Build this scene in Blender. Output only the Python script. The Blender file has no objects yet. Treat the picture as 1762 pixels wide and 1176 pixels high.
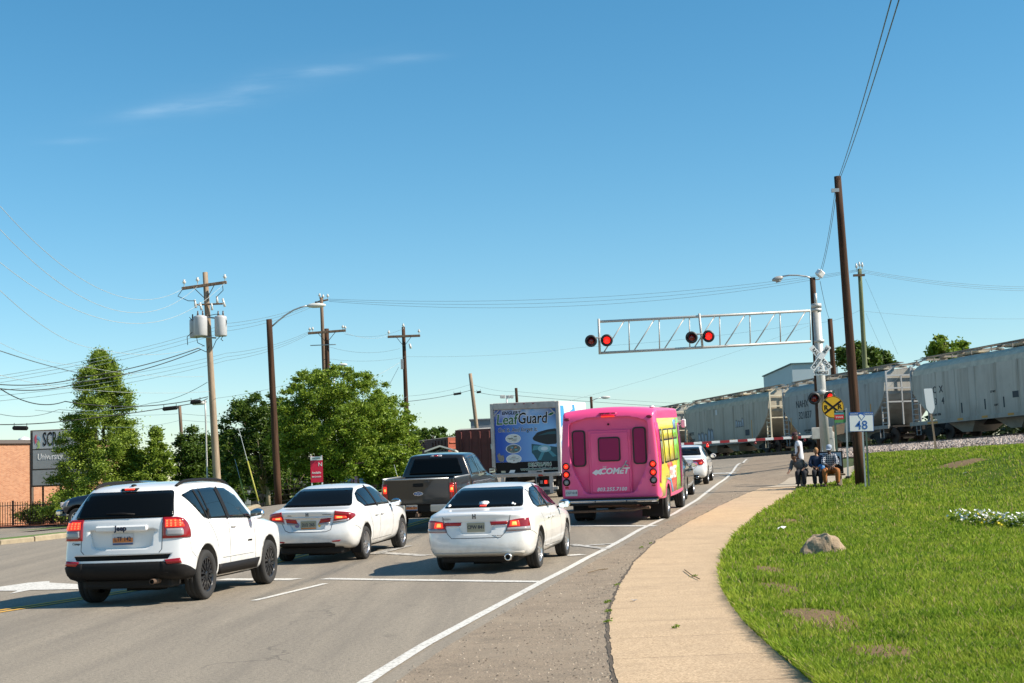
import bpy, bmesh, math, random
import numpy as np
from mathutils import Vector, Matrix, noise
from mathutils.bvhtree import BVHTree
R = math.radians
rnd = random.Random(7)
nrs = np.random.RandomState(11)
SC = bpy.context.scene
COL = SC.collection

# ---------------------------------------------------------------- camera
CAM_H = 1.45
FOC = 2447.0            # focal length in photo pixels (50 mm on a 36 mm sensor)
PITCH = 5.76; ROLL = -2.3
cam_d = bpy.data.cameras.new('camera'); cam_d.sensor_width = 36; cam_d.lens = 50
cam_d.clip_start = 0.1; cam_d.clip_end = 2500
cam = bpy.data.objects.new('camera', cam_d); COL.objects.link(cam)
CAMR = Matrix.Rotation(R(90+PITCH), 4, 'X') @ Matrix.Rotation(R(ROLL), 4, 'Z')
cam.matrix_world = Matrix.Translation((0, 0, CAM_H)) @ CAMR
SC.camera = cam

# ---------------------------------------------------------------- sun, sky, exposure
SUN_EL = 40.0
SUN_AZ = 102.0           # degrees clockwise from +Y
w = bpy.data.worlds.new('World'); SC.world = w; w.use_nodes = True
nt = w.node_tree; nt.nodes.clear()
sky = nt.nodes.new('ShaderNodeTexSky'); sky.sky_type = 'NISHITA'; sky.sun_disc = False
sky.sun_elevation = R(SUN_EL); sky.sun_rotation = R(SUN_AZ)
sky.altitude = 0; sky.air_density = 1.0; sky.dust_density = 0.15; sky.ozone_density = 3.0
hs = nt.nodes.new('ShaderNodeHueSaturation'); hs.inputs['Saturation'].default_value = 1.28
hs.inputs['Hue'].default_value = 0.485
bg = nt.nodes.new('ShaderNodeBackground'); bg.inputs['Strength'].default_value = 0.090
wo = nt.nodes.new('ShaderNodeOutputWorld')
nt.links.new(sky.outputs[0], hs.inputs['Color'])
# faint cirrus, laid out by world direction
tc = nt.nodes.new('ShaderNodeTexCoord')
def wmath(op, a, b=None, c=None):
    n = nt.nodes.new('ShaderNodeMath'); n.operation = op
    for i, v in enumerate((a, b, c)):
        if v is None: continue
        if isinstance(v, (int, float)): n.inputs[i].default_value = v
        else: nt.links.new(v, n.inputs[i])
    return n.outputs[0]
sep = nt.nodes.new('ShaderNodeSeparateXYZ'); nt.links.new(tc.outputs['Generated'], sep.inputs[0])
az = wmath('DIVIDE', sep.outputs[0], sep.outputs[1]); el = wmath('DIVIDE', sep.outputs[2], sep.outputs[1])
cmb = nt.nodes.new('ShaderNodeCombineXYZ'); nt.links.new(az, cmb.inputs[0]); nt.links.new(el, cmb.inputs[1])
mp = nt.nodes.new('ShaderNodeMapping'); mp.inputs['Rotation'].default_value = (0, 0, R(-13)); mp.inputs['Scale'].default_value = (9, 60, 1)
nt.links.new(cmb.outputs[0], mp.inputs[0])
nz = nt.nodes.new('ShaderNodeTexNoise'); nz.inputs['Scale'].default_value = 1.6; nz.inputs['Detail'].default_value = 7
nz.inputs['Roughness'].default_value = 0.6
nt.links.new(mp.outputs[0], nz.inputs['Vector'])
def wisp(a0, e0, sa, se, rot, amp):
    c, s = math.cos(rot), math.sin(rot)
    da = wmath('SUBTRACT', az, a0); de = wmath('SUBTRACT', el, e0)
    u = wmath('ADD', wmath('MULTIPLY', da, c), wmath('MULTIPLY', de, s))
    v = wmath('SUBTRACT', wmath('MULTIPLY', de, c), wmath('MULTIPLY', da, s))
    q = wmath('ADD', wmath('POWER', wmath('ABSOLUTE', wmath('DIVIDE', u, sa)), 2.0), wmath('POWER', wmath('ABSOLUTE', wmath('DIVIDE', v, se)), 2.0))
    return wmath('MULTIPLY', wmath('EXPONENT', wmath('MULTIPLY', q, -1.0)), amp)
def dir_of(px, py):
    v = CAMR.to_3x3() @ Vector(((px-881)/FOC, (588-py)/FOC, -1.0))
    return v
tot = None
for (px, py, ln, th, rot, amp) in ((288, 187, 62, 9, .11, .20), (560, 121, 58, 8, .05, .16), (435, 148, 45, 16, .35, .10),
                                   (700, 101, 60, 7, .03, .10), (390, 180, 70, 10, .1, .10), (130, 243, 45, 6, 0, .08), (400, 160, 260, 30, .2, .04)):
    d = dir_of(px, py)
    q = wisp(d.x/d.y, d.z/d.y, ln/FOC, th/FOC, rot-R(2.3)+R(2.3), amp)
    tot = q if tot is None else wmath('ADD', tot, q)
cr = nt.nodes.new('ShaderNodeMapRange'); nt.links.new(nz.outputs[0], cr.inputs[0])
cr.inputs[1].default_value = 0.3; cr.inputs[2].default_value = 0.75
front = wmath('GREATER_THAN', sep.outputs[1], 0.05)
fac = wmath('MULTIPLY', wmath('MULTIPLY', tot, cr.outputs[0]), front)
mx = nt.nodes.new('ShaderNodeMixRGB'); nt.links.new(fac, mx.inputs[0]); nt.links.new(hs.outputs[0], mx.inputs[1])
mx.inputs[2].default_value = (7.0, 8.0, 8.6, 1)
nt.links.new(mx.outputs[0], bg.inputs[0]); nt.links.new(bg.outputs[0], wo.inputs[0])

sd = bpy.data.lights.new('sun', 'SUN'); sd.energy = 4.9; sd.angle = R(0.53); sd.color = (1.0, 0.90, 0.76)
so = bpy.data.objects.new('sun', sd); COL.objects.link(so)
sdir = Vector((math.sin(R(SUN_AZ))*math.cos(R(SUN_EL)), math.cos(R(SUN_AZ))*math.cos(R(SUN_EL)), math.sin(R(SUN_EL))))
so.rotation_euler = (-sdir).to_track_quat('-Z', 'Y').to_euler(); so.location = sdir*60
SC.view_settings.view_transform = 'Standard'; SC.view_settings.look = 'None'
SC.view_settings.exposure = 0.74; SC.view_settings.gamma = 1.0
SC.cycles.max_bounces = 6; SC.cycles.use_denoising = True

# ---------------------------------------------------------------- ground height
def sm(x, a, b):
    t = np.clip((x-a)/(b-a), 0, 1); return t*t*(3-2*t)
HY = [-30, 0, 15, 22, 26, 30, 36, 45, 55, 70, 85, 100, 400]
HZ = [0, 0, .0, .03, .08, .19, .43, .82, 1.2, 1.85, 2.45, 2.7, 2.7]
def _hsm():
    ys = np.arange(-30, 401, 1.0); z = np.interp(ys, HY, HZ)
    k = np.hanning(13); k /= k.sum(); zz = np.convolve(np.pad(z, 6, 'edge'), k, 'valid'); return ys, zz
_hy, _hz = _hsm()
def swr(Y):   # right edge of the footpath
    return np.interp(Y, SWR_Y, SWR_X)
def G(X, Y):
    X = np.asarray(X, float); Y = np.asarray(Y, float)
    h = np.interp(Y, _hy, _hz)
    u = X-.2*Y
    h = h*sm(u, -42, -10)
    wv = X-np.interp(Y, SWR_Y, SWR_X)
    h = h + sm(wv, 0.3, 16)*.70*sm(Y, 28, 60) + sm(wv, .2, 2.5)*.06*(1-sm(wv, 8, 14)) 
    d = (X-(39.1-.2415*Y))*.972
    tgt = np.interp(d, [-16, -8.5, -4.9, -4, 0, 3, 100], [2.0, 2.1, 2.5, 2.58, 2.66, 2.72, 2.72])
    k = sm(d, -16.5, -8.5)*sm(Y, 20, 45)
    return h*(1-k)+tgt*k
SWR_Y = [-10, 6, 21, 90]; SWR_X = [2, 2, 3.1, 17]
CR3 = CAMR.to_3x3()
def ray(px, py):
    v = CR3 @ Vector(((px-881)/FOC, (588-py)/FOC, -1.0)); return v/v.y
def at(px, py, Y):
    """world point seen at photo pixel (px,py) at depth Y"""
    v = ray(px, py); return Vector((v.x*Y, Y, CAM_H+v.z*Y))
def gp(px, py, lo=6., hi=300.):
    v = ray(px, py)
    ys = np.arange(lo, hi, .05); f = CAM_H+v.z*ys-G(v.x*ys, ys)
    i = np.argmax(f < 0)
    if f[i] >= 0: i = len(ys)-1
    Y = float(ys[i]); return Vector((v.x*Y, Y, float(G(v.x*Y, Y))))
# footpath edges traced on the ground
SW_L = [(1090, 1300), (1062, 1176), (1050, 1110), (1048, 1075), (1054, 1040), (1070, 1003), (1092, 968), (1130, 931), (1180, 902), (1235, 873), (1285, 850), (1318, 838)]
SW_R = [(1520, 1300), (1400, 1176), (1335, 1120), (1290, 1080), (1262, 1045), (1246, 1015), (1240, 985), (1247, 955), (1268, 924), (1300, 893), (1338, 866), (1378, 842)]
_r = [gp(*p) for p in SW_R]; _l = [gp(*p) for p in SW_L]
SWR_Y = [-10]+[p.y for p in _r]+[60, 80, 120]; SWR_X = [_r[0].x-.3]+[p.x for p in _r]+[_r[-1].x+3.5, _r[-1].x+8, _r[-1].x+16]
SWL_Y = [-10]+[p.y for p in _l]; SWL_X = [_l[0].x+.2]+[p.x for p in _l]

# ---------------------------------------------------------------- object helpers
def tag(o, label=None, cat=None, group=None, kind=None):
    if label: o['label'] = label
    if cat: o['category'] = cat
    if group: o['group'] = group
    if kind: o['kind'] = kind
    return o
def empty(name, M=None, **k):
    o = bpy.data.objects.new(name, None); COL.objects.link(o)
    o.empty_display_size = .2
    if M is not None: o.matrix_world = M
    return tag(o, **k)
def link(name, me, parent=None, M=None):
    o = bpy.data.objects.new(name, me); COL.objects.link(o)
    if parent is not None: o.parent = parent
    if M is not None: o.matrix_local = M
    return o
class MB:
    """collects simple solids and builds ONE mesh object"""
    def __init__(s): s.v = []; s.f = []; s.m = []; s.sm = []; s.mi = 0; s.smooth = False
    def add(s, vs, fs):
        n = len(s.v); s.v += [tuple(p) for p in vs]
        for f in fs: s.f.append([i+n for i in f]); s.m.append(s.mi); s.sm.append(s.smooth)
        return s
    def box(s, c, d, M=None):
        x, y, z = (q/2 for q in d)
        vs = [Vector((c[0]+i*x, c[1]+j*y, c[2]+k*z)) for i in (-1, 1) for j in (-1, 1) for k in (-1, 1)]
        if M is not None: vs = [M @ q for q in vs]
        return s.add(vs, [(0, 1, 3, 2), (4, 6, 7, 5), (0, 4, 5, 1), (2, 3, 7, 6), (0, 2, 6, 4), (1, 5, 7, 3)])
    def bbox(s, c, d, b=.01, M=None):
        """box with chamfered edges"""
        x, y, z = (q/2 for q in d); b = min(b, x*.9, y*.9, z*.9)
        vs = []; 
        for i in (-1, 1):
            for j in (-1, 1):
                for k in (-1, 1):
                    vs += [(c[0]+i*x, c[1]+j*(y-b), c[2]+k*(z-b)), (c[0]+i*(x-b), c[1]+j*y, c[2]+k*(z-b)), (c[0]+i*(x-b), c[1]+j*(y-b), c[2]+k*z)]
        I = lambda i, j, k, a: ((i*2+j)*2+k)*3+a
        fs = [[I(1, 0, 0, 0), I(1, 1, 0, 0), I(1, 1, 1, 0), I(1, 0, 1, 0)], [I(0, 0, 0, 0), I(0, 0, 1, 0), I(0, 1, 1, 0), I(0, 1, 0, 0)],
              [I(0, 1, 0, 1), I(0, 1, 1, 1), I(1, 1, 1, 1), I(1, 1, 0, 1)], [I(0, 0, 0, 1), I(1, 0, 0, 1), I(1, 0, 1, 1), I(0, 0, 1, 1)],
              [I(0, 0, 1, 2), I(1, 0, 1, 2), I(1, 1, 1, 2), I(0, 1, 1, 2)], [I(0, 0, 0, 2), I(0, 1, 0, 2), I(1, 1, 0, 2), I(1, 0, 0, 2)]]
        for i in (0, 1):
            for j in (0, 1):
                fs.append([I(i, j, 0, 0), I(i, j, 1, 0), I(i, j, 1, 1), I(i, j, 0, 1)])
        for i in (0, 1):
            for k in (0, 1): fs.append([I(i, 0, k, 0), I(i, 1, k, 0), I(i, 1, k, 2), I(i, 0, k, 2)])
        for j in (0, 1):
            for k in (0, 1): fs.append([I(0, j, k, 1), I(1, j, k, 1), I(1, j, k, 2), I(0, j, k, 2)])
        for i in (0, 1):
            for j in (0, 1):
                for k in (0, 1): fs.append([I(i, j, k, 0), I(i, j, k, 1), I(i, j, k, 2)])
        if M is not None: vs = [M @ Vector(q) for q in vs]
        return s.add(vs, fs)
    def tube(s, pts, r, n=8, cap=True):
        pts = [Vector(p) for p in pts]; rs = r if isinstance(r, (list, tuple)) else [r]*len(pts)
        vs = []; up = None
        for i, p in enumerate(pts):
            t = (pts[min(i+1, len(pts)-1)]-pts[max(i-1, 0)]).normalized()
            if up is None: up = Vector((0, 0, 1)) if abs(t.z) < .9 else Vector((1, 0, 0))
            a = t.cross(up).normalized(); b = a.cross(t).normalized(); up = b
            for k in range(n):
                q = 2*math.pi*k/n; vs.append(p+(a*math.cos(q)+b*math.sin(q))*rs[i])
        fs = [(i*n+k, i*n+(k+1) % n, (i+1)*n+(k+1) % n, (i+1)*n+k) for i in range(len(pts)-1) for k in range(n)]
        if cap: fs += [tuple(range(n-1, -1, -1)), tuple((len(pts)-1)*n+k for k in range(n))]
        return s.add(vs, fs)
    def lathe(s, prof, n=24, M=None, cap=False):
        """profile (r, z) turned about Z"""
        vs = []
        for (r, z) in prof:
            for k in range(n):
                q = 2*math.pi*k/n; vs.append(Vector((r*math.cos(q), r*math.sin(q), z)))
        if M is not None: vs = [M @ q for q in vs]
        fs = [(i*n+k, i*n+(k+1) % n, (i+1)*n+(k+1) % n, (i+1)*n+k) for i in range(len(prof)-1) for k in range(n)]
        if cap: fs += [tuple(range(n-1, -1, -1)), tuple((len(prof)-1)*n+k for k in range(n))]
        return s.add(vs, fs)
    def prism(s, poly, d0, d1, ax='y', M=None):
        """2-D polygon extruded along an axis: ax y -> poly is (x,z); ax x -> (y,z); ax z -> (x,y)"""
        def P(a, b, d): return {'y': (a, d, b), 'x': (d, a, b), 'z': (a, b, d)}[ax]
        n = len(poly); vs = [Vector(P(a, b, d0)) for a, b in poly]+[Vector(P(a, b, d1)) for a, b in poly]
        if M is not None: vs = [M @ q for q in vs]
        fs = [tuple(range(n)), tuple(range(2*n-1, n-1, -1))]+[(i, i+n, (i+1) % n+n, (i+1) % n) for i in range(n)]
        return s.add(vs, fs)
    def ball(s, c, r, seg=12, rings=8):
        rr = r if isinstance(r, (tuple, list)) else (r, r, r)
        prof = [(math.sin(math.pi*i/rings), -math.cos(math.pi*i/rings)) for i in range(rings+1)]
        prof[0] = (1e-4, -1); prof[-1] = (1e-4, 1)
        M = Matrix.Translation(c) @ Matrix.Diagonal((*rr, 1)); return s.lathe(prof, seg, M)
    def mesh(s, name, mats, fixn=True):
        me = bpy.data.meshes.new(name); me.from_pydata(s.v, [], s.f)
        for m in (mats if isinstance(mats, (list, tuple)) else [mats]): me.materials.append(m)
        for p, mi, q in zip(me.polygons, s.m, s.sm): p.material_index = mi; p.use_smooth = q
        if fixn:
            bm = bmesh.new(); bm.from_mesh(me); bmesh.ops.recalc_face_normals(bm, faces=bm.faces); bm.to_mesh(me); bm.free()
        return me
    def build(s, name, mats, parent=None, M=None):
        return link(name, s.mesh(name, mats), parent, M)
def evald(o):
    dg = bpy.context.evaluated_depsgraph_get(); dg.update()
    me = bpy.data.meshes.new_from_object(o.evaluated_get(dg)); return me
def bake(o):
    me = evald(o); o.modifiers.clear(); old = o.data; o.data = me; return o

# ---------------------------------------------------------------- materials
_mc = {}
def mat(name, col=(.5, .5, .5), rough=.6, metal=0., spec=.5, coat=0., emit=None, es=1., noise_=None, bump=None, alpha=None, trans=0.):
    """noise_=(scale, amount) darkens/lightens the colour by a real blotchy variation; bump=(scale,strength)"""
    if name in _mc: return _mc[name]
    m = bpy.data.materials.new(name); m.use_nodes = True; n = m.node_tree; p = n.nodes['Principled BSDF']
    p.inputs['Base Color'].default_value = (*col, 1); p.inputs['Roughness'].default_value = rough
    p.inputs['Metallic'].default_value = metal; p.inputs['Specular IOR Level'].default_value = spec
    p.inputs['Coat Weight'].default_value = coat; p.inputs['Coat Roughness'].default_value = .04
    p.inputs['Transmission Weight'].default_value = trans
    if emit: p.inputs['Emission Color'].default_value = (*emit, 1); p.inputs['Emission Strength'].default_value = es
    if noise_ or bump: t = n.nodes.new('ShaderNodeTexCoord')
    if noise_:
        z = n.nodes.new('ShaderNodeTexNoise'); z.inputs['Scale'].default_value = noise_[0]; z.inputs['Detail'].default_value = 6
        z.inputs['Roughness'].default_value = .65
        n.links.new(t.outputs['Object'], z.inputs['Vector'])
        r = n.nodes.new('ShaderNodeMapRange'); r.inputs[1].default_value = .25; r.inputs[2].default_value = .75
        r.inputs[3].default_value = 1-noise_[1]; r.inputs[4].default_value = 1+noise_[1]
        n.links.new(z.outputs[0], r.inputs[0])
        v = n.nodes.new('ShaderNodeVectorMath'); v.operation = 'SCALE'; v.inputs[0].default_value = col
        n.links.new(r.outputs[0], v.inputs['Scale']); n.links.new(v.outputs[0], p.inputs['Base Color'])
    if bump:
        z = n.nodes.new('ShaderNodeTexNoise'); z.inputs['Scale'].default_value = bump[0]; z.inputs['Detail'].default_value = 4
        n.links.new(t.outputs['Object'], z.inputs['Vector'])
        b = n.nodes.new('ShaderNodeBump'); b.inputs['Strength'].default_value = bump[1]; b.inputs['Distance'].default_value = .02
        n.links.new(z.outputs[0], b.inputs['Height']); n.links.new(b.outputs[0], p.inputs['Normal'])
    _mc[name] = m; return m
class NT:
    """small node-graph writer"""
    def __init__(s, name, rough=.8, spec=.3):
        s.m = bpy.data.materials.new(name); s.m.use_nodes = True; s.t = s.m.node_tree; s.p = s.t.nodes['Principled BSDF']
        s.p.inputs['Roughness'].default_value = rough; s.p.inputs['Specular IOR Level'].default_value = spec
        s.tc = s.t.nodes.new('ShaderNodeTexCoord'); s.co = s.tc.outputs['Object']
    def put(s, sock, v):
        if isinstance(v, (int, float)): sock.default_value = v
        elif isinstance(v, tuple): sock.default_value = (*v, 1) if len(sock.default_value) == 4 and len(v) == 3 else v
        else: s.t.links.new(v, sock)
    def noise(s, scale, detail=5, rough=.6, vec=None, dist=0):
        n = s.t.nodes.new('ShaderNodeTexNoise'); n.inputs['Scale'].default_value = scale; n.inputs['Detail'].default_value = detail
        n.inputs['Roughness'].default_value = rough; n.inputs['Distortion'].default_value = dist
        s.put(n.inputs['Vector'], vec or s.co); return n.outputs[0]
    def vor(s, scale, feat='F1', out=0, vec=None):
        n = s.t.nodes.new('ShaderNodeTexVoronoi'); n.feature = feat; n.inputs['Scale'].default_value = scale
        s.put(n.inputs['Vector'], vec or s.co); return n.outputs[out]
    def rng(s, v, a, b, c=0., d=1.):
        n = s.t.nodes.new('ShaderNodeMapRange'); s.put(n.inputs[0], v)
        for i, q in enumerate((a, b, c, d)): n.inputs[i+1].default_value = q
        return n.outputs[0]
    def math(s, op, a, b=0.):
        n = s.t.nodes.new('ShaderNodeMath'); n.operation = op; s.put(n.inputs[0], a); s.put(n.inputs[1], b); return n.outputs[0]
    def mix(s, f, a, b, mode='MIX'):
        n = s.t.nodes.new('ShaderNodeMixRGB'); n.blend_type = mode; s.put(n.inputs[0], f); s.put(n.inputs[1], a); s.put(n.inputs[2], b); return n.outputs[0]
    def map(s, scale=(1, 1, 1), rot=(0, 0, 0), loc=(0, 0, 0), vec=None):
        n = s.t.nodes.new('ShaderNodeMapping'); n.inputs['Scale'].default_value = scale; n.inputs['Rotation'].default_value = rot
        n.inputs['Location'].default_value = loc; s.put(n.inputs[0], vec or s.co); return n.outputs[0]
    def xyz(s, vec=None):
        n = s.t.nodes.new('ShaderNodeSeparateXYZ'); s.put(n.inputs[0], vec or s.co); return n.outputs
    def bump(s, h, st=.3, dist=.01):
        n = s.t.nodes.new('ShaderNodeBump'); n.inputs['Strength'].default_value = st; n.inputs['Distance'].default_value = dist
        s.put(n.inputs['Height'], h); s.t.links.new(n.outputs[0], s.p.inputs['Normal'])
    def color(s, c): s.put(s.p.inputs['Base Color'], c); return s.m
M_ = dict(
    reargl=mat('dark rear glass', (.004, .005, .006), .06, spec=.12),
    black=mat('black plastic', (.011, .010, .010), .6, spec=.2, noise_=(30, .2)), dark=mat('underbody black', (.012, .011, .01), .9),
    gap=mat('panel gap', (.03, .03, .03), .8), glass=mat('tinted car glass', (.006, .009, .011), .03, spec=.45),
    chrome=mat('chrome', (.75, .76, .78), .12, metal=1.), tyre=mat('tyre rubber', (.022, .021, .02), .85, bump=(60, .3)),
    blackrim=mat('black alloy', (.015, .015, .016), .25, coat=.5), alloy=mat('silver alloy', (.55, .55, .56), .28, metal=.9),
    redlens=mat('red lamp lens', (.20, .004, .008), .15, coat=.4, emit=(1, .02, .015), es=.035), lit=mat('lit brake lamp', (.8, .05, .02), .2, emit=(1., .03, .015), es=.7),
    hot=mat('brake lamp filament glow', (1, .4, .1), .2, emit=(1., .28, .06), es=1.1), clearlens=mat('clear lamp lens', (.30, .29, .30), .12, coat=.5),
    pickup=mat('dark brown metallic paint', (.024, .018, .013), .28, metal=.35, coat=1.), navy=mat('dark navy car paint', (.008, .012, .025), .3, coat=1.),
    grey=mat('dark grey car paint', (.07, .075, .085), .28, metal=.6, coat=1.), mirror=mat('mirror glass', (.8, .85, .9), .03, metal=1.),
    rust=mat('rusty underside', (.12, .075, .05), .9, noise_=(20, .5)), steel=mat('galvanised steel', (.42, .43, .43), .45, metal=.7, noise_=(6, .12)),
    alum=mat('aluminium paint', (.46, .455, .43), .5, metal=.2, noise_=(5, .08)), platew=mat('plate white', (.6, .6, .62), .5),
    plate_o=mat('plate orange band', (.62, .2, .05), .5), plate_b=mat('plate blue', (.05, .09, .2), .5), plate_t=mat('plate tan', (.33, .31, .22), .5),
    ink=mat('dark blue ink', (.012, .02, .05), .6), yellow=mat('yellow paint', (.75, .5, .04), .6), whitep=mat('white paint', (.8, .8, .78), .5),
    red=mat('red paint', (.55, .02, .03), .5), badge=mat('badge grey chrome', (.16, .17, .19), .25, metal=.6))

def paint(name, col):
    """car paint with a little road film low on the body"""
    q = NT(name, .33, .5); q.p.inputs['Coat Weight'].default_value = 1.; q.p.inputs['Coat Roughness'].default_value = .05; x, y, z = q.xyz()
    f = q.math('MULTIPLY', q.rng(z, .25, .85, .55, 0), q.rng(q.noise(5, 5, .7), .3, .75)); q.color(q.mix(f, col, (.33, .28, .21))); return q.m
M_['white'] = paint('white car paint', (.74, .74, .73)); M_['pearl'] = paint('pearl white car paint', (.75, .75, .735))
# ---------------------------------------------------------------- setting: ground, road, footpath, lawn, ballast
def grid_obj(name, Ys, xl, xr, nx, zoff, material, kind='structure', uv=False, skirt=0., bumpf=None):
    Ys = np.asarray(Ys, float); ts = np.linspace(0, 1, nx) if np.isscalar(nx) else np.asarray(nx)
    XL = np.array([xl(y) for y in Ys])[:, None]; XR = np.array([xr(y) for y in Ys])[:, None]
    X = XL+(XR-XL)*ts[None, :]; Y = np.repeat(Ys[:, None], len(ts), 1)
    Z = G(X, Y)+zoff
    if bumpf is not None: Z = Z+bumpf(X, Y)
    v = np.stack([X, Y, Z], -1).reshape(-1, 3); ny, n = X.shape
    i = np.arange(ny-1)[:, None]*n+np.arange(n-1)[None, :]
    f = np.stack([i, i+1, i+n+1, i+n], -1).reshape(-1, 4)
    vs = v.tolist(); fs = f.tolist()
    if skirt:
        for (c, flip) in ((0, 0), (n-1, 1)):
            b = len(vs); vs += [list(q) for q in v.reshape(ny, n, 3)[:, c]]; vs += [[*q[:2], q[2]-skirt] for q in v.reshape(ny, n, 3)[:, c]]
            for k in range(ny-1): fs.append([b+k, b+k+1, b+ny+k+1, b+ny+k])
    me = bpy.data.meshes.new(name); me.from_pydata(vs, [], fs); me.materials.append(material)
    me.polygons.foreach_set('use_smooth', [True]*len(fs))
    if uv:
        L = np.concatenate([[0], np.cumsum(np.hypot(np.diff(X[:, n//2]), np.diff(Y[:, n//2])))])
        UV = np.stack([np.repeat(ts[None, :], ny, 0), np.repeat(L[:, None], n, 1)], -1).reshape(-1, 2)
        u = me.uv_layers.new(name='UVMap')
        for lp in me.loops:
            if lp.vertex_index < len(UV): u.data[lp.index].uv = UV[lp.vertex_index]
    o = link(name, me); o['kind'] = kind; return o

# terrain sheet to the horizon
def terrain_mat():
    n = NT('grassy earth', .95)
    g = n.noise(.35, 6); f = n.noise(9, 5)
    c = n.mix(n.rng(g, .4, .6), (.05, .075, .02), (.085, .07, .04)); c = n.mix(n.rng(f, .35, .7), c, (.045, .09, .015)); return n.color(c)
Ya = np.concatenate([np.arange(-30, 130, 1.0), np.array([135, 145, 160, 200, 260, 400, 700, 1400, 2400])])
ta = np.concatenate([[-1], np.linspace(-.16, .16, 129), [1]])*.5+.5
def terr(X, Y): return np.where((X > -62) & (X < 60), -.07, -.07)
grid_obj('ground', Ya, lambda y: -560., lambda y: 560., ta, -.07, terrain_mat())

# asphalt
def asphalt():
    n = NT('worn asphalt', .88, .35)
    x, y, z = n.xyz()
    sp = n.vor(60); sp2 = n.noise(75, 5, .85); big = n.noise(.22, 5, .62); mid = n.noise(1.7, 6, .65)
    c = n.mix(n.rng(n.math('ADD', n.math('MULTIPLY', sp2, .6), n.math('MULTIPLY', n.noise(24, 4, .8), .4)), .41, .59), (.11, .093, .072), (.37, .318, .248))
    c = n.mix(n.rng(n.vor(130, out=1), .2, .9, 0, .35), c, (.36, .31, .24))
    # wheel tracks run along the road; streaks of oil and rubber
    st = n.noise(1.0, 6, .6, n.map((1.9, .10, 1), (0, 0, R(11.5))))
    c = n.mix(n.rng(st, .40, .66, 0, .42), c, (.12, .105, .088))
    c = n.mix(n.rng(big, .45, .72, 0, .28), c, (.25, .215, .17))
    c = n.mix(n.rng(mid, .62, .8, 0, .4), c, (.07, .065, .06))
    # sealed cracks
    wv = n.noise(.9, 5, .6); vec = n.map((.23, .11, 1), (0, 0, .2)); 
    add = n.t.nodes.new('ShaderNodeVectorMath'); add.operation = 'ADD'; n.put(add.inputs[0], vec)
    sc = n.t.nodes.new('ShaderNodeVectorMath'); sc.operation = 'SCALE'; nn = n.t.nodes.new('ShaderNodeTexNoise'); nn.inputs['Scale'].default_value = 1.1
    nn.inputs['Detail'].default_value = 6; n.put(nn.inputs['Vector'], n.co); n.put(sc.inputs[0], nn.outputs[1]); sc.inputs['Scale'].default_value = .35; n.put(add.inputs[1], sc.outputs[0])
    ck = n.vor(1.0, 'DISTANCE_TO_EDGE', 0, add.outputs[0])
    msk = n.math('MULTIPLY', n.rng(ck, .002, .006, 1, 0), n.rng(n.noise(.3, 3), .47, .6))
    c = n.mix(n.math('MULTIPLY', msk, .5), c, (.05, .045, .04))
    n.bump(n.math('ADD', sp2, n.math('MULTIPLY', sp, .6)), .45, .008)
    return n.color(c)
M_['asphalt'] = asphalt()
def shoulder_mat():
    n = NT('gritty brown shoulder', .95, .2)
    f = n.noise(60, 5, .85); m = n.noise(2.3, 6, .7); b = n.noise(.5, 4)
    c = n.mix(n.rng(f, .3, .72), (.08, .062, .045), (.47, .375, .275))
    c = n.mix(n.rng(m, .45, .7, 0, .55), c, (.14, .115, .09)); c = n.mix(n.rng(b, .5, .7, 0, .5), c, (.33, .27, .2))
    n.bump(f, .6, .012); return n.color(c)
def xedge(y): # white edge line
    return float(np.interp(y, EL_Y, EL_X))
_e = [gp(*p) for p in ((560, 1235), (635, 1172), (730, 1112), (820, 1063), (880, 1031), (935, 1001), (1010, 961), (1100, 913), (1160, 885), (1200, 861), (1235, 834), (1262, 811), (1281, 795))]
EL_Y = [-10]+[p.y for p in _e]+[110]; EL_X = [_e[0].x-3.4]+[p.x for p in _e]+[_e[-1].x+6.5]
def xpad(y):
    a = float(np.interp(y, SWL_Y, SWL_X))
    if y > SWL_Y[-1]: a = SWL_X[-1]+(y-SWL_Y[-1])*.26
    return a+.02
Yr = np.concatenate([np.arange(-8, 40, .5), np.arange(40, 121, 1.0)])
tr = np.linspace(0, 1, 90)
def xleft(y): return -62.0
grid_obj('road', Yr, xleft, lambda y: xedge(y)+.28, tr, 0, M_['asphalt'])
grid_obj('road_shoulder', Yr, lambda y: xedge(y)+.24, lambda y: xpad(y) if y < SWL_Y[-1] else xpad(y)+1.5, 14, .004, shoulder_mat())

# footpath
def path_mat():
    n = NT('exposed concrete footpath', .92, .25)
    f = n.noise(48, 5, .85); m = n.noise(1.4, 6, .65); u = n.t.nodes.new('ShaderNodeUVMap'); uv = n.xyz(u.outputs[0])
    c = n.mix(n.rng(f, .38, .62), (.30, .205, .12), (.68, .51, .335)); c = n.mix(n.rng(m, .42, .72, 0, .5), c, (.34, .25, .165))
    c = n.mix(n.rng(n.noise(6, 5, .7), .6, .8, 0, .5), c, (.25, .185, .13))
    wob = n.math('MULTIPLY', n.math('SUBTRACT', n.noise(5, 4), .5), .05)
    fr = n.math('FRACT', n.math('DIVIDE', n.math('ADD', uv[1], wob), 1.5)); d = n.math('ABSOLUTE', n.math('SUBTRACT', fr, .5))
    j = n.rng(d, .004, .011, 1, 0); brk = n.rng(n.noise(7, 3), .3, .5)
    c = n.mix(n.math('MULTIPLY', j, n.math('MULTIPLY', brk, .5)), c, (.1, .075, .05))
    n.bump(n.math('SUBTRACT', f, n.math('MULTIPLY', j, 1.5)), .5, .01); return n.color(c)
Ysw = np.arange(2, 49.6, .12)
def jag(y): return .035*noise.noise(Vector((y*1.3, 3, 0)))+.03*noise.noise(Vector((y*5., 7, 0)))
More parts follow.
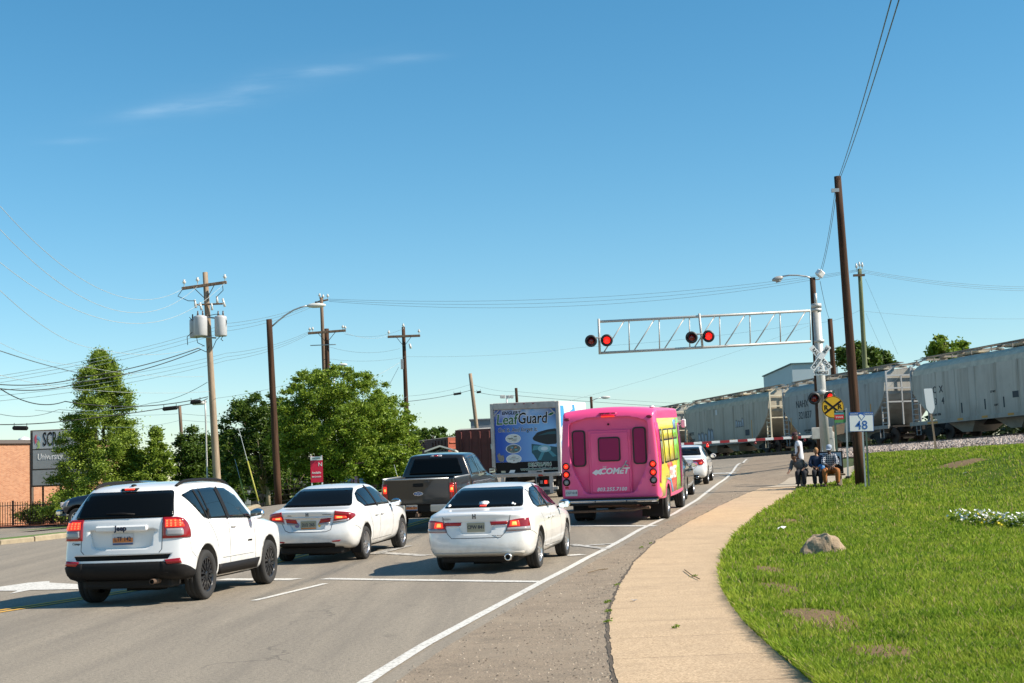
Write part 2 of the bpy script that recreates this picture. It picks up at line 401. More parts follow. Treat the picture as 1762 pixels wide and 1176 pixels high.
grid_obj('footpath', Ysw, lambda y: float(np.interp(y, SWL_Y, SWL_X))+jag(y), lambda y: float(np.interp(y, SWR_Y, SWR_X))+.12, 7, .014, path_mat(), uv=True, skirt=.1)
Yb = np.arange(49.4, 55, .5)
grid_obj('bus_stop_pad', Yb, lambda y: float(np.interp(y, SWL_Y, SWL_X))+(y-49.4)*.3, lambda y: 11.9+(y-49)*.22, 6, .03, mat('bus stop concrete', (.42, .35, .26), .9, noise_=(14, .2)), skirt=.1)

# lawn sheet
def lawn_mat():
    n = NT('lawn turf', .95, .1); b = n.noise(.7, 5); f = n.noise(30, 4, .7); s = n.noise(2.5, 5)
    c = n.mix(n.rng(f, .3, .7), (.035, .065, .008), (.10, .17, .02)); c = n.mix(n.rng(b, .5, .75, 0, .5), c, (.17, .17, .04))
    c = n.mix(n.rng(s, .6, .75, 0, .5), c, (.09, .065, .035)); n.bump(f, .8, .04); return n.color(c)
def dtrk(x, y): return (x-(39.1-.2415*y))*.972
def lawn_r(y): return min(70.0, 39.1-.2415*y-8.7)
def lawn_l(y):
    a = float(np.interp(y, SWR_Y, SWR_X))
    if y > 49.3: a = a+min(1.6, (y-49.3)*1.3)
    return a
Yl = [y for y in np.concatenate([np.arange(0, 30, .5), np.arange(30, 100, 1.0)]) if lawn_r(y) > lawn_l(y)+.3]
LYMAX = Yl[-1]
def lbump(X, Y): return .02*np.sin(X*1.3+Y*.7)*np.sin(Y*1.1-X*.4)
grid_obj('lawn', Yl, lawn_l, lawn_r, 60, .035, lawn_mat(), bumpf=lambda X, Y: lbump(X, Y)-.02*0)

def soil(px, py, rx, ry, seed):
    c = gp(px, py); m = MB(); n = 40; r0 = random.Random(seed); vs = [None]*(n*4+1)
    vs = []; fs = []
    for k, fr in enumerate((0.02, .4, .75, 1.)):
        for i in range(n):
            a = 2*math.pi*i/n; q = fr*(1+.35*noise.noise(Vector((math.cos(a)*2, math.sin(a)*2, seed)))+.18*noise.noise(Vector((math.cos(a)*7, math.sin(a)*7, seed))))
            x = c.x+rx*q*math.cos(a); y = c.y+ry*q*math.sin(a); vs.append((x, y, float(G(x, y)+lbump(x, y))+.035+.02*(1-fr)+.003))
    for k in range(3):
        for i in range(n): fs.append((k*n+i, k*n+(i+1) % n, (k+1)*n+(i+1) % n, (k+1)*n+i))
    m.add(vs, fs); m.build('soil_patch', mat('bare soil', (.17, .105, .045), .98, noise_=(14, .4), bump=(40, .8)))['kind'] = 'structure'
    return c, rx, ry
SOILS = [soil(1318, 985, .20, 1.3, 3), soil(1335, 1018, .24, 1.2, 13), soil(1395, 1068, .30, .85, 5), soil(1428, 1085, .30, .85, 15), soil(1522, 1136, .30, .60, 8), soil(1355, 899, .2, 1.1, 2), soil(1655, 800, .7, 1.0, 9)]

# grass blades (one mesh, tapered blades)
def blades():
    P = []
    def scatter(n, y0, y1, hmin, hmax, wd):
        # density follows 1/Y^2 so blades stay about the same size in view
        y = 1/((1/y1)+(1/y0-1/y1)*nrs.rand(n)); x = np.empty(n); lo = np.array([lawn_l(q) for q in y])-.03; hi = np.minimum(.385*y+.9, np.array([lawn_r(q) for q in y]))
        x = lo+(hi-lo)*nrs.rand(n); ok = hi > lo
        for c, rx, ry in SOILS:
            q = ((x-c.x)/rx)**2+((y-c.y)/ry)**2; ok &= (q > .45+.7*nrs.rand(n)) | (nrs.rand(n) < .2)
        x, y = x[ok], y[ok]; m = len(x)
        cl = np.sin(x*2.1+np.sin(y*1.7)*2)*np.sin(y*1.3+x*.6)*.5+.5
        edge = np.clip((x-lo[ok])/.25, 0, 1)
        h = (hmin+(hmax-hmin)*nrs.rand(m)**1.4)*(.65+.6*cl)
        P.append((x, y, h, wd*(1+y/14.)*(.7+.6*nrs.rand(m)), edge))
    scatter(150000, 7.5, 26, .045, .115, .0035)
    scatter(60000, 24, 52, .05, .12, .004)
    scatter(26000, 48, 75, .05, .13, .005)
    x, y, h, wd, edge = [np.concatenate(q) for q in zip(*P)]; n = len(x)
    z = G(x, y)+.03
    a = nrs.rand(n)*2*np.pi; la = nrs.rand(n)*2*np.pi; lean = h*(.15+.75*nrs.rand(n))
    # at the path edge the blades hang over the concrete
    dx = np.cos(la)*lean-(1-edge)*h*.5; dy = np.sin(la)*lean
    ux, uy = np.cos(a)*wd, np.sin(a)*wd
    V = np.empty((n, 5, 3), np.float32)
    V[:, 0] = np.stack([x-ux, y-uy, z-.01], -1); V[:, 1] = np.stack([x+ux, y+uy, z-.01], -1)
    V[:, 2] = np.stack([x+ux*.75+dx*.4, y+uy*.75+dy*.4, z+h*.6], -1); V[:, 3] = np.stack([x-ux*.75+dx*.4, y-uy*.75+dy*.4, z+h*.6], -1)
    V[:, 4] = np.stack([x+dx, y+dy, z+h*.92], -1)
    b = (np.arange(n)*5)[:, None]
    me = bpy.data.meshes.new('grass_blades'); me.vertices.add(n*5); me.vertices.foreach_set('co', V.reshape(-1))
    loops = np.concatenate([b+np.array([[0, 1, 2, 3]]), b+np.array([[3, 2, 4]])], 1).reshape(-1).astype(np.int32)
    me.loops.add(n*7); me.loops.foreach_set('vertex_index', loops)
    me.polygons.add(n*2); st = np.stack([np.arange(n)*7, np.arange(n)*7+4], 1).reshape(-1).astype(np.int32)
    me.polygons.foreach_set('loop_start', st); me.polygons.foreach_set('loop_total', np.tile([4, 3], n).astype(np.int32)); me.update(calc_edges=True)
    q = NT('grass blade', .7, .12); g = q.t.nodes.new('ShaderNodeNewGeometry')
    ri = g.outputs['Random Per Island']
    c = q.mix(q.rng(ri, 0, 1), (.115, .20, .012), (.30, .42, .04)); c = q.mix(q.rng(q.noise(.9, 5, .7), .42, .62, 0, .6), c, (.38, .43, .055)); c = q.mix(q.rng(q.noise(1.7, 5, .7, q.map((1, 1, 1), (0, 0, 0), (9, 4, 0))), .55, .7, 0, .6), c, (.10, .15, .02))
    c = q.mix(q.rng(ri, .91, .94), c, (.42, .34, .15)); q.color(c)
    tr_ = q.t.nodes.new('ShaderNodeBsdfTranslucent'); q.put(tr_.inputs[0], c); ms = q.t.nodes.new('ShaderNodeMixShader'); ms.inputs[0].default_value = .42
    out = q.t.nodes['Material Output']; q.t.links.new(q.p.outputs[0], ms.inputs[1]); q.t.links.new(tr_.outputs[0], ms.inputs[2]); q.t.links.new(ms.outputs[0], out.inputs[0])
    me.materials.append(q.m); o = link('grass', me); tag(o, 'bright green mown grass blades covering the lawn beside the footpath', 'grass', kind='stuff')
blades()

# ballast shoulder of the track
def bal_mat():
    n = NT('railway ballast', .95, .2); c0 = n.vor(9, out=1); d = n.vor(9)
    c = n.mix(n.math('MULTIPLY', n.xyz(c0)[0], 1.0), (.20, .165, .14), (.48, .41, .35)); c = n.mix(n.rng(d, .25, .6, 0, .8), c, (.09, .075, .065)); n.bump(n.math('SUBTRACT', 1.0, d), 1., .08); return n.color(c)
tdir = Vector((-.2347, .972, 0)); tn = Vector((.972, .2347, 0))
def tpt(s, d, z=0):
    """track frame: s metres from the base point along the track (away from camera), d metres right of the near side face"""
    p = Vector((39.1-.2415*40, 40, 0))+tdir*s+tn*d; return Vector((p.x, p.y, z))
m = MB()
ss = np.arange(-14, 135, 1.0); ds = [-8.9, -7.6, -6, -4.9, -4, -.2, 1.5, 3.5, 6, 9.5]; zz = [-.02, .10, .09, .06, .03, .03, .03, .03, .03, .03]
vs = []; fs = []
for i, s in enumerate(ss):
    for dd, z_ in zip(ds, zz):
        p = tpt(s, dd); road = sm(np.array(p.x-(xpad(p.y)+1.0)), -.5, 1.5)
        zz_ = float(G(p.x, p.y))+z_*float(road)-.05*(1-float(road)); vs.append((p.x, p.y, zz_))
nd = len(ds)
for i in range(len(ss)-1):
    for j in range(nd-1): fs.append((i*nd+j, i*nd+j+1, (i+1)*nd+j+1, (i+1)*nd+j))
m.add(vs, fs); o = m.build('track_bed', bal_mat()); o['kind'] = 'structure'
# loose stones on the bed
def stones():
    ico = [(0, 0, 1), (.9, 0, .2), (.3, .85, .2), (-.7, .5, .25), (-.7, -.5, .2), (.3, -.85, .25), (0, 0, -.6)]
    fc = [(0, 1, 2), (0, 2, 3), (0, 3, 4), (0, 4, 5), (0, 5, 1), (6, 2, 1), (6, 3, 2), (6, 4, 3), (6, 5, 4), (6, 1, 5)]
    v0 = np.array(ico); N = 15000; s = nrs.uniform(-2, 52, N)**1.0; d = nrs.uniform(-9.0, -3.0, N)
    bx, by = 39.1-.2415*40, 40; x = bx+tdir.x*s+tn.x*d; y = by+tdir.y*s+tn.y*d
    ok = x > np.array([xpad(q) for q in y])+1.6; x, y, d = x[ok], y[ok], d[ok]; N = len(x)
    z = G(x, y)+np.interp(d, ds, zz)+.01; sz = .035+.05*nrs.rand(N); a = nrs.rand(N)*6.28
    ca, sa = np.cos(a), np.sin(a); V = np.empty((N, 7, 3)); st = .6+.8*nrs.rand(N, 7)
    px_ = v0[None, :, 0]*sz[:, None]*st; py_ = v0[None, :, 1]*sz[:, None]*st; pz = v0[None, :, 2]*sz[:, None]
    V[:, :, 0] = x[:, None]+px_*ca[:, None]-py_*sa[:, None]; V[:, :, 1] = y[:, None]+px_*sa[:, None]+py_*ca[:, None]; V[:, :, 2] = z[:, None]+pz
    F = (np.arange(N)*7)[:, None, None]+np.array(fc)[None]
    me = bpy.data.meshes.new('ballast_stones'); me.from_pydata(V.reshape(-1, 3).tolist(), [], F.reshape(-1, 3).tolist())
    q = NT('ballast stone', .9, .2); g = q.t.nodes.new('ShaderNodeNewGeometry'); me.materials.append(q.color(q.mix(g.outputs['Random Per Island'], (.20, .16, .14), (.52, .44, .38))))
    tag(link('ballast_stones', me), 'grey and pinkish crushed ballast stones along the railway track', 'stones', kind='stuff')
stones()
RAIL_Z = 2.86
rl = mat('rusty rail', (.10, .06, .04), .6, metal=.4, noise_=(8, .3)); tie = mat('creosoted sleeper', (.06, .045, .035), .95, noise_=(9, .3))
for CEN, LBL in ((1.55, 'rusty railway track under the grey hopper train'), (-2.85, 'empty rusty railway track between the train and the lit ballast')):
  tk = empty('railway_track', Matrix.Translation(tpt(20, CEN, 2.7)), label=LBL, cat='railway track')
  ti = tk.matrix_world.inverted()
  for off in (-.72, .72):
    m = MB(); RZ = RAIL_Z-(.0 if CEN > 0 else .10)
    for dz, hw in ((RZ-.03, .036), (RZ-.085, .012), (RZ-.145, .07)):
        hh = {0.036: .03, .012: .04, .07: .012}[hw]
        a = tpt(-13, CEN+off, dz); b = tpt(133, CEN+off, dz)
        q = [a-tn*hw, a+tn*hw, b+tn*hw, b-tn*hw]; up = Vector((0, 0, hh)); m.add([ti @ (p-up) for p in q]+[ti @ (p+up) for p in q], [(0, 1, 2, 3), (4, 7, 6, 5), (0, 4, 5, 1), (1, 5, 6, 2), (2, 6, 7, 3), (3, 7, 4, 0)])
    m.build('rail', rl, tk)
  m = MB()
  for s in np.arange(-12, 60, .55):
    p = tpt(s, CEN, RZ-.22); m.box((0, 0, 0), (2.6, .22, .14), ti @ Matrix.Translation(p) @ Matrix.Rotation(math.atan2(tn.y, tn.x), 4, 'Z'))
  o = m.build('sleepers', tie, tk); o['kind'] = 'stuff'

# painted markings (sheets just above the asphalt)
paint = NT('worn white road paint', .8, .3); pf = paint.noise(22, 6, .7); paint.color(paint.mix(paint.rng(pf, .5, .64, 0, .85), (.62, .60, .55), (.2, .185, .165))); M_['paint'] = paint.m
py_ = NT('worn yellow road paint', .8, .3); pf = py_.noise(14, 5, .7); py_.color(py_.mix(py_.rng(pf, .55, .68, 0, .8), (.68, .38, .06), (.2, .17, .12))); M_['ypaint'] = py_.m
faint = NT('faded white road paint', .85, .3); pf = faint.noise(9, 6, .75); faint.color(faint.mix(faint.rng(pf, .42, .6, 0, 1), (.5, .48, .44), (.21, .19, .165))); M_['faint'] = faint.m
def strip(name, pts, wd, m_, zo=.008, kind='structure'):
    pts = [Vector((p[0], p[1])) for p in pts]; out = []
    # resample finely so the sheet follows the ground
    res = [pts[0]]
    for a, b in zip(pts[:-1], pts[1:]):
        k = max(1, int((b-a).length/.4)); res += [a.lerp(b, i/k) for i in range(1, k+1)]
    vs = []
    for i, p in enumerate(res):
        t = (res[min(i+1, len(res)-1)]-res[max(i-1, 0)]).normalized(); nn = Vector((-t.y, t.x))*wd/2
        for q in (p-nn, p, p+nn): vs.append((q.x, q.y, float(G(q.x, q.y))+zo+max(0, q.y-25)*.0004))
    fs = [(i*3+j, i*3+j+1, i*3+j+4, i*3+j+3) for i in range(len(res)-1) for j in (0, 1)]
    m = MB(); m.add(vs, fs); o = m.build(name, m_); o['kind'] = kind; return o
strip('edge_line', [(xedge(y), y) for y in np.arange(3, 82, .5)], .12, M_['paint'], .010)
def lane(px0, py0, px1, py1): a, b = gp(px0, py0), gp(px1, py1); return [(a.x, a.y), (b.x, b.y)]
strip('lane_line', lane(437, 1035, 560, 1005), .11, M_['paint'])
strip('transverse_line', lane(558, 997, 932, 1002), .26, M_['paint'])
strip('transverse_line', lane(978, 906, 1128, 906), .32, M_['paint'])
strip('transverse_line', lane(1222, 816, 1262, 815), .42, M_['paint'])
strip('transverse_line', lane(380, 998, 510, 998), .36, M_['paint'])
# centre double yellow
yl = lane(-60, 1062, 330, 1000)
d_ = Vector((yl[1][0]-yl[0][0], yl[1][1]-yl[0][1])).normalized()
for o_ in (-.11, .11):
    q = [(yl[0][0]+o_*d_.y, yl[0][1]-o_*d_.x), (yl[1][0]+o_*d_.y, yl[1][1]-o_*d_.x), (yl[1][0]+o_*d_.y+9, yl[1][1]-o_*d_.x+45)]
    strip('centre_line', q, .1, M_['ypaint'])
# crossing symbol: big R x R in the right lane, much worn
strip('crossing_mark', lane(985, 941, 1062, 936), .22, M_['faint']); strip('crossing_mark', lane(985, 938, 1045, 946), .18, M_['faint'], .011)
strip('crossing_mark', lane(975, 957, 1003, 955), .30, M_['paint']); strip('crossing_mark', lane(655, 952, 735, 957), .3, M_['faint']); strip('crossing_mark', lane(640, 955, 700, 940), .3, M_['faint'], .011)
# turn arrow in the centre lane
def ground_poly(name, pxs, m_, zo=.009):
    w_ = [gp(*p) for p in pxs]; m = MB(); bm = bmesh.new(); f = bm.faces.new([bm.verts.new((p.x, p.y, 0)) for p in w_])
    bmesh.ops.triangulate(bm, faces=[f]); bmesh.ops.subdivide_edges(bm, edges=bm.edges[:], cuts=2, use_grid_fill=True)
    for v in bm.verts: v.co.z = float(G(v.co.x, v.co.y))+zo
    me = bpy.data.meshes.new(name); bm.to_mesh(me); bm.free(); me.materials.append(m_); o = link(name, me); o['kind'] = 'structure'; return o
ground_poly('turn_arrow', [(-40, 1013), (-40, 1021), (0, 1018), (30, 1018), (16, 1023.5), (52, 1016.5), (135, 1015), (135, 1006.5), (68, 1009), (85, 1004), (85, 1001), (48, 1004), (0, 1011)], M_['paint'])

def grit():
    """crumbled aggregate along the broken edge of the road"""
    N = 5200; y = 1/((1/48.)+(1/8.5-1/48.)*nrs.rand(N)); xl = np.array([xedge(q) for q in y])+.2; xr = np.interp(y, SWL_Y, SWL_X)+.03
    t = 1-nrs.rand(N)**1.8; x = xl+(xr-xl)*t; ok = xr > xl; x, y = x[ok], y[ok]; N = len(x); sz = (.003+.008*nrs.rand(N)**2.5)*(1+y/30); a = nrs.rand(N)*6.28; z = G(x, y)+.004
    v0 = np.array([(1, 0, 0), (.2, .8, 0), (-.9, .3, 0), (-.5, -.8, 0), (.5, -.7, 0), (0, 0, .8)]); st = .6+.8*nrs.rand(N, 6); V = np.empty((N, 6, 3)); ca, sa = np.cos(a)[:, None], np.sin(a)[:, None]
    px_ = v0[None, :, 0]*sz[:, None]*st; py__ = v0[None, :, 1]*sz[:, None]*st; V[:, :, 0] = x[:, None]+px_*ca-py__*sa; V[:, :, 1] = y[:, None]+px_*sa+py__*ca; V[:, :, 2] = z[:, None]+v0[None, :, 2]*sz[:, None]
    F = (np.arange(N)*6)[:, None, None]+np.array([(0, 1, 5), (1, 2, 5), (2, 3, 5), (3, 4, 5), (4, 0, 5)])[None]
    me = bpy.data.meshes.new('loose_grit'); me.from_pydata(V.reshape(-1, 3).tolist(), [], F.reshape(-1, 3).tolist()); q = NT('grit stone', .9, .2); g = q.t.nodes.new('ShaderNodeNewGeometry')
    me.materials.append(q.color(q.mix(g.outputs['Random Per Island'], (.10, .08, .06), (.42, .35, .27)))); tag(link('loose_grit', me), 'loose grit and crumbled stones on the brown road shoulder', 'grit', kind='stuff')
grit()
# dark crumbled seam between shoulder and footpath
vs = []; fs = []; ys = np.arange(8.5, 48, .1)
for i, y in enumerate(ys):
    x = float(np.interp(y, SWL_Y, SWL_X))-.02; w1 = .004+.05*abs(noise.noise(Vector((y*2.1, 1, 0))))+.03*abs(noise.noise(Vector((y*9, 5, 0)))); vs += [(x-w1, y, float(G(x, y))+.009), (x+.03, y, float(G(x, y))+.0095)]
    if i: fs.append((2*i-2, 2*i-1, 2*i+1, 2*i))
m = MB(); m.add(vs, fs); m.build('path_seam', mat('dirt in the seam', (.10, .077, .055), .98, noise_=(30, .5), bump=(60, .8)))['kind'] = 'structure'
# ---------------------------------------------------------------- vehicles
def lat_body(st, tail, nose=None, xs=(-1, -.82, -.45, 0, .45, .82, 1), lo=(0, .16, .42, .7, .92, 1), up=(.12, .5, .86, 1),
             wlo=(.88, .965, 1., 1., .985, .955), plan=.10, fade=.6, crown=.03, levels=2, nfade=.5, nplan=.16):
    """closed car skin on a box lattice. st rows: (y, zbottom, zbelt, ztop, halfwidth, halfwidth at top)"""
    tail = list(zip(*tail)); nose = list(zip(*nose)) if nose else ((0, 2), (0, 0))
    L = st[-1][0]; lv = [('l', q) for q in lo]+[('u', q) for q in up]; nx, ny, nz = len(xs), len(st), len(lv)
    def P(i, j, k):
        y0, zb, zl, zt, hw, ht = st[j]; kind, q = lv[k]
        if kind == 'l': z = zb+(zl-zb)*q; wd = hw*wlo[k]
        else: z = zl+(zt-zl)*q; wb = hw*wlo[-1]; wd = wb+(ht-wb)*(q**1.25)
        a = xs[i]; x = a*wd
        if k == nz-1: z += crown*(1-a*a)*(1 if zt-zl > .2 else .6)
        fr = max(0, 1-y0/fade); fn = max(0, 1-(L-y0)/nfade)
        y = y0+(np.interp(z, tail[0], tail[1])+plan*abs(a)**3)*fr-(np.interp(z, nose[0], nose[1])+nplan*abs(a)**2.5)*fn
        return (x, float(y), z)
    ids = {}; bm = bmesh.new()
    def V(i, j, k):
        if (i, j, k) not in ids: ids[i, j, k] = bm.verts.new(P(i, j, k))
        return ids[i, j, k]
    for i in range(nx-1):
        for k in range(nz-1):
            for j in (0, ny-1): bm.faces.new([V(i, j, k), V(i+1, j, k), V(i+1, j, k+1), V(i, j, k+1)])
    for j in range(ny-1):
        for k in range(nz-1):
            for i in (0, nx-1): bm.faces.new([V(i, j, k), V(i, j+1, k), V(i, j+1, k+1), V(i, j, k+1)])
        for i in range(nx-1):
            for k in (0, nz-1): bm.faces.new([V(i, j, k), V(i+1, j, k), V(i+1, j+1, k), V(i, j+1, k)])
    bmesh.ops.recalc_face_normals(bm, faces=bm.faces)
    for f in bm.faces: f.smooth = True
    me = bpy.data.meshes.new('body'); bm.to_mesh(me); bm.free()
    o = link('body', me); md = o.modifiers.new('s', 'SUBSURF'); md.levels = md.render_levels = levels
    return bake(o)
def cut(o, mb, matl=None):
    """boolean difference with the solids in mb; the cut faces take material matl"""
    c = mb.build('cutter', matl if matl is not None else o.data.materials[0], o.parent)
    md = o.modifiers.new('b', 'BOOLEAN'); md.operation = 'DIFFERENCE'; md.object = c; md.solver = 'EXACT'
    try: md.material_mode = 'TRANSFER'
    except Exception: pass
    bake(o); bpy.data.objects.remove(c); return o
def rpoly(pts, r=.03, n=3):
    """polygon with rounded corners"""
    out = []; N = len(pts)
    for i in range(N):
        a, b, c = Vector(pts[i-1]), Vector(pts[i]), Vector(pts[(i+1) % N])
        rr = min(r if not isinstance(r, (list, tuple)) else r[i], (a-b).length*.45, (c-b).length*.45)
        p = b+(a-b).normalized()*rr; q = b+(c-b).normalized()*rr
        for k in range(n+1):
            t = k/n; out.append(tuple(p*(1-t)**2+b*2*t*(1-t)+q*t*t))
    return out
def rect(x0, x1, z0, z1): return [(x0, z0), (x1, z0), (x1, z1), (x0, z1)]
def circ(cx, cz, r, n=20, rz=None): return [(cx+r*math.cos(2*math.pi*k/n), cz+(rz or r)*math.sin(2*math.pi*k/n)) for k in range(n)]
AXD = dict(rear=(Vector((0, 1, 0)), lambda a, b: Vector((a, -3, b))), right=(Vector((-1, 0, 0)), lambda a, b: Vector((4, a, b))),
           left=(Vector((1, 0, 0)), lambda a, b: Vector((-4, a, b))), top=(Vector((0, 0, -1)), lambda a, b: Vector((a, b, 6))),
           front=(Vector((0, -1, 0)), lambda a, b: Vector((a, 30, b))))
class Skin:
    """projects flat outlines onto a finished body"""
    def __init__(s, o): 
        bm = bmesh.new(); bm.from_mesh(o.data); s.t = BVHTree.FromBMesh(bm); bm.free(); s.o = o
    def hit(s, side, a, b):
        if side[:6] == 'corner':
            q = 1 if side == 'cornerR' else -1; t = R(a); T = Vector((q*.5, .5, b)); u = Vector((q*math.sin(t), -math.cos(t), 0))
            p, n, i, dist = s.t.ray_cast(T+u*3, -u)
            if p is None: p, n, i, dist = s.t.find_nearest(T+u*.4)
            if n.dot(u) < 0: n = -n
            return p, n
        d, f = AXD[side]; p, n, i, dist = s.t.ray_cast(f(a, b), d)
        if p is None:
            p, n, i, dist = s.t.find_nearest(f(a, b)-f(0, 0)*0 if False else (f(a, b)+d*(2.6 if side in ('rear',) else 3)))
        if n.dot(d) > 0: n = -n
        return p, n
    def patch(s, name, poly, side, m, off=.006, parent=None, cell=.07, skirt=.014):
        bm = bmesh.new(); vs = [bm.verts.new((a, b, 0)) for a, b in poly]; f = bm.faces.new(vs)
        xs = [p[0] for p in poly]; ys = [p[1] for p in poly]
        for ax, lo, hi in ((0, min(xs), max(xs)), (1, min(ys), max(ys))):
            k = int((hi-lo)/(cell*(110 if side[:6] == 'corner' and ax == 0 else 1)))
            for q in range(1, k+1):
                c = lo+(hi-lo)*q/(k+1); co = Vector((c, 0, 0)) if ax == 0 else Vector((0, c, 0)); no = Vector((1, 0, 0)) if ax == 0 else Vector((0, 1, 0))
                bmesh.ops.bisect_plane(bm, geom=bm.verts[:]+bm.edges[:]+bm.faces[:], plane_co=co, plane_no=no)
        nn = {}
        for v in bm.verts:
            p, n = s.hit(side, v.co.x, v.co.y); nn[v] = n; v.co = p+n*off
        for f in bm.faces: f.smooth = True
        if skirt:
            be = [e for e in bm.edges if len(e.link_faces) == 1]; new = {}
            for e in be:
                for v in e.verts:
                    if v not in new: new[v] = bm.verts.new(v.co-nn[v]*(off+skirt))
            for e in be:
                a, b = e.verts; bm.faces.new([a, b, new[b], new[a]])
        bmesh.ops.recalc_face_normals(bm, faces=bm.faces)
        me = bpy.data.meshes.new(name); bm.to_mesh(me); bm.free(); me.materials.append(m)
        return link(name, me, parent)
    def line(s, name, pts, side, wd=.008, m=None, off=.0015, parent=None, step=.05):
        P = [Vector(p) for p in pts]; res = [P[0]]
        for a, b in zip(P[:-1], P[1:]):
            k = max(1, int((b-a).length/step)); res += [a.lerp(b, i/k) for i in range(1, k+1)]
        mb = MB(); vs = []
        for i, p in enumerate(res):
            t = (res[min(i+1, len(res)-1)]-res[max(i-1, 0)]).normalized(); q = Vector((-t.y, t.x))*wd/2
            for c in (p-q, p+q):
                h, n = s.hit(side, c.x, c.y); vs.append(h+n*off)
        mb.smooth = True; mb.add(vs, [(2*i, 2*i+1, 2*i+3, 2*i+2) for i in range(len(res)-1)])
        return mb.build(name, m or M_['gap'], parent)
def join(name, obs):
    """merge meshes that are one part (e.g. the seams of one panel set)"""
    bm = bmesh.new(); mats = []
    for o in obs:
        base = len(bm.faces); me = o.data; mi = []
        for m in me.materials:
            if m not in mats: mats.append(m)
            mi.append(mats.index(m))
        n0 = len(bm.faces); bm.from_mesh(me); bm.faces.ensure_lookup_table()
        for f in bm.faces[n0:]: f.material_index = mi[f.material_index] if mi else 0
    me = bpy.data.meshes.new(name); bm.to_mesh(me); bm.free()
    for m in mats: me.materials.append(m)
    p = obs[0].parent; ml = obs[0].matrix_local.copy()
    for o in obs: bpy.data.objects.remove(o)
    return link(name, me, p)
FONT = {}
def text(name, s, size, m, parent=None, M=None, ex=.002, shear=0., bold=0., sx=1., align='CENTER', res=2, space=1., fit=None):
    cu = bpy.data.curves.new(name, 'FONT'); cu.body = s; cu.size = size; cu.extrude = ex; cu.shear = shear; cu.offset = bold
    cu.align_x = align; cu.align_y = 'CENTER'; cu.resolution_u = res; cu.space_character = space
    o = bpy.data.objects.new(name, cu); COL.objects.link(o); me = evald(o); bpy.data.objects.remove(o)
    me.materials.clear(); me.materials.append(m)
    if fit: sx = fit/max(1e-4, (max(v.co.x for v in me.vertices)-min(v.co.x for v in me.vertices)))
    if sx != 1.:
        for v in me.vertices: v.co.x *= sx
    return link(name, me, parent, M)
def RM(x, y, z, rx=90, ry=0, rz=0):     # default: a board facing -Y, text upright
    return Matrix.Translation((x, y, z)) @ Matrix.Rotation(R(rz), 4, 'Z') @ Matrix.Rotation(R(ry), 4, 'Y') @ Matrix.Rotation(R(rx), 4, 'X')
def wheel(parent, x, y, r, wd, rimm, style='y5', side=1, rimr=.68, dirt=False):
    """wheel (Empty) > tyre, rim. axis along x, outer face towards side"""
    e = empty('wheel', None); e.parent = parent; e.matrix_local = Matrix.Translation((x, y, r))
    A = Matrix.Rotation(R(90*side), 4, 'Y')          # local z -> outward
    h = wd/2; rr = r*rimr; m = MB(); m.smooth = True
    m.lathe([(rr*.9, -h*.9), (rr, -h*.95), (r*.93, -h), (r*.985, -h*.82), (r, -h*.6), (r, -h*.33), (r*.985, -h*.31), (r*.985, -h*.27), (r, -h*.25), (r, h*.25), (r*.985, h*.27), (r*.985, h*.31), (r, h*.33),
             (r, h*.6), (r*.985, h*.82), (r*.93, h), (r*.86, h*1.01), (rr*1.03, h*.96), (rr, h*.9), (rr*.97, h*.5)], 36, A)
    m.build('tyre', M_['tyre'], e)
    m = MB(); m.smooth = True
    m.lathe([(rr*1.01, h*.88), (rr*.97, h*.93), (rr*.93, h*.86), (rr*.88, h*.2), (rr*.86, -h*.8)], 36, A)
    m.mi = 1; m.lathe([(rr*.87, -h*.1), (.001, -h*.1)], 24, A); m.mi = 0
    m.smooth = False
    m.lathe([(rr*.2, -h*.2), (rr*.2, h*.78), (rr*.13, h*.86), (.001, h*.86)], 16, A)
    n = {'y5': 5, 's7': 7, 's8': 8, 'v5': 5, 's10': 10, 's6': 6}[style]
    for k in range(n):
        B = A @ Matrix.Rotation(2*math.pi*k/n, 4, 'Z')
        pairs = ((-.16, -.1), (.16, .1)) if style in ('v5', 'y5', 's8') else ((0, 0),)
        for oo, oi in pairs:
            w2 = rr*(.07 if len(pairs) == 2 else .10)
            m.add([B @ Vector(q) for q in [(rr*.12, oi*rr-w2, h*.45), (rr*.12, oi*rr+w2, h*.45), (rr*.95, oo*rr+w2, h*.45), (rr*.95, oo*rr-w2, h*.45),
                  (rr*.12, oi*rr-w2, h*.82), (rr*.12, oi*rr+w2, h*.82), (rr*.95, oo*rr+w2*.9, h*.82), (rr*.95, oo*rr-w2*.9, h*.82)]],
                  [(0, 1, 2, 3), (4, 7, 6, 5), (0, 4, 5, 1), (1, 5, 6, 2), (2, 6, 7, 3), (3, 7, 4, 0)])
    m.build('rim', [rimm, M_['dark']], e); return e
def plate(parent, sk, x, z, txt, top, band, low, tcol, w_=.305, h_=.152, y=None):
    if y is None: y = sk.hit('rear', x, z)[0].y-.012
    p = MB(); p.bbox((0, 0, 0), (w_, .006, h_), .002); o = p.build('number_plate', top, parent, Matrix.Translation((x, y, z)))
    if band is not None:
        b = MB(); b.box((0, -.0045, -.012), (w_*.96, .002, h_*.42)); b.build('colour_band', band, o)
    if low is not None:
        b = MB(); b.box((0, -.0045, -h_*.41), (w_*.96, .002, h_*.16)); b.build('lower_band', low, o)
    text('lettering', txt, h_*.56, tcol, o, RM(0, -.0065, .002), .0012, bold=.001, sx=.86); return o
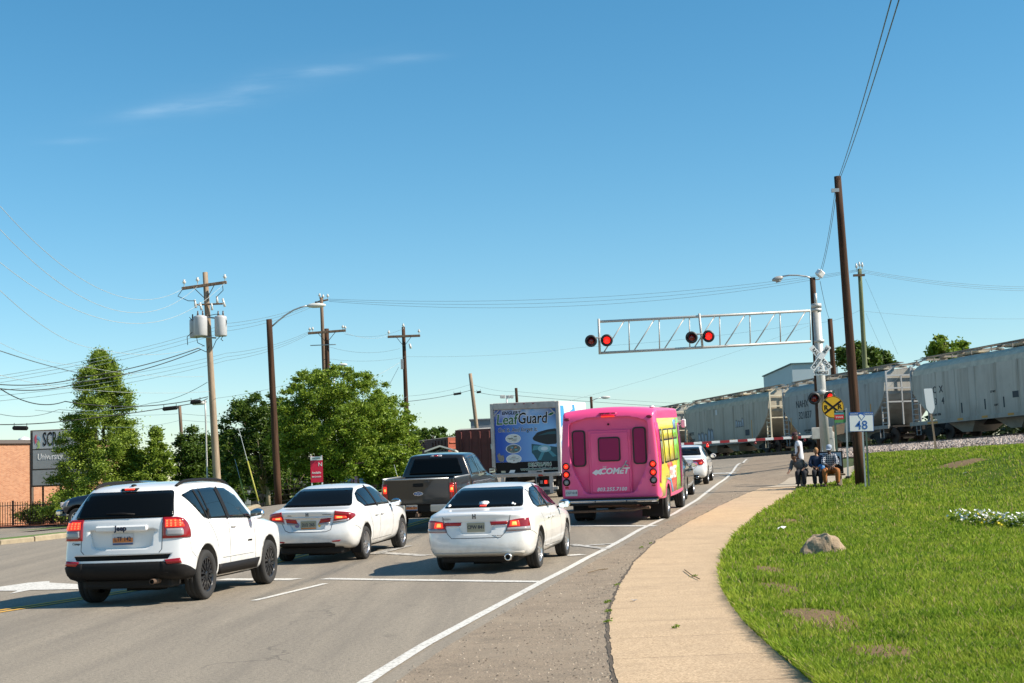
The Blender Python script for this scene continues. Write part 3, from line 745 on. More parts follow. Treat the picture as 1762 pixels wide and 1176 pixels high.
def ground_pose(px, py, tanh, overhang, wb, track):
    """matrix that puts the rear right tyre contact on photo pixel (px,py), heading tan = dx/dy"""
    c = gp(px, py); f = Vector((tanh, 1, 0)).normalized(); r = Vector((f.y, -f.x, 0))
    rr = c-r*track/2; fr = rr+f*wb
    def gz(p): return float(G(p.x, p.y))
    zr = (gz(rr-r*track/2)+gz(rr+r*track/2))/2; zf = (gz(fr-r*track/2)+gz(fr+r*track/2))/2
    F = (Vector((fr.x, fr.y, zf))-Vector((rr.x, rr.y, zr))).normalized()
    lz = gz(rr-r*track/2); rz = gz(rr+r*track/2); Rr = (r*track+Vector((0, 0, rz-lz))).normalized()
    U = Rr.cross(F).normalized(); Rr = F.cross(U).normalized(); o = Vector((rr.x, rr.y, zr))-F*overhang
    return Matrix(((Rr.x, F.x, U.x, o.x), (Rr.y, F.y, U.y, o.y), (Rr.z, F.z, U.z, o.z), (0, 0, 0, 1)))
def arches(o, ys, r, hw, depth=.30, zc=None):
    c = MB(); c.smooth = True
    for y in ys:
        for s in (-1, 1):
            c.lathe([(r, -depth/2), (r, depth/2+.3)], 40, Matrix.Translation((s*(hw-depth/2+.02), y, zc)) @ Matrix.Rotation(R(90*s), 4, 'Y'), cap=True)
    cut(o, c, M_['dark'])
def mirror_(parent, x, y, z, paint, s=1):
    m = MB(); m.smooth = True
    m.ball((0, 0, 0), (.115, .075, .085), 14, 8); o = m.build('side_mirror', paint, parent, Matrix.Translation((x+s*.10, y, z)))
    g = MB(); g.prism(rpoly([(-.09, -.06), (.09, -.055), (.095, .05), (-.085, .06)], .03), -.072, -.066, 'y'); g.build('mirror_glass', M_['mirror'], o)
    a = MB(); a.box((-s*.1, .02, -.05), (.09, .05, .03)); a.build('mirror_arm', M_['black'], o); return o
def under(parent, L, hw, z0=.22):
    m = MB(); m.bbox((0, L/2, z0+.06), (hw*1.5, L*.9, .16), .03); m.box((0, L*.2, z0-.02), (.5, .25, .14)); m.build('underbody', M_['dark'], parent)
def handle_(sk, y, z, m, parent): 
    p, n = sk.hit('right', y, z); b = MB(); b.bbox((0, 0, 0), (.03, .17, .028), .01); b.build('door_handle', m, parent, Matrix.Translation(p+Vector((.018, 0, 0))))
def both(f):
    return [f(1), f(-1)]
def mirp(poly): return [(-a, b) for a, b in poly][::-1]

def jeep():
    M = ground_pose(347, 1032, .167, .90, 2.635, 1.60)
    root = empty('parked_suv', M, label='white suv with black wheels and roof rails, nearest vehicle at the left, brake lights lit', cat='suv')
    root.name = 'suv'
    st = [(0, .40, 1.13, 1.55, .86, .60), (.10, .36, 1.13, 1.575, .885, .625), (.30, .33, 1.13, 1.60, .90, .65), (.62, .30, 1.12, 1.625, .905, .665), (1.0, .28, 1.11, 1.64, .905, .67), (1.7, .27, 1.08, 1.65, .905, .675),
          (2.2, .27, 1.06, 1.635, .905, .67), (2.6, .27, 1.04, 1.57, .905, .655), (2.95, .27, 1.02, 1.36, .905, .64), (3.3, .28, 1.0, 1.10, .905, .68), (3.55, .28, .98, 1.06, .90, .72), (4.0, .30, .94, 1.02, .89, .70), (4.3, .33, .88, .97, .85, .66), (4.42, .38, .82, .90, .80, .6)]
    tail = [(.2, .12), (.38, .03), (.45, .0), (.62, .0), (.68, .045), (.74, .06), (1.1, .075), (1.16, .09), (1.5, .29), (1.56, .36), (1.7, .40)]
    b = lat_body(st, tail, plan=.10, fade=.75, crown=.035, wlo=(.93, .985, 1., .995, .985, .965), lo=(0, .14, .36, .62, .88, 1))
    b.parent = root; b.matrix_parent_inverse.identity(); b.data.materials.append(M_['white'])
    arches(b, (.90, 3.535), .405, .905, .34, .375)
    c = MB(); zc = [(-.47, 1.03), (.47, 1.03), (.42, .80), (.34, .775), (-.34, .775), (-.42, .80)]
    c.prism(rpoly(zc, .03), -.3, .13, 'y'); cut(b, c, M_['white'])
    c = MB(); c.prism([(-.66, .625), (.66, .625), (.70, .69), (-.70, .69)], -.3, .10, 'y'); cut(b, c, M_['dark'])
    sk = Skin(b)
    rg = rpoly([(-.62, 1.545), (.62, 1.545), (.72, 1.185), (-.72, 1.185)], .05)
    sk.patch('rear_window', rg, 'rear', M_['reargl'], .008, root)
    # lower black bumper, wrapping
    lb = [(-.93, .585), (-.62, .60), (-.52, .575), (.52, .575), (.62, .60), (.93, .585), (.93, .50), (.80, .36), (.5, .27), (-.5, .27), (-.80, .36), (-.93, .50)]
    sk.patch('lower_bumper', [(-.60, .595), (.60, .595), (.66, .58), (.66, .35), (-.66, .35), (-.66, .58)], 'rear', M_['black'], .015, root, .05, .03)
    for s in (1, -1):
        sd = 'right' if s > 0 else 'left'
        sk.patch('lower_bumper', [(8, .59), (35, .57), (60, .51), (88, .44), (90, .36), (60, .34), (30, .36), (8, .36)], 'cornerR' if s > 0 else 'cornerL', M_['black'], .016, root, .05, .03)
        cn = 'cornerR' if s > 0 else 'cornerL'
        tl = sk.patch('tail_light', rpoly([(13, 1.175), (40, 1.175), (57, 1.13), (66, 1.0), (67, .90), (13, .90)], 1.0) if False else [(12, 1.18), (40, 1.18), (50, 1.16), (60, 1.09), (66, 1.0), (67, .90), (12, .90)], cn, M_['redlens'], .014, root, .04, .03)
        sk.patch('brake_glow', [(17, 1.15), (37, 1.15), (47, 1.11), (50, 1.05), (17, 1.05)], cn, M_['lit'], .020, root, .04, .008)
        for i in range(3):
            for j in range(4):
                p, n = sk.hit(cn, 21+7.5*j, 1.07+.03*i); d = MB(); d.prism(circ(0, 0, .013, 8), -.003, .004, 'y'); q = (-n).to_track_quat('Y', 'Z').to_matrix().to_4x4()
                d.build('lamp_diode', mat('diode red', (1, .2, .08), .3, emit=(1, .12, .04), es=1.0), tl, Matrix.Translation(p+n*.023) @ q)
        sk.patch('reversing_light', [(19, 1.03), (46, 1.03), (48, 1.0), (48, .945), (44, .93), (21, .93), (18, .95)], cn, M_['clearlens'], .021, root, .04, .008)
        sk.patch('reflector', [(15, .615), (40, .63), (42, .565), (20, .555)], cn, M_['redlens'], .020, root, .04, .01)
        # side glass with black pillars
        win = rpoly([(.46, 1.475), (.80, 1.545), (1.5, 1.565), (2.05, 1.545), (2.45, 1.42), (2.82, 1.12), (2.75, 1.075), (.98, 1.13), (.86, 1.15)], .04)
        sk.patch('side_windows', win, sd, M_['glass'], .006, root)
        for a, bb, w_ in (((1.0, 1.13), (.84, 1.545), .05), ((1.12, 1.12), (1.03, 1.555), .03), ((1.80, 1.10), (1.68, 1.56), .12)):
            sk.line('window_pillar', [a, bb], sd, w_, M_['black'], .013, root)
        sk.line('door_seam', [(1.78, 1.08), (1.80, .8), (1.80, .42), (1.25, .40)], sd, .010, parent=root); sk.line('door_seam', [(2.82, 1.05), (2.86, .8), (2.86, .42), (1.8, .40)], sd, .010, parent=root)
        sk.line('door_seam', [(.98, 1.12), (1.18, .95), (1.30, .80), (1.33, .7)], sd, .009, parent=root)
        sk.patch('sill_cladding', [(1.36, .32), (2.98, .32), (3.02, .46), (1.34, .46)], sd, M_['black'], .02, root, .15, .04)
        sk.line('bumper_seam', [(.30, .885), (.36, .70), (.50, .62)], sd, .008, parent=root)
        sk.line('door_moulding', [(1.5, .56), (2.8, .56)], sd, .02, M_['white'], .012, root)
        mirror_(root, s*.90, 2.70, 1.13, M_['chrome'], s)
        # roof rail
        m = MB(); m.smooth = True; pts = []
        for k in range(15):
            y = .55+k*.14; p, n = sk.hit('top', s*.60, y); e = min(1, min(k, 14-k)/2.0); pts.append((s*.60, y, p.z+.010+.022*e))
        m.tube(pts, [.020]+[.024]*13+[.02], 8); m.build('roof_rail', M_['black'], root)
    handle_(sk, 1.95, .98, M_['white'], root)
    p, n = sk.hit('right', .9+.14, 1.19); hb = MB(); hb.bbox((0, 0, 0), (.03, .05, .16), .01); hb.build('door_handle', M_['black'], root, Matrix.Translation(p+Vector((.012, 0, 0))))
    sk.line('tailgate_seam', [(-.74, 1.16), (-.60, 1.16), (-.60, .76), (-.55, .715)], 'rear', .009, parent=root); sk.line('tailgate_seam', [(.74, 1.16), (.575, 1.16), (.575, .76), (.54, .715)], 'rear', .009, parent=root)
    # handle bar over the plate, badge, plate, wiper, high lamp, exhaust
    y0 = sk.hit('rear', 0, 1.06)[0].y
    m = MB(); m.bbox((0, y0-.004, 1.052), (.76, .05, .085), .02); m.build('tailgate_handle_bar', M_['white'], root)
    text('badge', 'Jeep', .10, M_['ink'], root, RM(0, y0-.031, 1.055), .003, bold=.004)
    plate(root, sk, 0, .905, 'LTF 142', M_['platew'], M_['plate_o'], M_['plate_b'], M_['ink'], y=sk.hit('rear', 0, .905)[0].y-.012)
    text('badge', 'Compass', .045, M_['black'], root, RM(-.66, sk.hit('rear', -.66, .86)[0].y-.006, .86), .003, sx=.9)
    text('badge', 'LATITUDE', .04, M_['black'], root, RM(sk.hit('right', 2.62, .74)[0].x+.006, 2.62, .74, 90, 0, 90), .003)
    pr = [(-.12, 1.583), (.12, 1.583), (.105, 1.555), (-.105, 1.555)]
    sk.patch('high_brake_light', [(-.13, 1.585), (.13, 1.585), (.11, 1.555), (-.11, 1.555)], 'rear', M_['black'], .012, root, .05); sk.patch('brake_glow', [(-.075, 1.58), (.075, 1.58), (.065, 1.562), (-.065, 1.562)], 'rear', M_['lit'], .018, root, .05)
    m = MB(); m.smooth = True; q = [sk.hit('rear', x, z) for x, z in ((-.0, 1.235), (-.12, 1.245), (-.25, 1.25))]; q2 = [sk.hit('rear', x, z) for x, z in ((.18, 1.225), (.0, 1.24), (-.24, 1.245))]
    m.tube([a+n*.03 for a, n in q2], [.012, .016, .01], 6); m.build('rear_wiper', M_['black'], root)
    m = MB(); m.smooth = True; m.lathe([(.03, -.14), (.036, -.14), (.036, .1)], 16, Matrix.Translation((.47, .12, .33)) @ Matrix.Rotation(R(-90), 4, 'X')); m.mi = 1; m.lathe([(.03, -.1), (.001, -.1)], 16, Matrix.Translation((.47, .12, .33)) @ Matrix.Rotation(R(-90), 4, 'X'))
    m.build('exhaust', [M_['rust'], M_['dark']], root)
    m = MB(); m.smooth = True; m.lathe([(.001, 0), (.10, .0), (.12, .05), (.12, .5), (.1, .55), (.001, .55)], 16, Matrix.Translation((-.3, .38, .34)) @ Matrix.Rotation(R(90), 4, 'Y')); m.build('silencer', M_['rust'], root)
    p, n = sk.hit('top', 0, .5); m = MB(); m.smooth = True; m.ball((0, 0, .01), (.03, .07, .018)); m.build('roof_antenna_base', M_['black'], root, Matrix.Translation(p))
    under(root, 4.4, .85, .25)
    for s in (1, -1):
        for y in (.90, 3.535): wheel(root, s*.79, y, .347, .225, M_['blackrim'], 's8', s, .70)
    return root

def sedan(kind, M, label, paint, cat='sedan', rimm=None):
    """four sedans that differ in tail, lamps and glass"""
    K = kind; root = empty({'a': 'sedan'}.get(K, 'sedan'), M, label=label, cat=cat)
    if K == 'civic':   # short, high tail, angular lamps
        st = [(0, .36, .93, .985, .80, .66), (.10, .32, .94, 1.0, .845, .70), (.28, .27, .95, 1.015, .87, .72), (.50, .25, .96, 1.03, .877, .71), (.66, .25, .965, 1.07, .877, .67), (1.0, .24, .97, 1.25, .877, .60), (1.3, .24, .965, 1.375, .877, .575), (1.75, .23, .955, 1.43, .877, .565),
              (2.2, .23, .94, 1.425, .877, .565), (2.55, .23, .93, 1.36, .877, .575), (2.95, .24, .915, 1.17, .877, .61), (3.3, .24, .90, .985, .875, .70), (3.7, .25, .86, .93, .865, .70), (4.15, .27, .78, .85, .83, .64), (4.42, .30, .70, .75, .77, .58), (4.55, .36, .62, .66, .70, .5)]
        tail = [(.2, .14), (.34, .04), (.46, .0), (.60, .0), (.66, .04), (.70, .075), (.86, .085), (.93, .035), (.985, .02), (1.03, .05)]
        wb, oh, wr, tr_, L, hwm = 2.67, 1.0, .317, 1.53, 4.55, .877
    elif K == 'altima':
        st = [(0, .34, .93, .985, .78, .60), (.10, .30, .95, 1.01, .84, .66), (.28, .27, .965, 1.035, .88, .69), (.55, .25, .98, 1.06, .89, .69), (.80, .25, .98, 1.13, .89, .65), (1.15, .24, .98, 1.29, .89, .60), (1.5, .24, .975, 1.41, .89, .585), (1.9, .23, .965, 1.47, .89, .58),
              (2.4, .23, .95, 1.46, .89, .58), (2.75, .23, .94, 1.39, .89, .59), (3.15, .24, .925, 1.2, .89, .62), (3.55, .24, .91, 1.0, .885, .70), (4.0, .25, .86, .94, .87, .70), (4.5, .28, .76, .83, .82, .6), (4.75, .32, .68, .73, .75, .5)]
        tail = [(.2, .12), (.32, .04), (.46, .0), (.62, .0), (.70, .05), (.95, .06), (1.03, .06)]
        wb, oh, wr, tr_, L, hwm = 2.78, 1.05, .33, 1.55, 4.75, .89
    else:   # accord and the dark sedan: long flat boot
        st = [(0, .34, .95, 1.005, .81, .66), (.10, .30, .96, 1.02, .86, .71), (.28, .26, .97, 1.035, .90, .745), (.50, .24, .98, 1.05, .92, .74), (.72, .24, .985, 1.09, .923, .70), (1.05, .23, .985, 1.24, .923, .635), (1.38, .23, .98, 1.385, .923, .60), (1.8, .23, .97, 1.455, .923, .59),
              (2.3, .23, .955, 1.46, .923, .59), (2.75, .23, .94, 1.40, .923, .60), (3.15, .24, .93, 1.22, .923, .63), (3.55, .24, .92, 1.01, .92, .72), (4.0, .25, .88, .96, .91, .74), (4.5, .27, .80, .87, .88, .68), (4.8, .30, .72, .77, .82, .6), (4.93, .36, .64, .68, .76, .5)]
        tail = [(.2, .13), (.30, .04), (.42, .0), (.56, .0), (.62, .035), (.66, .055), (.90, .07), (.98, .045), (1.03, .07)]
        wb, oh, wr, tr_, L, hwm = 2.80, 1.10, .327, 1.58, 4.93, .923
    b = lat_body(st, tail, plan=.13, fade=.6, crown=.03); b.parent = root; b.data.materials.append(paint)
    arches(b, (oh, oh+wb), wr+.055, hwm, .30, wr+.02)
    c = MB(); dzz = .0
    if K == 'accord': c.prism(rpoly([(-.34, .875), (.34, .875), (.24, .665), (-.24, .665)], .02), -.3, .085, 'y')
    elif K == 'civic': c.prism(rpoly([(-.42, .845), (.42, .845), (.30, .64), (-.30, .64)], .03), -.3, .105, 'y')
    else: c.prism(rpoly([(-.3, .84), (.3, .84), (.24, .65), (-.24, .65)], .02), -.3, .08, 'y')
    cut(b, c, paint); sk = Skin(b)
    if K == 'civic': rg = [(-.53, 1.375), (.53, 1.375), (.70, 1.055), (-.70, 1.055)]
    elif K == 'altima': rg = [(-.53, 1.42), (.53, 1.42), (.66, 1.12), (-.66, 1.12)]
    else: rg = [(-.56, 1.405), (.56, 1.405), (.70, 1.085), (-.70, 1.085)]
    sk.patch('rear_window', rpoly(rg, .05), 'rear', M_['reargl'], .006, root, .05)
    wt = {'civic': 1.0, 'altima': 1.02, 'accord': 1.02, 'grey': 1.02}[K]
    for s in (1, -1):
        sd = 'right' if s > 0 else 'left'
        if K == 'civic': win = [(.95, 1.13), (1.10, 1.27), (1.35, 1.345), (1.8, 1.375), (2.2, 1.36), (2.55, 1.26), (2.95, 1.03), (2.9, .985), (1.12, 1.01)]; pil = (((1.33, 1.01), (1.17, 1.33), .025), ((1.93, .98), (1.80, 1.40), .09))
        elif K == 'altima': win = [(1.12, 1.11), (1.4, 1.31), (1.8, 1.405), (2.3, 1.40), (2.75, 1.27), (3.1, 1.05), (3.05, 1.005), (1.25, 1.03)]; pil = (((1.5, 1.02), (1.40, 1.36), .025), ((2.05, 1.0), (1.95, 1.43), .09))
        else: win = [(1.10, 1.10), (1.30, 1.27), (1.60, 1.375), (2.0, 1.405), (2.4, 1.395), (2.75, 1.31), (3.15, 1.06), (3.12, 1.01), (1.22, 1.04)]; pil = (((1.5, 1.03), (1.36, 1.35), .025), ((2.12, 1.0), (2.0, 1.43), .09))
        sk.patch('side_windows', rpoly(win, .04), sd, M_['glass'], .006, root)
        for a, bb, w_ in pil: sk.line('window_pillar', [a, bb], sd, w_, M_['black'], .012, root)
        y1 = pil[1][0][0]; y2 = win[-2][0]-.05; zb = .34
        sk.line('door_seam', [(y1, 1.0), (y1+.02, .8), (y1, zb), (oh+wr+.18, zb)], sd, .009, parent=root); sk.line('door_seam', [(y2, .97), (y2+.06, .75), (y2+.03, zb), (y1, zb)], sd, .009, parent=root)
        sk.line('door_seam', [(win[-1][0]-.03, 1.0), (oh+wr-.02, .86), (oh+wr+.12, .62), (oh+wr+.18, zb)], sd, .008, parent=root)
        mirror_(root, s*(hwm-.02), y2+.02, 1.0+(.02 if K != 'civic' else 0), {'accord': M_['chrome'], 'civic': M_['chrome'], 'grey': M_['chrome']}.get(K, paint), s)
        if s > 0:
            for yy in (y1-.22, y2-.30-.45): handle_(sk, yy, .84 if K != 'civic' else .82, paint, root)
        P = (lambda q, s=s: [(s*a, b_) for a, b_ in q][::s])
        if K == 'accord' or K == 'grey':
            cn = 'cornerR' if s > 0 else 'cornerL'
            tl = sk.patch('tail_light', [(9, .875), (35, .90), (62, .905), (66, .70), (2, .695)], cn, M_['redlens'], .012, root, .04)
            if K == 'accord':
                sk.patch('brake_glow', [(13, .865), (33, .87), (35, .775), (10, .775)], cn, M_['lit'], .018, root, .04, .006)
                sk.patch('brake_glow', [(17, .85), (27, .85), (28, .79), (16, .79)], cn, M_['hot'], .021, root, .04, .004)
            sk.patch('reversing_light', [(4, .75), (62, .765), (64, .705), (2.5, .70)], cn, M_['clearlens'], .018, root, .04, .006)
            sk.patch('light_bar', P([(.245, .865), (.545, .865), (.535, .81), (.26, .81)]), 'rear', M_['redlens'], .010, root, .05); sk.patch('chrome_strip', P([(.262, .808), (.535, .808), (.532, .79), (.27, .79)]), 'rear', M_['chrome'], .010, root, .05)
        elif K == 'civic':
            cn = 'cornerR' if s > 0 else 'cornerL'
            sk.patch('tail_light', [(4, .985), (35, .955), (64, .915), (68, .88), (40, .80), (-3, .77), (0, .86)], cn, M_['redlens'], .014, root, .04)
            sk.patch('brake_glow', [(4, .905), (34, .885), (36, .845), (3, .845)], cn, M_['lit'], .021, root, .04, .006); sk.patch('brake_glow', [(8, .89), (24, .88), (24, .855), (8, .855)], cn, M_['hot'], .024, root, .04, .004)
            sk.patch('reversing_light', [(-2, .795), (42, .83), (38, .80), (-3, .762)], cn, M_['clearlens'], .022, root, .05, .006)
            sk.patch('boot_light', P([(.25, .845), (.45, .86), (.43, .79), (.205, .76)]), 'rear', M_['redlens'], .010, root, .05)
            sk.patch('reversing_light', P([(.205, .76), (.43, .79), (.42, .755), (.19, .725)]), 'rear', M_['clearlens'], .012, root, .05)
            sk.patch('reflector', P([(.46, .43), (.63, .445), (.60, .415), (.48, .412)]), 'rear', M_['redlens'], .008, root, .05)
        else:
            sk.patch('tail_light', rpoly(P([(.50, .80), (.62, .88), (.76, .91), (.78, .86), (.73, .77), (.62, .76)]), .02), 'rear', M_['redlens'], .012, root, .04); sk.patch('brake_glow', rpoly(P([(.62, .86), (.72, .87), (.70, .79), (.62, .79)]), .02), 'rear', M_['lit'], .018, root, .04, .006)
            sk.patch('tail_light', rpoly([(.05, .95), (.28, .98), (.14, .84), (.05, .82)], .02), sd, M_['redlens'], .010, root, .04)
    y = lambda x, z: sk.hit('rear', x, z)[0].y
    # boot lid seams
    if K in ('accord', 'grey'):
        sk.line('boot_seam', [(-.60, 1.035), (-.57, .89), (-.50, .68), (-.42, .60), (.42, .60), (.50, .68), (.57, .89), (.60, 1.035)], 'rear', .010, parent=root)
        sk.patch('bumper_lip', rpoly([(-.80, .36), (.80, .36), (.74, .29), (-.74, .29)], .03), 'rear', mat('lower bumper trim', (.42, .40, .36), .5) if K == 'accord' else M_['black'], .012, root, .06)
    for sd in ('right', 'left'): sk.line('bumper_seam', [(.30, .70), (.45, .665), (oh-wr-.06, .60)], sd, .008, parent=root)
    if K == 'accord':
        text('badge', 'H', .10, M_['badge'], root, RM(-.02, y(0, .955)-.010, .955), .004, bold=.006, sx=.9); text('badge', 'Accord', .055, M_['badge'], root, RM(-.50, y(-.5, .925)-.008, .925), .003, shear=.3)
        text('badge', 'SPECIAL EDITION', .022, M_['black'], root, RM(.36, y(.36, .63)-.006, .63), .002)
        plate(root, sk, 0, .775, 'CPW 841', M_['plate_t'], None, None, M_['ink'])
        E = Matrix.Translation((.55, .05, .275)) @ Matrix.Rotation(R(-90), 4, 'X'); m = MB(); m.smooth = True; m.lathe([(.042, -.08), (.058, -.085), (.062, -.05), (.062, .2)], 20, E); m.mi = 1; m.lathe([(.05, -.04), (.001, -.04)], 20, E); m.build('exhaust', [M_['chrome'], M_['dark']], root)
        for (x, z, r_) in ((-.62, 1.12, .035), (.50, 1.13, .025), (.545, 1.115, .02)): sk.patch('window_sticker', circ(x, z, r_, 9, r_*.6), 'rear', M_['whitep'], .011, root, .1, .003)
        sk.patch('window_sticker', [(-.10, 1.165), (-.02, 1.18), (.05, 1.175), (.085, 1.155), (.06, 1.13), (.07, 1.125), (-.09, 1.13), (-.08, 1.145)], 'rear', M_['whitep'], .011, root, .1, .003)
        sk.patch('high_brake_light', rect(-.06, .06, 1.098, 1.118), 'rear', M_['lit'], .009, root, .1, .003)
    elif K == 'civic':
        sk.patch('chrome_strip', [(-.52, .885), (.52, .885), (.47, .862), (-.47, .862)], 'rear', M_['chrome'], .014, root, .06)
        text('badge', 'H', .085, M_['badge'], root, RM(-.0, y(0, .935)-.010, .93), .004, bold=.006, sx=.9); text('badge', 'CIVIC', .035, M_['badge'], root, RM(-.36, y(-.36, .915)-.008, .915), .003); text('badge', 'earthdreams', .035, M_['badge'], root, RM(.38, y(.38, .93)-.008, .93), .003)
        plate(root, sk, .0, .735, '2U2 265', M_['plate_t'], None, M_['plate_o'], M_['ink'])
        sk.patch('round_sticker', circ(-.225, .735, .062, 20), 'rear', M_['whitep'], .006, root, .1, .003); sk.patch('round_sticker', circ(-.225, .735, .045, 20), 'rear', mat('sticker violet', (.25, .2, .35), .6), .010, root, .1, .003); sk.patch('ribbon_sticker', circ(.215, .735, .028, 12, .042), 'rear', M_['yellow'], .006, root, .1, .003)
        sk.line('boot_seam', [(-.66, .97), (-.55, .80), (-.45, .64), (-.36, .605), (.36, .605), (.45, .64), (.47, .76)], 'rear', .010, parent=root)
        sk.patch('lower_bumper', rpoly([(-.62, .37), (-.52, .405), (.42, .405), (.52, .37), (.48, .31), (-.55, .31)], .02), 'rear', M_['black'], .012, root, .06)
    elif K == 'altima':
        sk.line('boot_seam', [(-.60, 1.03), (-.5, .70), (-.40, .62), (.40, .62), (.5, .70), (.60, 1.03)], 'rear', .010, parent=root)
        for s in (-1, 1):
            E = Matrix.Translation((s*.52, .05, .30)) @ Matrix.Rotation(R(-90), 4, 'X'); m = MB(); m.smooth = True; m.lathe([(.036, -.08), (.046, -.085), (.05, .2)], 16, E); m.mi = 1; m.lathe([(.036, -.04), (.001, -.04)], 16, E); m.build('exhaust', [M_['chrome'], M_['dark']], root)
        plate(root, sk, 0, .745, 'KJD 528', M_['platew'], None, M_['plate_b'], M_['ink'])
        sk.patch('lower_bumper', rpoly([(-.6, .40), (.6, .40), (.54, .32), (-.54, .32)], .03), 'rear', M_['black'], .01, root, .06)
    else: plate(root, sk, 0, .745, 'HBT 907', M_['platew'], None, M_['plate_b'], M_['ink'])
    under(root, L, hwm-.05, .20)
    rm = rimm or M_['alloy']; sty = {'civic': 'v5', 'accord': 's10', 'altima': 'y5', 'grey': 's7'}[K]
    for s in (1, -1):
        for yy in (oh, oh+wb): wheel(root, s*(tr_/2), yy, wr, .205, rm, sty, s, .68)
    if K == 'civic':
        for s in (1, -1): m = MB(); m.bbox((0, 0, 0), (.20, .02, .26), .01); m.build('mud_flap', M_['black'], root, Matrix.Translation((s*.77, oh-.36, .28)))
    return root

def truck_grille(): pass
def pickup():
    M = ground_pose(803, 909, .20, 1.25, 3.68, 1.75)
    M = M @ Matrix.Scale(.94, 4)
    root = empty('pickup_truck', M, label='dark brown pickup truck behind the two white sedans, brake lamp lit', cat='pickup truck')
    pt = M_['pickup']
    # bed
    st = [(0, .55, 1.30, 1.38, .98, .95), (.06, .52, 1.30, 1.39, 1.0, .965), (.3, .5, 1.30, 1.39, 1.0, .965), (1.0, .5, 1.3, 1.39, 1.0, .965), (1.72, .5, 1.30, 1.39, 1.0, .965), (1.78, .5, 1.30, 1.39, .99, .95)]
    b = lat_body(st, [(0, 0), (2, 0)], plan=.02, fade=.3, crown=0, nplan=0, levels=2, wlo=(.95, .99, 1, 1, .99, .98)); b.name = 'load_bed'; b.parent = root; b.data.materials.append(pt)
    c = MB(); c.box((0, .93, 1.3), (1.66, 1.62, .9)); cut(b, c, M_['dark']); arches(b, (1.25,), .47, 1.0, .4, .44); sk = Skin(b)
    # cab and bonnet
    st = [(1.82, .5, 1.32, 1.88, .99, .70), (1.88, .5, 1.32, 1.93, 1.0, .74), (2.1, .48, 1.32, 1.955, 1.0, .76), (2.9, .46, 1.32, 1.97, 1.0, .76), (3.4, .46, 1.31, 1.95, 1.0, .75), (3.8, .46, 1.31, 1.82, 1.0, .74), (4.25, .47, 1.30, 1.42, 1.0, .80), (4.5, .48, 1.28, 1.36, .99, .84), (5.2, .5, 1.2, 1.28, .98, .82), (5.7, .55, 1.1, 1.18, .95, .75), (5.85, .6, 1.02, 1.08, .9, .7)]
    cb = lat_body([(a-1.82, *q) for a, *q in st], [(0, 0), (1.4, .0), (1.95, .14)], plan=.03, fade=.4, crown=.03, wlo=(.95, .99, 1, 1, .99, .975))
    for v in cb.data.vertices: v.co.y += 1.82
    cb.name = 'cab'; cb.parent = root; cb.data.materials.append(pt); arches(cb, (1.25+3.68,), .47, 1.0, .4, .44); sc = Skin(cb)
    sc.patch('rear_window', rpoly([(-.60, 1.865), (.60, 1.865), (.76, 1.43), (-.76, 1.43)], .05), 'rear', M_['reargl'], .006, root)
    sc.patch('high_brake_light', rect(-.16, .16, 1.90, 1.945), 'rear', M_['clearlens'], .012, root, .08); sc.patch('brake_glow', rect(-.06, .06, 1.905, 1.94), 'rear', M_['redlens'], .018, root, .08, .006)
    for s in (1, -1):
        sd = 'right' if s > 0 else 'left'
        sc.patch('side_windows', rpoly([(2.1, 1.85), (2.9, 1.88), (3.35, 1.86), (3.7, 1.78), (4.05, 1.45), (4.0, 1.38), (2.05, 1.38)], .05), sd, M_['glass'], .006, root)
        sc.line('window_pillar', [(2.95, 1.36), (2.9, 1.9)], sd, .09, pt, .012, root); mirror_(root, s*1.02, 4.0, 1.42, M_['black'], s)
        P = (lambda q, s=s: [(s*a, b_) for a, b_ in q][::s])
        sk.patch('tail_light', rpoly(P([(.83, 1.27), (.95, 1.27), (.95, .86), (.83, .86)]), .02), 'rear', M_['redlens'], .012, root, .05); sk.patch('tail_light', rpoly([(.02, 1.27), (.12, 1.27), (.08, 1.06), (.12, .86), (.02, .86)], .01), sd, M_['redlens'], .010, root, .05)
        sk.patch('brake_glow', rpoly(P([(.845, 1.21), (.935, 1.21), (.935, 1.03), (.845, 1.03)]), .02), 'rear', M_['lit'], .018, root, .05, .006); sk.patch('brake_glow', rpoly(P([(.86, 1.15), (.92, 1.15), (.92, 1.08), (.86, 1.08)]), .015), 'rear', M_['hot'], .022, root, .05, .004)
    sk.line('tailgate_seam', [(-.81, 1.36), (-.81, .74), (.81, .74), (.81, 1.36)], 'rear', .012, parent=root)
    m = MB(); m.smooth = True; m.tube([(-.82, -.0, 1.385), (.82, -.0, 1.385)], .022, 8); m.tube([(-.96, .05, 1.40), (-.96, 1.75, 1.40)], .02, 8); m.tube([(.96, .05, 1.40), (.96, 1.75, 1.40)], .02, 8); m.build('bed_rail', M_['steel'], root)
    m = MB(); m.bbox((0, -.005, 1.23), (.28, .03, .09), .02); m.build('tailgate_handle', M_['black'], root)
    m = MB(); m.prism(circ(0, 0, .13, 24, .052), -.012, .0, 'y'); o = m.build('badge', M_['chrome'], root, Matrix.Translation((0, sk.hit('rear', 0, 1.03)[0].y-.002, 1.01))); m = MB(); m.prism(circ(0, 0, .118, 24, .042), -.016, -.01, 'y'); m.build('badge_field', mat('badge blue', (.02, .07, .25), .4), o); text('lettering', 'Ford', .085, M_['whitep'], o, RM(0, -.018, 0), .002, shear=.35)
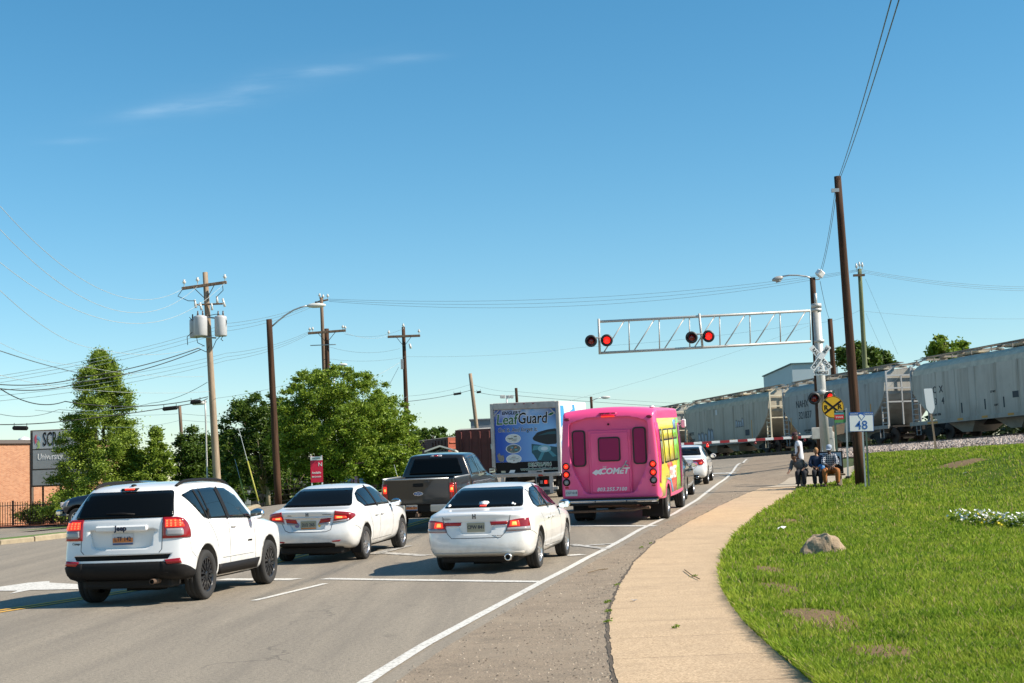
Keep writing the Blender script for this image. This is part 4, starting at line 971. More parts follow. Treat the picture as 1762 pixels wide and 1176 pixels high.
    # bumper with plate notch
    m = MB(); m.bbox((-.66, -.06, .64), (.66, .16, .20), .03); m.bbox((.66, -.06, .64), (.66, .16, .20), .03); m.mi = 1; m.bbox((0, -.02, .64), (.68, .08, .20), .02); m.bbox((0, -.04, .745), (1.9, .17, .02), .008); m.build('rear_bumper', [mat('matte chrome bumper', (.5, .48, .44), .35, metal=.6), M_['black']], root)
    plate(root, sk, -.17, .66, 'TRX 731', M_['platew'], M_['plate_o'], M_['plate_b'], M_['ink'], y=-.075)
    m = MB(); m.box((0, -.08, .47), (.08, .3, .07)); m.smooth = True; m.ball((0, -.2, .53), .03); m.build('tow_hitch', M_['rust'], root)
    m = MB(); m.box((0, 3, .5), (1.2, 5.2, .2)); m.box((0, 1.25, .38), (1.5, .14, .14)); m.build('chassis', M_['dark'], root)
    for s in (1, -1):
        for y in (1.25, 4.93): wheel(root, s*.86, y, .39, .26, M_['alloy'], 's6', s, .62)

def navy_pickup():
    # crosses the side lot facing left; only its nose shows beside the suv
    c = at(126, 907, 54); c.z = float(G(c.x, c.y)); d = Vector((-1, .04, 0)).normalized()
    o = Vector((c.x, c.y, c.z))-d*4.95; r = Vector((d.y, -d.x, 0)); o = o+r*.85
    o.z = float(G(c.x, c.y)); U = Vector((0, 0, 1)); M = Matrix(((r.x, d.x, 0, o.x), (r.y, d.y, 0, o.y), (0, 0, 1, o.z), (0, 0, 0, 1))) @ Matrix.Scale(.96, 4)
    root = empty('pickup_truck', M, label='dark navy pickup truck facing left in the side lot, nose showing behind the white suv', cat='pickup truck')
    pt = M_['navy']
    st = [(0, .55, 1.25, 1.33, .97, .93), (.1, .5, 1.25, 1.34, 1.0, .95), (1.0, .5, 1.25, 1.34, 1.0, .95), (1.9, .5, 1.25, 1.34, 1.0, .95), (2.05, .48, 1.26, 1.66, 1.0, .75), (2.3, .46, 1.26, 1.72, 1.0, .76), (3.2, .46, 1.26, 1.73, 1.0, .76), (3.7, .46, 1.25, 1.62, 1.0, .75), (4.15, .47, 1.22, 1.36, 1.0, .82), (4.4, .48, 1.2, 1.30, .99, .84), (5.1, .5, 1.1, 1.22, .98, .82), (5.6, .55, 1.0, 1.12, .95, .72), (5.8, .62, .9, .98, .88, .65)]
    b = lat_body(st, [(0, 0), (2, 0)], plan=.03, nplan=.22, crown=.04); b.parent = root; b.data.materials.append(pt)
    arches(b, (1.15, 4.95), .47, 1.0, .4, .44); sk = Skin(b)
    for sd in ('right', 'left'):
        sk.patch('side_windows', rpoly([(2.3, 1.62), (3.2, 1.65), (3.6, 1.57), (3.95, 1.38), (3.9, 1.33), (2.25, 1.33)], .05), sd, M_['glass'], .006, root); sk.line('door_seam', [(3.0, 1.3), (3.0, .6)], sd, .012, parent=root)
        sk.patch('headlight', rpoly([(5.30, 1.08), (5.62, 1.0), (5.66, .86), (5.40, .84)], .02), sd, M_['clearlens'], .012, root, .05)
    m = MB(); m.bbox((0, 5.72, .62), (1.86, .26, .24), .07); m.build('front_bumper', M_['chrome'], root)
    m = MB(); m.bbox((0, 5.72, .9), (1.0, .1, .26), .03); m.build('grille', M_['chrome'], root)
    for s in (1, -1):
        m = MB(); m.bbox((0, 0, 0), (.3, .08, .2), .02); m.build('headlight', M_['clearlens'], root, Matrix.Translation((s*.72, 5.64, .93)))
    for s in (1, -1):
        for y in (1.15, 4.95): wheel(root, s*.86, y, .39, .26, M_['alloy'], 's6', s, .64)

def patches_on(parent, name, poly, y, m, t=.004): 
    q = MB(); q.prism(poly, y-t, y, 'y'); return q.build(name, m, parent)
def bus():
    M = ground_pose(1140, 893, .232, 1.75, 4.4, 2.05)
    root = empty('shuttle_bus', M, label='bright pink shuttle bus with multicoloured side, waiting behind the box truck lane', cat='bus')
    root['label'] = 'bright pink shuttle bus with multicoloured side and lit round tail lights'
    pk = mat('pink bus paint', (.86, .08, .25), .4, coat=.35)
    st = [(0, .66, 1.5, 2.66, 1.18, 1.09), (.07, .62, 1.5, 2.74, 1.205, 1.13), (.25, .60, 1.5, 2.78, 1.215, 1.15), (.8, .55, 1.5, 2.80, 1.215, 1.15), (3, .5, 1.5, 2.80, 1.215, 1.15), (5.1, .5, 1.5, 2.80, 1.215, 1.15), (5.35, .55, 1.5, 2.74, 1.19, 1.05), (5.5, .6, 1.5, 2.62, 1.14, 1.0)]
    b = lat_body(st, [(0, 0), (.7, 0), (1.4, .01), (2.5, .06), (2.7, .12), (2.8, .2)], plan=.03, fade=.5, crown=.09, nplan=.03, lo=(0, .05, .3, .6, .9, 1), up=(.3, .7, .93, 1), wlo=(.985, 1, 1, 1, 1, 1), xs=(-1, -.93, -.6, -.2, .2, .6, .93, 1))
    b.parent = root; b.data.materials.append(pk)
    arches(b, (1.75,), .47, 1.215, .5, .42)
    c = MB(); c.prism(rpoly([(-.98, 2.50), (-.55, 2.62), (.55, 2.62), (.98, 2.50), (.98, 1.75), (.90, 1.35), (.60, .76), (-.60, .76), (-.90, 1.35), (-.98, 1.75)], .12, 4), -.5, .17, 'y'); cut(b, c, pk)
    sk = Skin(b); Y = lambda x, z: sk.hit('rear', x, z)[0].y
    # door
    yd = .155
    m = MB(); m.bbox((.015, yd-.02, 1.53), (1.05, .05, 1.56), .015); m.build('rear_door_frame', pk, root)
    m = MB(); m.bbox((.015, yd-.055, 1.52), (.94, .03, 1.46), .012); dr = m.build('rear_door', pk, root); yf = yd-.072
    seal = mat('window seal', (.015, .013, .015), .6); wr = mat('perforated pink window film', (.30, .02, .09), .5, spec=.2, bump=(200, .1))
    def win(x0, x1, z0, z1, y, par, r=.08):
        m = MB(); m.prism(rpoly(rect(x0, x1, z0, z1), r, 5), y-.03, y+.02, 'y'); f = m.build('window_seal', seal, par)
        m = MB(); m.prism(rpoly(rect(x0+.036, x1-.036, z0+.036, z1-.036), r*.75, 5), y-.036, y-.025, 'y'); m.build('window', wr, par)
    win(-.265, .285, 1.54, 2.14, yf, root); win(-.92, -.585, 1.43, 2.33, .165, root, .1); win(.585, .92, 1.45, 2.36, .165, root, .1)
    m = MB(); m.smooth = True; m.tube([(.26, yf-.03, 1.33), (.38, yf-.045, 1.45), (.43, yf-.04, 1.55)], .014, 6); m.tube([(.40, yf-.04, 1.46), (.47, yf-.04, 1.42)], .02, 6); m.build('door_handle', M_['steel'], root)
    for z in (.95, 1.5, 2.1): m = MB(); m.box((.50, yf-.0, z), (.03, .03, .1)); m.build('door_hinge', pk, root)
    wt = mat('silver lettering', (.75, .72, .74), .35)
    text('lettering', 'COMET', .20, wt, root, RM(.10, yf-.003, 1.30), .003, shear=.25, bold=.008, sx=1.05); text('lettering', 'THE', .055, wt, root, RM(-.13, yf-.003, 1.41), .002, shear=.25)
    m = MB(); m.prism([(-.44, 1.27), (-.34, 1.35), (-.28, 1.33), (-.22, 1.37), (-.20, 1.33), (-.26, 1.29), (-.19, 1.26), (-.23, 1.22), (-.30, 1.25), (-.34, 1.21)], yf-.007, yf-.001, 'y'); m.build('emblem', wt, root)
    text('lettering', '803.255.7100', .125, wt, root, RM(.03, yf-.003, .86), .003, shear=.25, bold=.003, space=1.08)
    # lamps
    for s in (-1, 1):
        for z, k in ((1.45, 1), (1.25, 1), (1.06, 0)):
            x = s*1.075; y = Y(x, z); A = Matrix.Translation((x, y-.005, z)) @ Matrix.Rotation(R(90), 4, 'X')
            m = MB(); m.smooth = True; m.lathe([(.062, 0), (.092, .0), (.090, .022), (.062, .028)], 20, A); f = m.build('lamp_bezel', M_['black'], root)
            m = MB(); m.smooth = True; m.lathe([(.063, .004), (.055, .016), (.001, .02)], 20, A); m.build('lamp', M_['lit'] if k else M_['clearlens'], root)
            if k:
                m = MB()
                for q in range(5):
                    a = 2*math.pi*q/5; m.add([A @ Vector(v) for v in ((.01*math.cos(a+1.5), .01*math.sin(a+1.5), .023), (.045*math.cos(a), .045*math.sin(a), .0215), (.01*math.cos(a-1.5), .01*math.sin(a-1.5), .023))], [(0, 1, 2)])
                m.build('lamp_pattern', mat('lamp pattern orange', (1, .2, .05), .3, emit=(1, .10, .03), es=.6), f)
        p = Vector((s*1.02, 0, 2.60)); m = MB(); m.smooth = True; m.ball((0, 0, 0), (.075, .02, .04)); m.build('marker_light', mat('dark red marker', (.2, .01, .04), .3), root, Matrix.Translation((p.x, Y(p.x, p.z)-.002, p.z)))
        m = MB(); m.box((0, 0, 0), (.09, .01, .035)); m.build('reflector', M_['redlens'], root, Matrix.Translation((s*1.07, Y(s*1.07, .93)-.004, .93)))
    y = Y(0, 2.70); m = MB(); m.smooth = True; m.prism(rpoly(rect(-.22, .22, 2.655, 2.74), .03), y-.02, y+.03, 'y'); o = m.build('top_light_housing', mat('pink lamp housing', (.6, .03, .16), .4), root)
    for x in (-.14, 0, .14): m = MB(); m.prism(rpoly(rect(x-.05, x+.05, 2.70, 2.73), .01), y-.026, y-.018, 'y'); m.build('marker_light', mat('dark red marker'), o)
    m = MB(); m.prism(rpoly(rect(-.16, .16, 2.625, 2.655), .012), Y(0, 2.63)-.03, Y(0, 2.63)+.01, 'y'); m.build('high_brake_light', M_['lit'], root)
    m = MB(); m.bbox((0, Y(0, 2.5)-.02, 2.45), (.05, .05, .05), .015); m.build('rear_camera', M_['black'], root)
    plate(root, sk, -1.02+.06, .80, 'CG71018', M_['platew'], None, None, M_['ink'], .30, .15, y=Y(-1.0, .8)-.02)
    # bumper, chassis
    m = MB(); m.bbox((0, -.09, .585), (2.36, .12, .075), .02); m.smooth = False; m.mi = 1; m.bbox((0, -.07, .64), (2.38, .14, .05), .01); m.bbox((0, -.07, .52), (2.36, .12, .06), .01)
    m.mi = 2; 
    for x in (-.98, -.35, .42): m.box((x, -.155, .585), (.03, .012, .03))
    m.build('rear_bumper', [M_['chrome'], M_['black'], M_['gap']], root)
    m = MB(); m.box((-.45, 2.6, .5), (.10, 4, .2)); m.box((.45, 2.6, .5), (.10, 4, .2)); m.box((.0, .5, .5), (1.2, .5, .16)); m.smooth = True; m.tube([(-1.2, .05, .33), (.55, .05, .35), (.9, .1, .42)], .032, 8); m.tube([(-.7, 1.75, .36), (.7, 1.75, .36)], .06, 8); m.tube([(.2, .5, .42), (.7, .2, .40), (.95, .0, .40)], .04, 8); m.build('chassis', M_['rust'], root)
    m = MB(); m.box((0, 3, .56), (2.1, 4.6, .1)); m.build('underbody', M_['dark'], root)
    for s in (1, -1):
        m = MB(); m.bbox((0, 0, 0), (.52, .012, .42), .004); m.build('mud_flap', M_['black'], root, Matrix.Translation((s*.86, 1.18, .32)))
        for x in (1.09, .83): wheel(root, s*x, 1.75, .39, .22, M_['alloy'], 's8', s, .55)
        wheel(root, s*.98, 1.75+4.4, .39, .24, M_['alloy'], 's8', s, .55)
    # painted side: yellow and green fields, ribbons, windows
    ye = mat('bus yellow wrap', (.72, .62, .05), .35, coat=.5); gr = mat('bus green wrap', (.25, .55, .04), .35, coat=.5); re = mat('bus red wrap', (.75, .10, .05), .35, coat=.5); bl = mat('bus blue wrap', (.16, .34, .55), .35, coat=.5); mg = mat('bus magenta wrap', (.62, .02, .16), .35, coat=.5)
    P = lambda nm, pl, m_, off: sk.patch(nm, pl, 'right', m_, off, root, .3, .003)
    P('side_wrap', [(.28, .62), (3.3, .62), (3.3, 2.6), (.28, 2.6)], ye, .004) if False else None
    P('side_wrap', [(.12, 2.55), (4.3, 2.55), (3.9, 1.4), (3.5, .62), (2.35, .62), (2.26, .88), (1.75, 1.02), (1.25, .88), (1.1, .62), (.3, .62), (.12, .9)], ye, .004)
    P('side_wrap', [(4.35, 2.55), (5.3, 2.55), (5.3, .62), (3.55, .62), (3.92, 1.4)], gr, .005)
    P('side_wrap', [(.14, 2.45), (.45, 2.45), (.75, 2.1), (.6, 1.5), (.35, .95), (.14, 1.0)], mg, .008)
    P('side_wrap', [(1.6, 1.40), (2.6, 1.42), (3.6, .95), (3.5, .64), (2.75, .64), (2.3, 1.1)], re, .009)
    P('side_wrap', [(1.5, 1.02), (2.3, 1.03), (2.8, .64), (2.4, .64), (2.2, .92)], bl, .012)
    P('side_wrap', [(2.7, 1.5), (3.3, 2.1), (3.6, 1.6), (3.4, 1.45)], re, .012); P('side_wrap', [(3.5, 2.5), (4.2, 2.5), (4.1, 2.25), (3.6, 2.2)], bl, .012)
    P('side_wrap', [(4.6, 2.4), (5.15, 2.4), (5.15, 1.5), (4.7, 1.3)], mg, .012)
    fl = mat('window film', (.30, .28, .05), .2, coat=.6)
    for i, (a, b_) in enumerate(((.55, 1.0), (1.25, 2.15), (2.25, 3.15), (3.25, 4.15))):
        sk.patch('window_seal', rpoly(rect(a, b_, 1.42, 2.28), .07), 'right', seal, .016, root, .3, .004)
        for z0, z1 in ((1.46, 1.98), (2.02, 2.24)): sk.patch('window', rpoly(rect(a+.04, b_-.04, z0, z1), .05), 'right', (fl, ye, ye, gr)[i], .022, root, .3, .004)
        sk.patch('window_seal', rpoly(rect(a, b_, 1.42, 2.28), .07), 'left', seal, .016, root, .3, .004)
    text('lettering', 'COMET', .42, M_['whitep'], root, RM(sk.hit('right', 2.6, 1.1)[0].x+.016, 2.75, 1.12, 90, 0, 90), .003, bold=.012)
    # folding passenger door and cab nose
    sk.patch('passenger_door', rpoly(rect(4.45, 5.2, .66, 2.35), .05), 'right', mat('bus door glass', (.20, .02, .09), .2, coat=.5), .02, root, .4, .006)
    nose = [(5.45-5.45, .5, 1.25, 1.9, 1.0, .8), (.3, .5, 1.25, 1.85, 1.0, .78), (.8, .5, 1.2, 1.45, 1.0, .78), (1.2, .52, 1.1, 1.18, .98, .75), (1.7, .55, .95, 1.05, .9, .65)]
    nb = lat_body(nose, [(0, 0), (2, 0)], plan=0, crown=.04)
    for v in nb.data.vertices: v.co.y += 5.3
    nb.name = 'bonnet'; nb.parent = root; nb.data.materials.append(pk); arches(nb, (6.15,), .45, 1.0, .4, .42)
    for s in (1, -1):
        m = MB(); m.smooth = True; m.tube([(0, 0, 0), (s*.12, .05, .1)], .014, 6); m.smooth = False; m.bbox((s*.14, .05, .08), (.13, .07, .24), .03); m.build('side_mirror', M_['black'] if s < 0 else mat('mirror shell white', (.7, .7, .7), .4), root, Matrix.Translation((s*1.1, 5.6, 1.75 if s < 0 else 2.3)))
    m = MB(); m.smooth = True; m.ball((0, 0, 0), (.07, .1, .03)); m.build('roof_marker', M_['whitep'], root, Matrix.Translation((1.0, .9, 2.84)))

def box_truck():
    c = gp(966, 700) if False else None
    # rear face at Y=48; right edge at px 966
    a = at(971, 840, 47.6); tanh = .215; f = Vector((tanh, 1, 0)).normalized(); r = Vector((f.y, -f.x, 0))
    o = Vector((a.x, a.y, 0))-r*1.24; z0 = float(G(o.x, o.y)); z1 = float(G(*(o+f*6).xy)); F = (f*6+Vector((0, 0, z1-z0))).normalized()
    zl = float(G(*(o-r*1.2).xy)); zr = float(G(*(o+r*1.2).xy)); rr = (r*2.4+Vector((0, 0, zr-zl))).normalized(); U = rr.cross(F).normalized(); rr = F.cross(U)
    M = Matrix(((rr.x, F.x, U.x, o.x), (rr.y, F.y, U.y, o.y), (rr.z, F.z, U.z, z0), (0, 0, 0, 1)))
    M = M @ Matrix.Scale(.945, 4)
    root = empty('box_truck', M, label='white box truck with blue gutter advertising panel on its rear door', cat='truck')
    wf = mat('weathered white frame', (.42, .40, .37), .6, noise_=(4, .3)); H = 3.46; W = 1.24
    m = MB(); m.bbox((0, 3.0, (H+1.0)/2), (2*W-.02, 5.9, H-1.0), .02); m.build('cargo_box', [mat('white truck box', (.72, .72, .70), .45)], root)
    m = MB(); m.bbox((-W+.05, -.02, (H+.9)/2), (.12, .12, H-.9), .015); m.bbox((W-.05, -.02, (H+.9)/2), (.12, .12, H-.9), .015); m.bbox((0, -.02, H-.11), (2*W-.22, .12, .24), .015); m.bbox((0, -.02, .93), (2*W-.1, .14, .08), .015)
    for s in (-1, 1): m.add([(s*(W-.12), -.085, H-.42), (s*(W-.32), -.085, H-.22), (s*(W-.36), -.085, H-.22), (s*(W-.12), -.085, H-.48)], [(0, 1, 2, 3)])
    m.build('door_frame', wf, root)
    for s in (-1, 0, 1): m = MB(); m.box((s*.33, -.085, H-.05), (.07, .012, .03)); m.build('marker_light', mat('dark red marker'), root)
    # roll-up door carrying the advertisement: blue fading to pale blue is printed colour
    q = NT('printed blue panel', .35, .5); x, y, z = q.xyz(); g = q.rng(x, -.9, .75); cl = q.noise(1.6, 5, .6)
    cc = q.mix(g, (.002, .075, .44), (.24, .50, .80)); up = q.rng(z, 2.75, 3.2); cc = q.mix(q.math('MULTIPLY', up, q.rng(cl, .4, .6)), cc, (.66, .72, .80)); cc = q.mix(q.math('MULTIPLY', q.rng(x, .3, 1.1), q.rng(z, 2.5, 3.1)), cc, (.03, .10, .34)); q.color(cc)
    m = MB(); m.box((0, .02, 2.29), (2*W-.24, .03, 1.86)); m.build('advert_panel', q.m, root); ya = .004
    m = MB(); m.box((0, .015, 1.16), (2*W-.24, .04, .38)); m.build('door_bottom_panel', M_['black'], root)
    LT = lambda s, size, mt, x, z, sh=.0, b=0., sx=1., ex=.003, dy=0, fit=None: text('lettering', s, size, mt, root, RM(x, ya-dy, z), ex, shear=sh, bold=b, sx=sx, fit=fit)
    gn = mat('dark green print', (.015, .12, .04), .5); wh = M_['whitep']; bk = M_['black']; navy = mat('navy print', (.01, .03, .07), .5)
    LT('Leaf', .52, wh, -.68, 2.86, .12, .022, .98, .002, fit=.84); LT('Leaf', .52, gn, -.68, 2.86, .12, .006, .98, .004, .004, fit=.80)
    LT('Guard', .56, wh, .26, 2.88, .12, .022, .88, .002, fit=1.10); LT('Guard', .56, bk, .26, 2.88, .12, .006, .88, .004, .004, fit=1.06)
    LT('ENGLERT', .16, bk, -.50, 3.10, .2, .004); LT('Get it. And forget it.', .22, wh, -.28, 2.50, .1, .008, .86, .002, fit=1.44); LT('Get it. And forget it.', .22, navy, -.28, 2.50, .1, .001, .86, .004, .004, fit=1.42)
    patches_on(root, 'leaf_mark', [(.80, 2.98), (.92, 3.07), (1.08, 3.10), (1.04, 3.00), (.93, 2.94)], ya-.003, wh); patches_on(root, 'leaf_mark', [(.82, 2.985), (.93, 3.055), (1.06, 3.085), (1.02, 3.00), (.93, 2.955)], ya-.008, gn)
    ov = mat('oval print cream', (.62, .64, .60), .5, noise_=(9, .25)); ov2 = mat('oval print dark', (.12, .16, .15), .5, noise_=(14, .8))
    for z, mm in ((2.19, ov), (1.83, ov2), (1.47, ov)):
        patches_on(root, 'oval_picture', circ(-.46, z, .28, 28, .165), ya-.002, wh); patches_on(root, 'oval_picture', circ(-.46, z, .255, 28, .145), ya-.007, mm)
    for (x, z, w_, h_, c_) in ((-.56, 2.20, .22, .03, (.10, .11, .09)), (-.42, 2.13, .20, .025, (.2, .2, .15)), (-.38, 2.26, .12, .04, (.12, .10, .06)), (-.46, 2.17, .34, .02, (.16, .17, .15)), (-.50, 1.87, .08, .06, (.1, .35, .5)), (-.38, 1.88, .09, .05, (.6, .25, .1)), (-.55, 1.80, .08, .05, (.55, .3, .2)),
                             (-.36, 1.79, .10, .05, (.1, .4, .42)), (-.46, 1.53, .18, .025, (.12, .12, .14)), (-.46, 1.47, .40, .022, (.05, .2, .25)), (-.46, 1.41, .06, .03, (.15, .1, .1))):
        patches_on(root, 'picture_detail', [(x-w_/2, z-h_/2), (x+w_/2, z-h_*.2), (x+w_*.4, z+h_/2), (x-w_*.4, z+h_*.3)], ya-.012, mat('print %.2f %.2f' % c_[:2], c_, .5))
    patches_on(root, 'picture_detail', [(-1.06, 1.62), (-.98, 1.70), (-.93, 1.60), (-.84, 1.62), (-.80, 1.50), (-.84, 1.39), (-.95, 1.38), (-1.02, 1.45)], ya-.005, mat('grey brown print', (.25, .22, .18), .6, noise_=(20, .5)))
    # gutter cross-section graphic
    te = mat('teal print', (.012, .085, .11), .4); dk = mat('dark slate print', (.006, .014, .02), .4); gl = mat('pale glow print', (.55, .68, .72), .5); md = mat('mid teal print', (.06, .26, .32), .4)
    patches_on(root, 'gutter_picture', rpoly([(.24, 2.18), (.42, 2.38), (.80, 2.47), (1.11, 2.50), (1.11, 1.95), (.75, 1.94), (.48, 2.02), (.28, 2.10)], .06), ya-.002, dk)
    patches_on(root, 'gutter_picture', [(.20, 1.98), (1.11, 1.84), (1.11, 1.34), (.40, 1.36), (.26, 1.60), (.20, 1.66)], ya-.002, te)
    patches_on(root, 'gutter_picture', [(.62, 1.90), (.28, 1.92), (.22, 1.74), (.62, 1.80)], ya-.007, md); patches_on(root, 'gutter_picture', [(.60, 1.78), (.40, 1.40), (.52, 1.40), (.70, 1.74)], ya-.007, md); patches_on(root, 'gutter_picture', [(.74, 1.75), (.95, 1.50), (1.1, 1.52), (.80, 1.80)], ya-.007, md)
    patches_on(root, 'gutter_picture', circ(.66, 1.80, .24, 20, .13), ya-.010, mat('soft glow print', (.22, .46, .52), .5)); patches_on(root, 'gutter_picture', circ(.66, 1.80, .13, 16, .07), ya-.014, gl); patches_on(root, 'gutter_picture', [(.42, 2.26), (.80, 2.38), (1.1, 2.40), (1.1, 2.30), (.8, 2.30)], ya-.007, te)
    LT('803.786.5764', .17, gn, .47, 1.24, 0, .004, .9, .004, .022); LT('803.786.5764', .17, wh, .47, 1.24, 0, .016, .9, .003, .019); LT('www.leafguardmidlands.com', .13, wh, .45, 1.09, 0, .010, .9, .003, .019); LT('www.leafguardmidlands.com', .13, gn, .45, 1.09, 0, .003, .9, .004, .022)
    m = MB(); m.box((-.86, -.01, .99+.03), (.16, .01, .08)); m.build('sticker', mat('cream sticker', (.55, .5, .35), .6), root); m = MB(); m.prism([(-.66, .98), (-.46, .98), (-.42, 1.08), (-.6, 1.08)], -.03, -.02, 'y'); m.build('sticker', wh, root)
    m = MB(); m.box((.2, -.05, 1.0), (.3, .05, .1)); m.box((.42, -.06, 1.03), (.3, .03, .04)); m.box((.58, -.07, .98), (.06, .06, .2)); m.box((.66, -.06, 1.07), (.24, .03, .035)); m.build('door_latch', wf, root)
    # rear underride frame and lamps
    m = MB(); m.bbox((0, .0, .87), (2.4, .14, .08), .01); m.box((-.9, .0, .55), (.1, .1, .6)); m.box((.86, 0, .58), (.12, .12, .7)); m.box((.36, -.02, .72), (.1, .06, .36)); m.bbox((0, .0, .40), (2.2, .1, .1), .01); m.build('rear_frame', wf, root)
    m = MB(); m.box((.63, .03, .62), (.5, .04, .36)); m.build('light_panel', M_['black'], root)
    m = MB(); m.box((.66, -.0, .62), (.1, .03, .12)); m.build('tail_light', M_['lit'], root); m = MB(); m.box((.80, -.0, .62), (.1, .03, .12)); m.build('tail_light', mat('amber lens', (.4, .12, .02), .3), root); m = MB(); m.box((.5, 0, .62), (.1, .03, .12)); m.build('reversing_light', M_['clearlens'], root)
    m = MB(); m.box((.5, -.075, .875), (.17, .008, .07)); m.build('marker_light', M_['redlens'], root)
    m = MB(); m.box((-.4, 3.2, .7), (.1, 6.6, .2)); m.box((.4, 3.2, .7), (.1, 6.6, .2)); m.box((0, 1.8, .5), (1.6, .15, .15)); m.build('chassis', M_['dark'], root)
    m = MB(); m.bbox((0, 7.1, 1.35), (2.1, 1.9, 1.7), .15); m.build('cab', mat('white truck box', ()), root)
    # side print
    bw = mat('blue side print', (.05, .3, .65), .45); x0 = W-.006
    for pl in ([(.25, 1.4), (.25, 2.0), (2.2, 3.1), (2.9, 3.2), (2.2, 2.2)], [(2.8, 3.35), (3.2, 3.35), (3.9, 2.4), (3.3, 1.4)], [(3.9, 1.2), (5.5, 1.2), (5.6, 2.8), (4.5, 3.2)], [(.3, 3.3), (.9, 3.3), (1.1, 2.8), (.3, 2.5)]):
        m = MB(); m.prism(pl, x0, x0+.006, 'x'); m.build('side_print', bw, root)
    for s in (1, -1):
        for y in (1.8, 6.9): wheel(root, s*.95, y, .42, .4 if y < 3 else .24, M_['steel'], 's8', s, .55)

jeep()
sedan('civic', ground_pose(631, 962, .19, 1.0, 2.67, 1.70), 'white sedan with violet round sticker and red reflection, between the white suv and the pickup', M_['pearl'])
bpy.context.scene.collection.objects[-1] if False else None
sedan('accord', ground_pose(934, 977, .205, 1.10, 2.80, 1.76) @ Matrix.Scale(.965, 4), 'white sedan with stickers in its rear window, nearest car in the right lane', M_['pearl'])
pickup(); navy_pickup(); bus(); box_truck()
sedan('altima', ground_pose(1219, 833, .20, 1.05, 2.78, 1.72), 'white sedan at the head of the queue just before the lowered barrier', M_['white'])
sedan('grey', ground_pose(1182, 860, .205, 1.10, 2.80, 1.76), 'dark grey sedan half hidden in front of the pink bus', M_['grey'])
# ---------------------------------------------------------------- railway cars
def track_M(s, flip=False):
    o = tpt(s, 0, RAIL_Z); # x along the track towards the camera (rightwards in view), y through the car, z up
    return Matrix(((-tdir.x, tn.x, 0, o.x), (-tdir.y, tn.y, 0, o.y), (0, 0, 1, o.z), (0, 0, 0, 1)))
def s_of(px, Z0=None):
    v = ray(px, 700); Y = 39.1/(v.x+.2415); p = Vector((v.x*Y, Y, 0)); b = Vector((39.1-.2415*40, 40, 0)); return (p-b).dot(tdir)
hop_dark = mat('wheel grime', (.03, .026, .022), .9, noise_=(6, .4)); cream = mat('cream steel end frame', (.62, .56, .42), .6, noise_=(3, .25))
def weathered(name, col, streak=(.20, .165, .12)):
    q = NT(name, .75, .2); x, y, z = q.xyz()
    st = q.noise(1., 6, .7, q.map((2.2, 1, .12))); b = q.noise(.5, 4); c = q.mix(q.rng(st, .45, .68, 0, .5), col, streak); c = q.mix(q.rng(b, .5, .7, 0, .25), c, (.2, .19, .17))
    c = q.mix(q.rng(q.noise(4, 5, .7, q.map((1, 1, .5))), .62, .75, 0, .35), c, (.22, .17, .12))
    c = q.mix(q.rng(z, 1.0, 1.9, .28, 0), c, (.17, .14, .11)); return q.color(c)
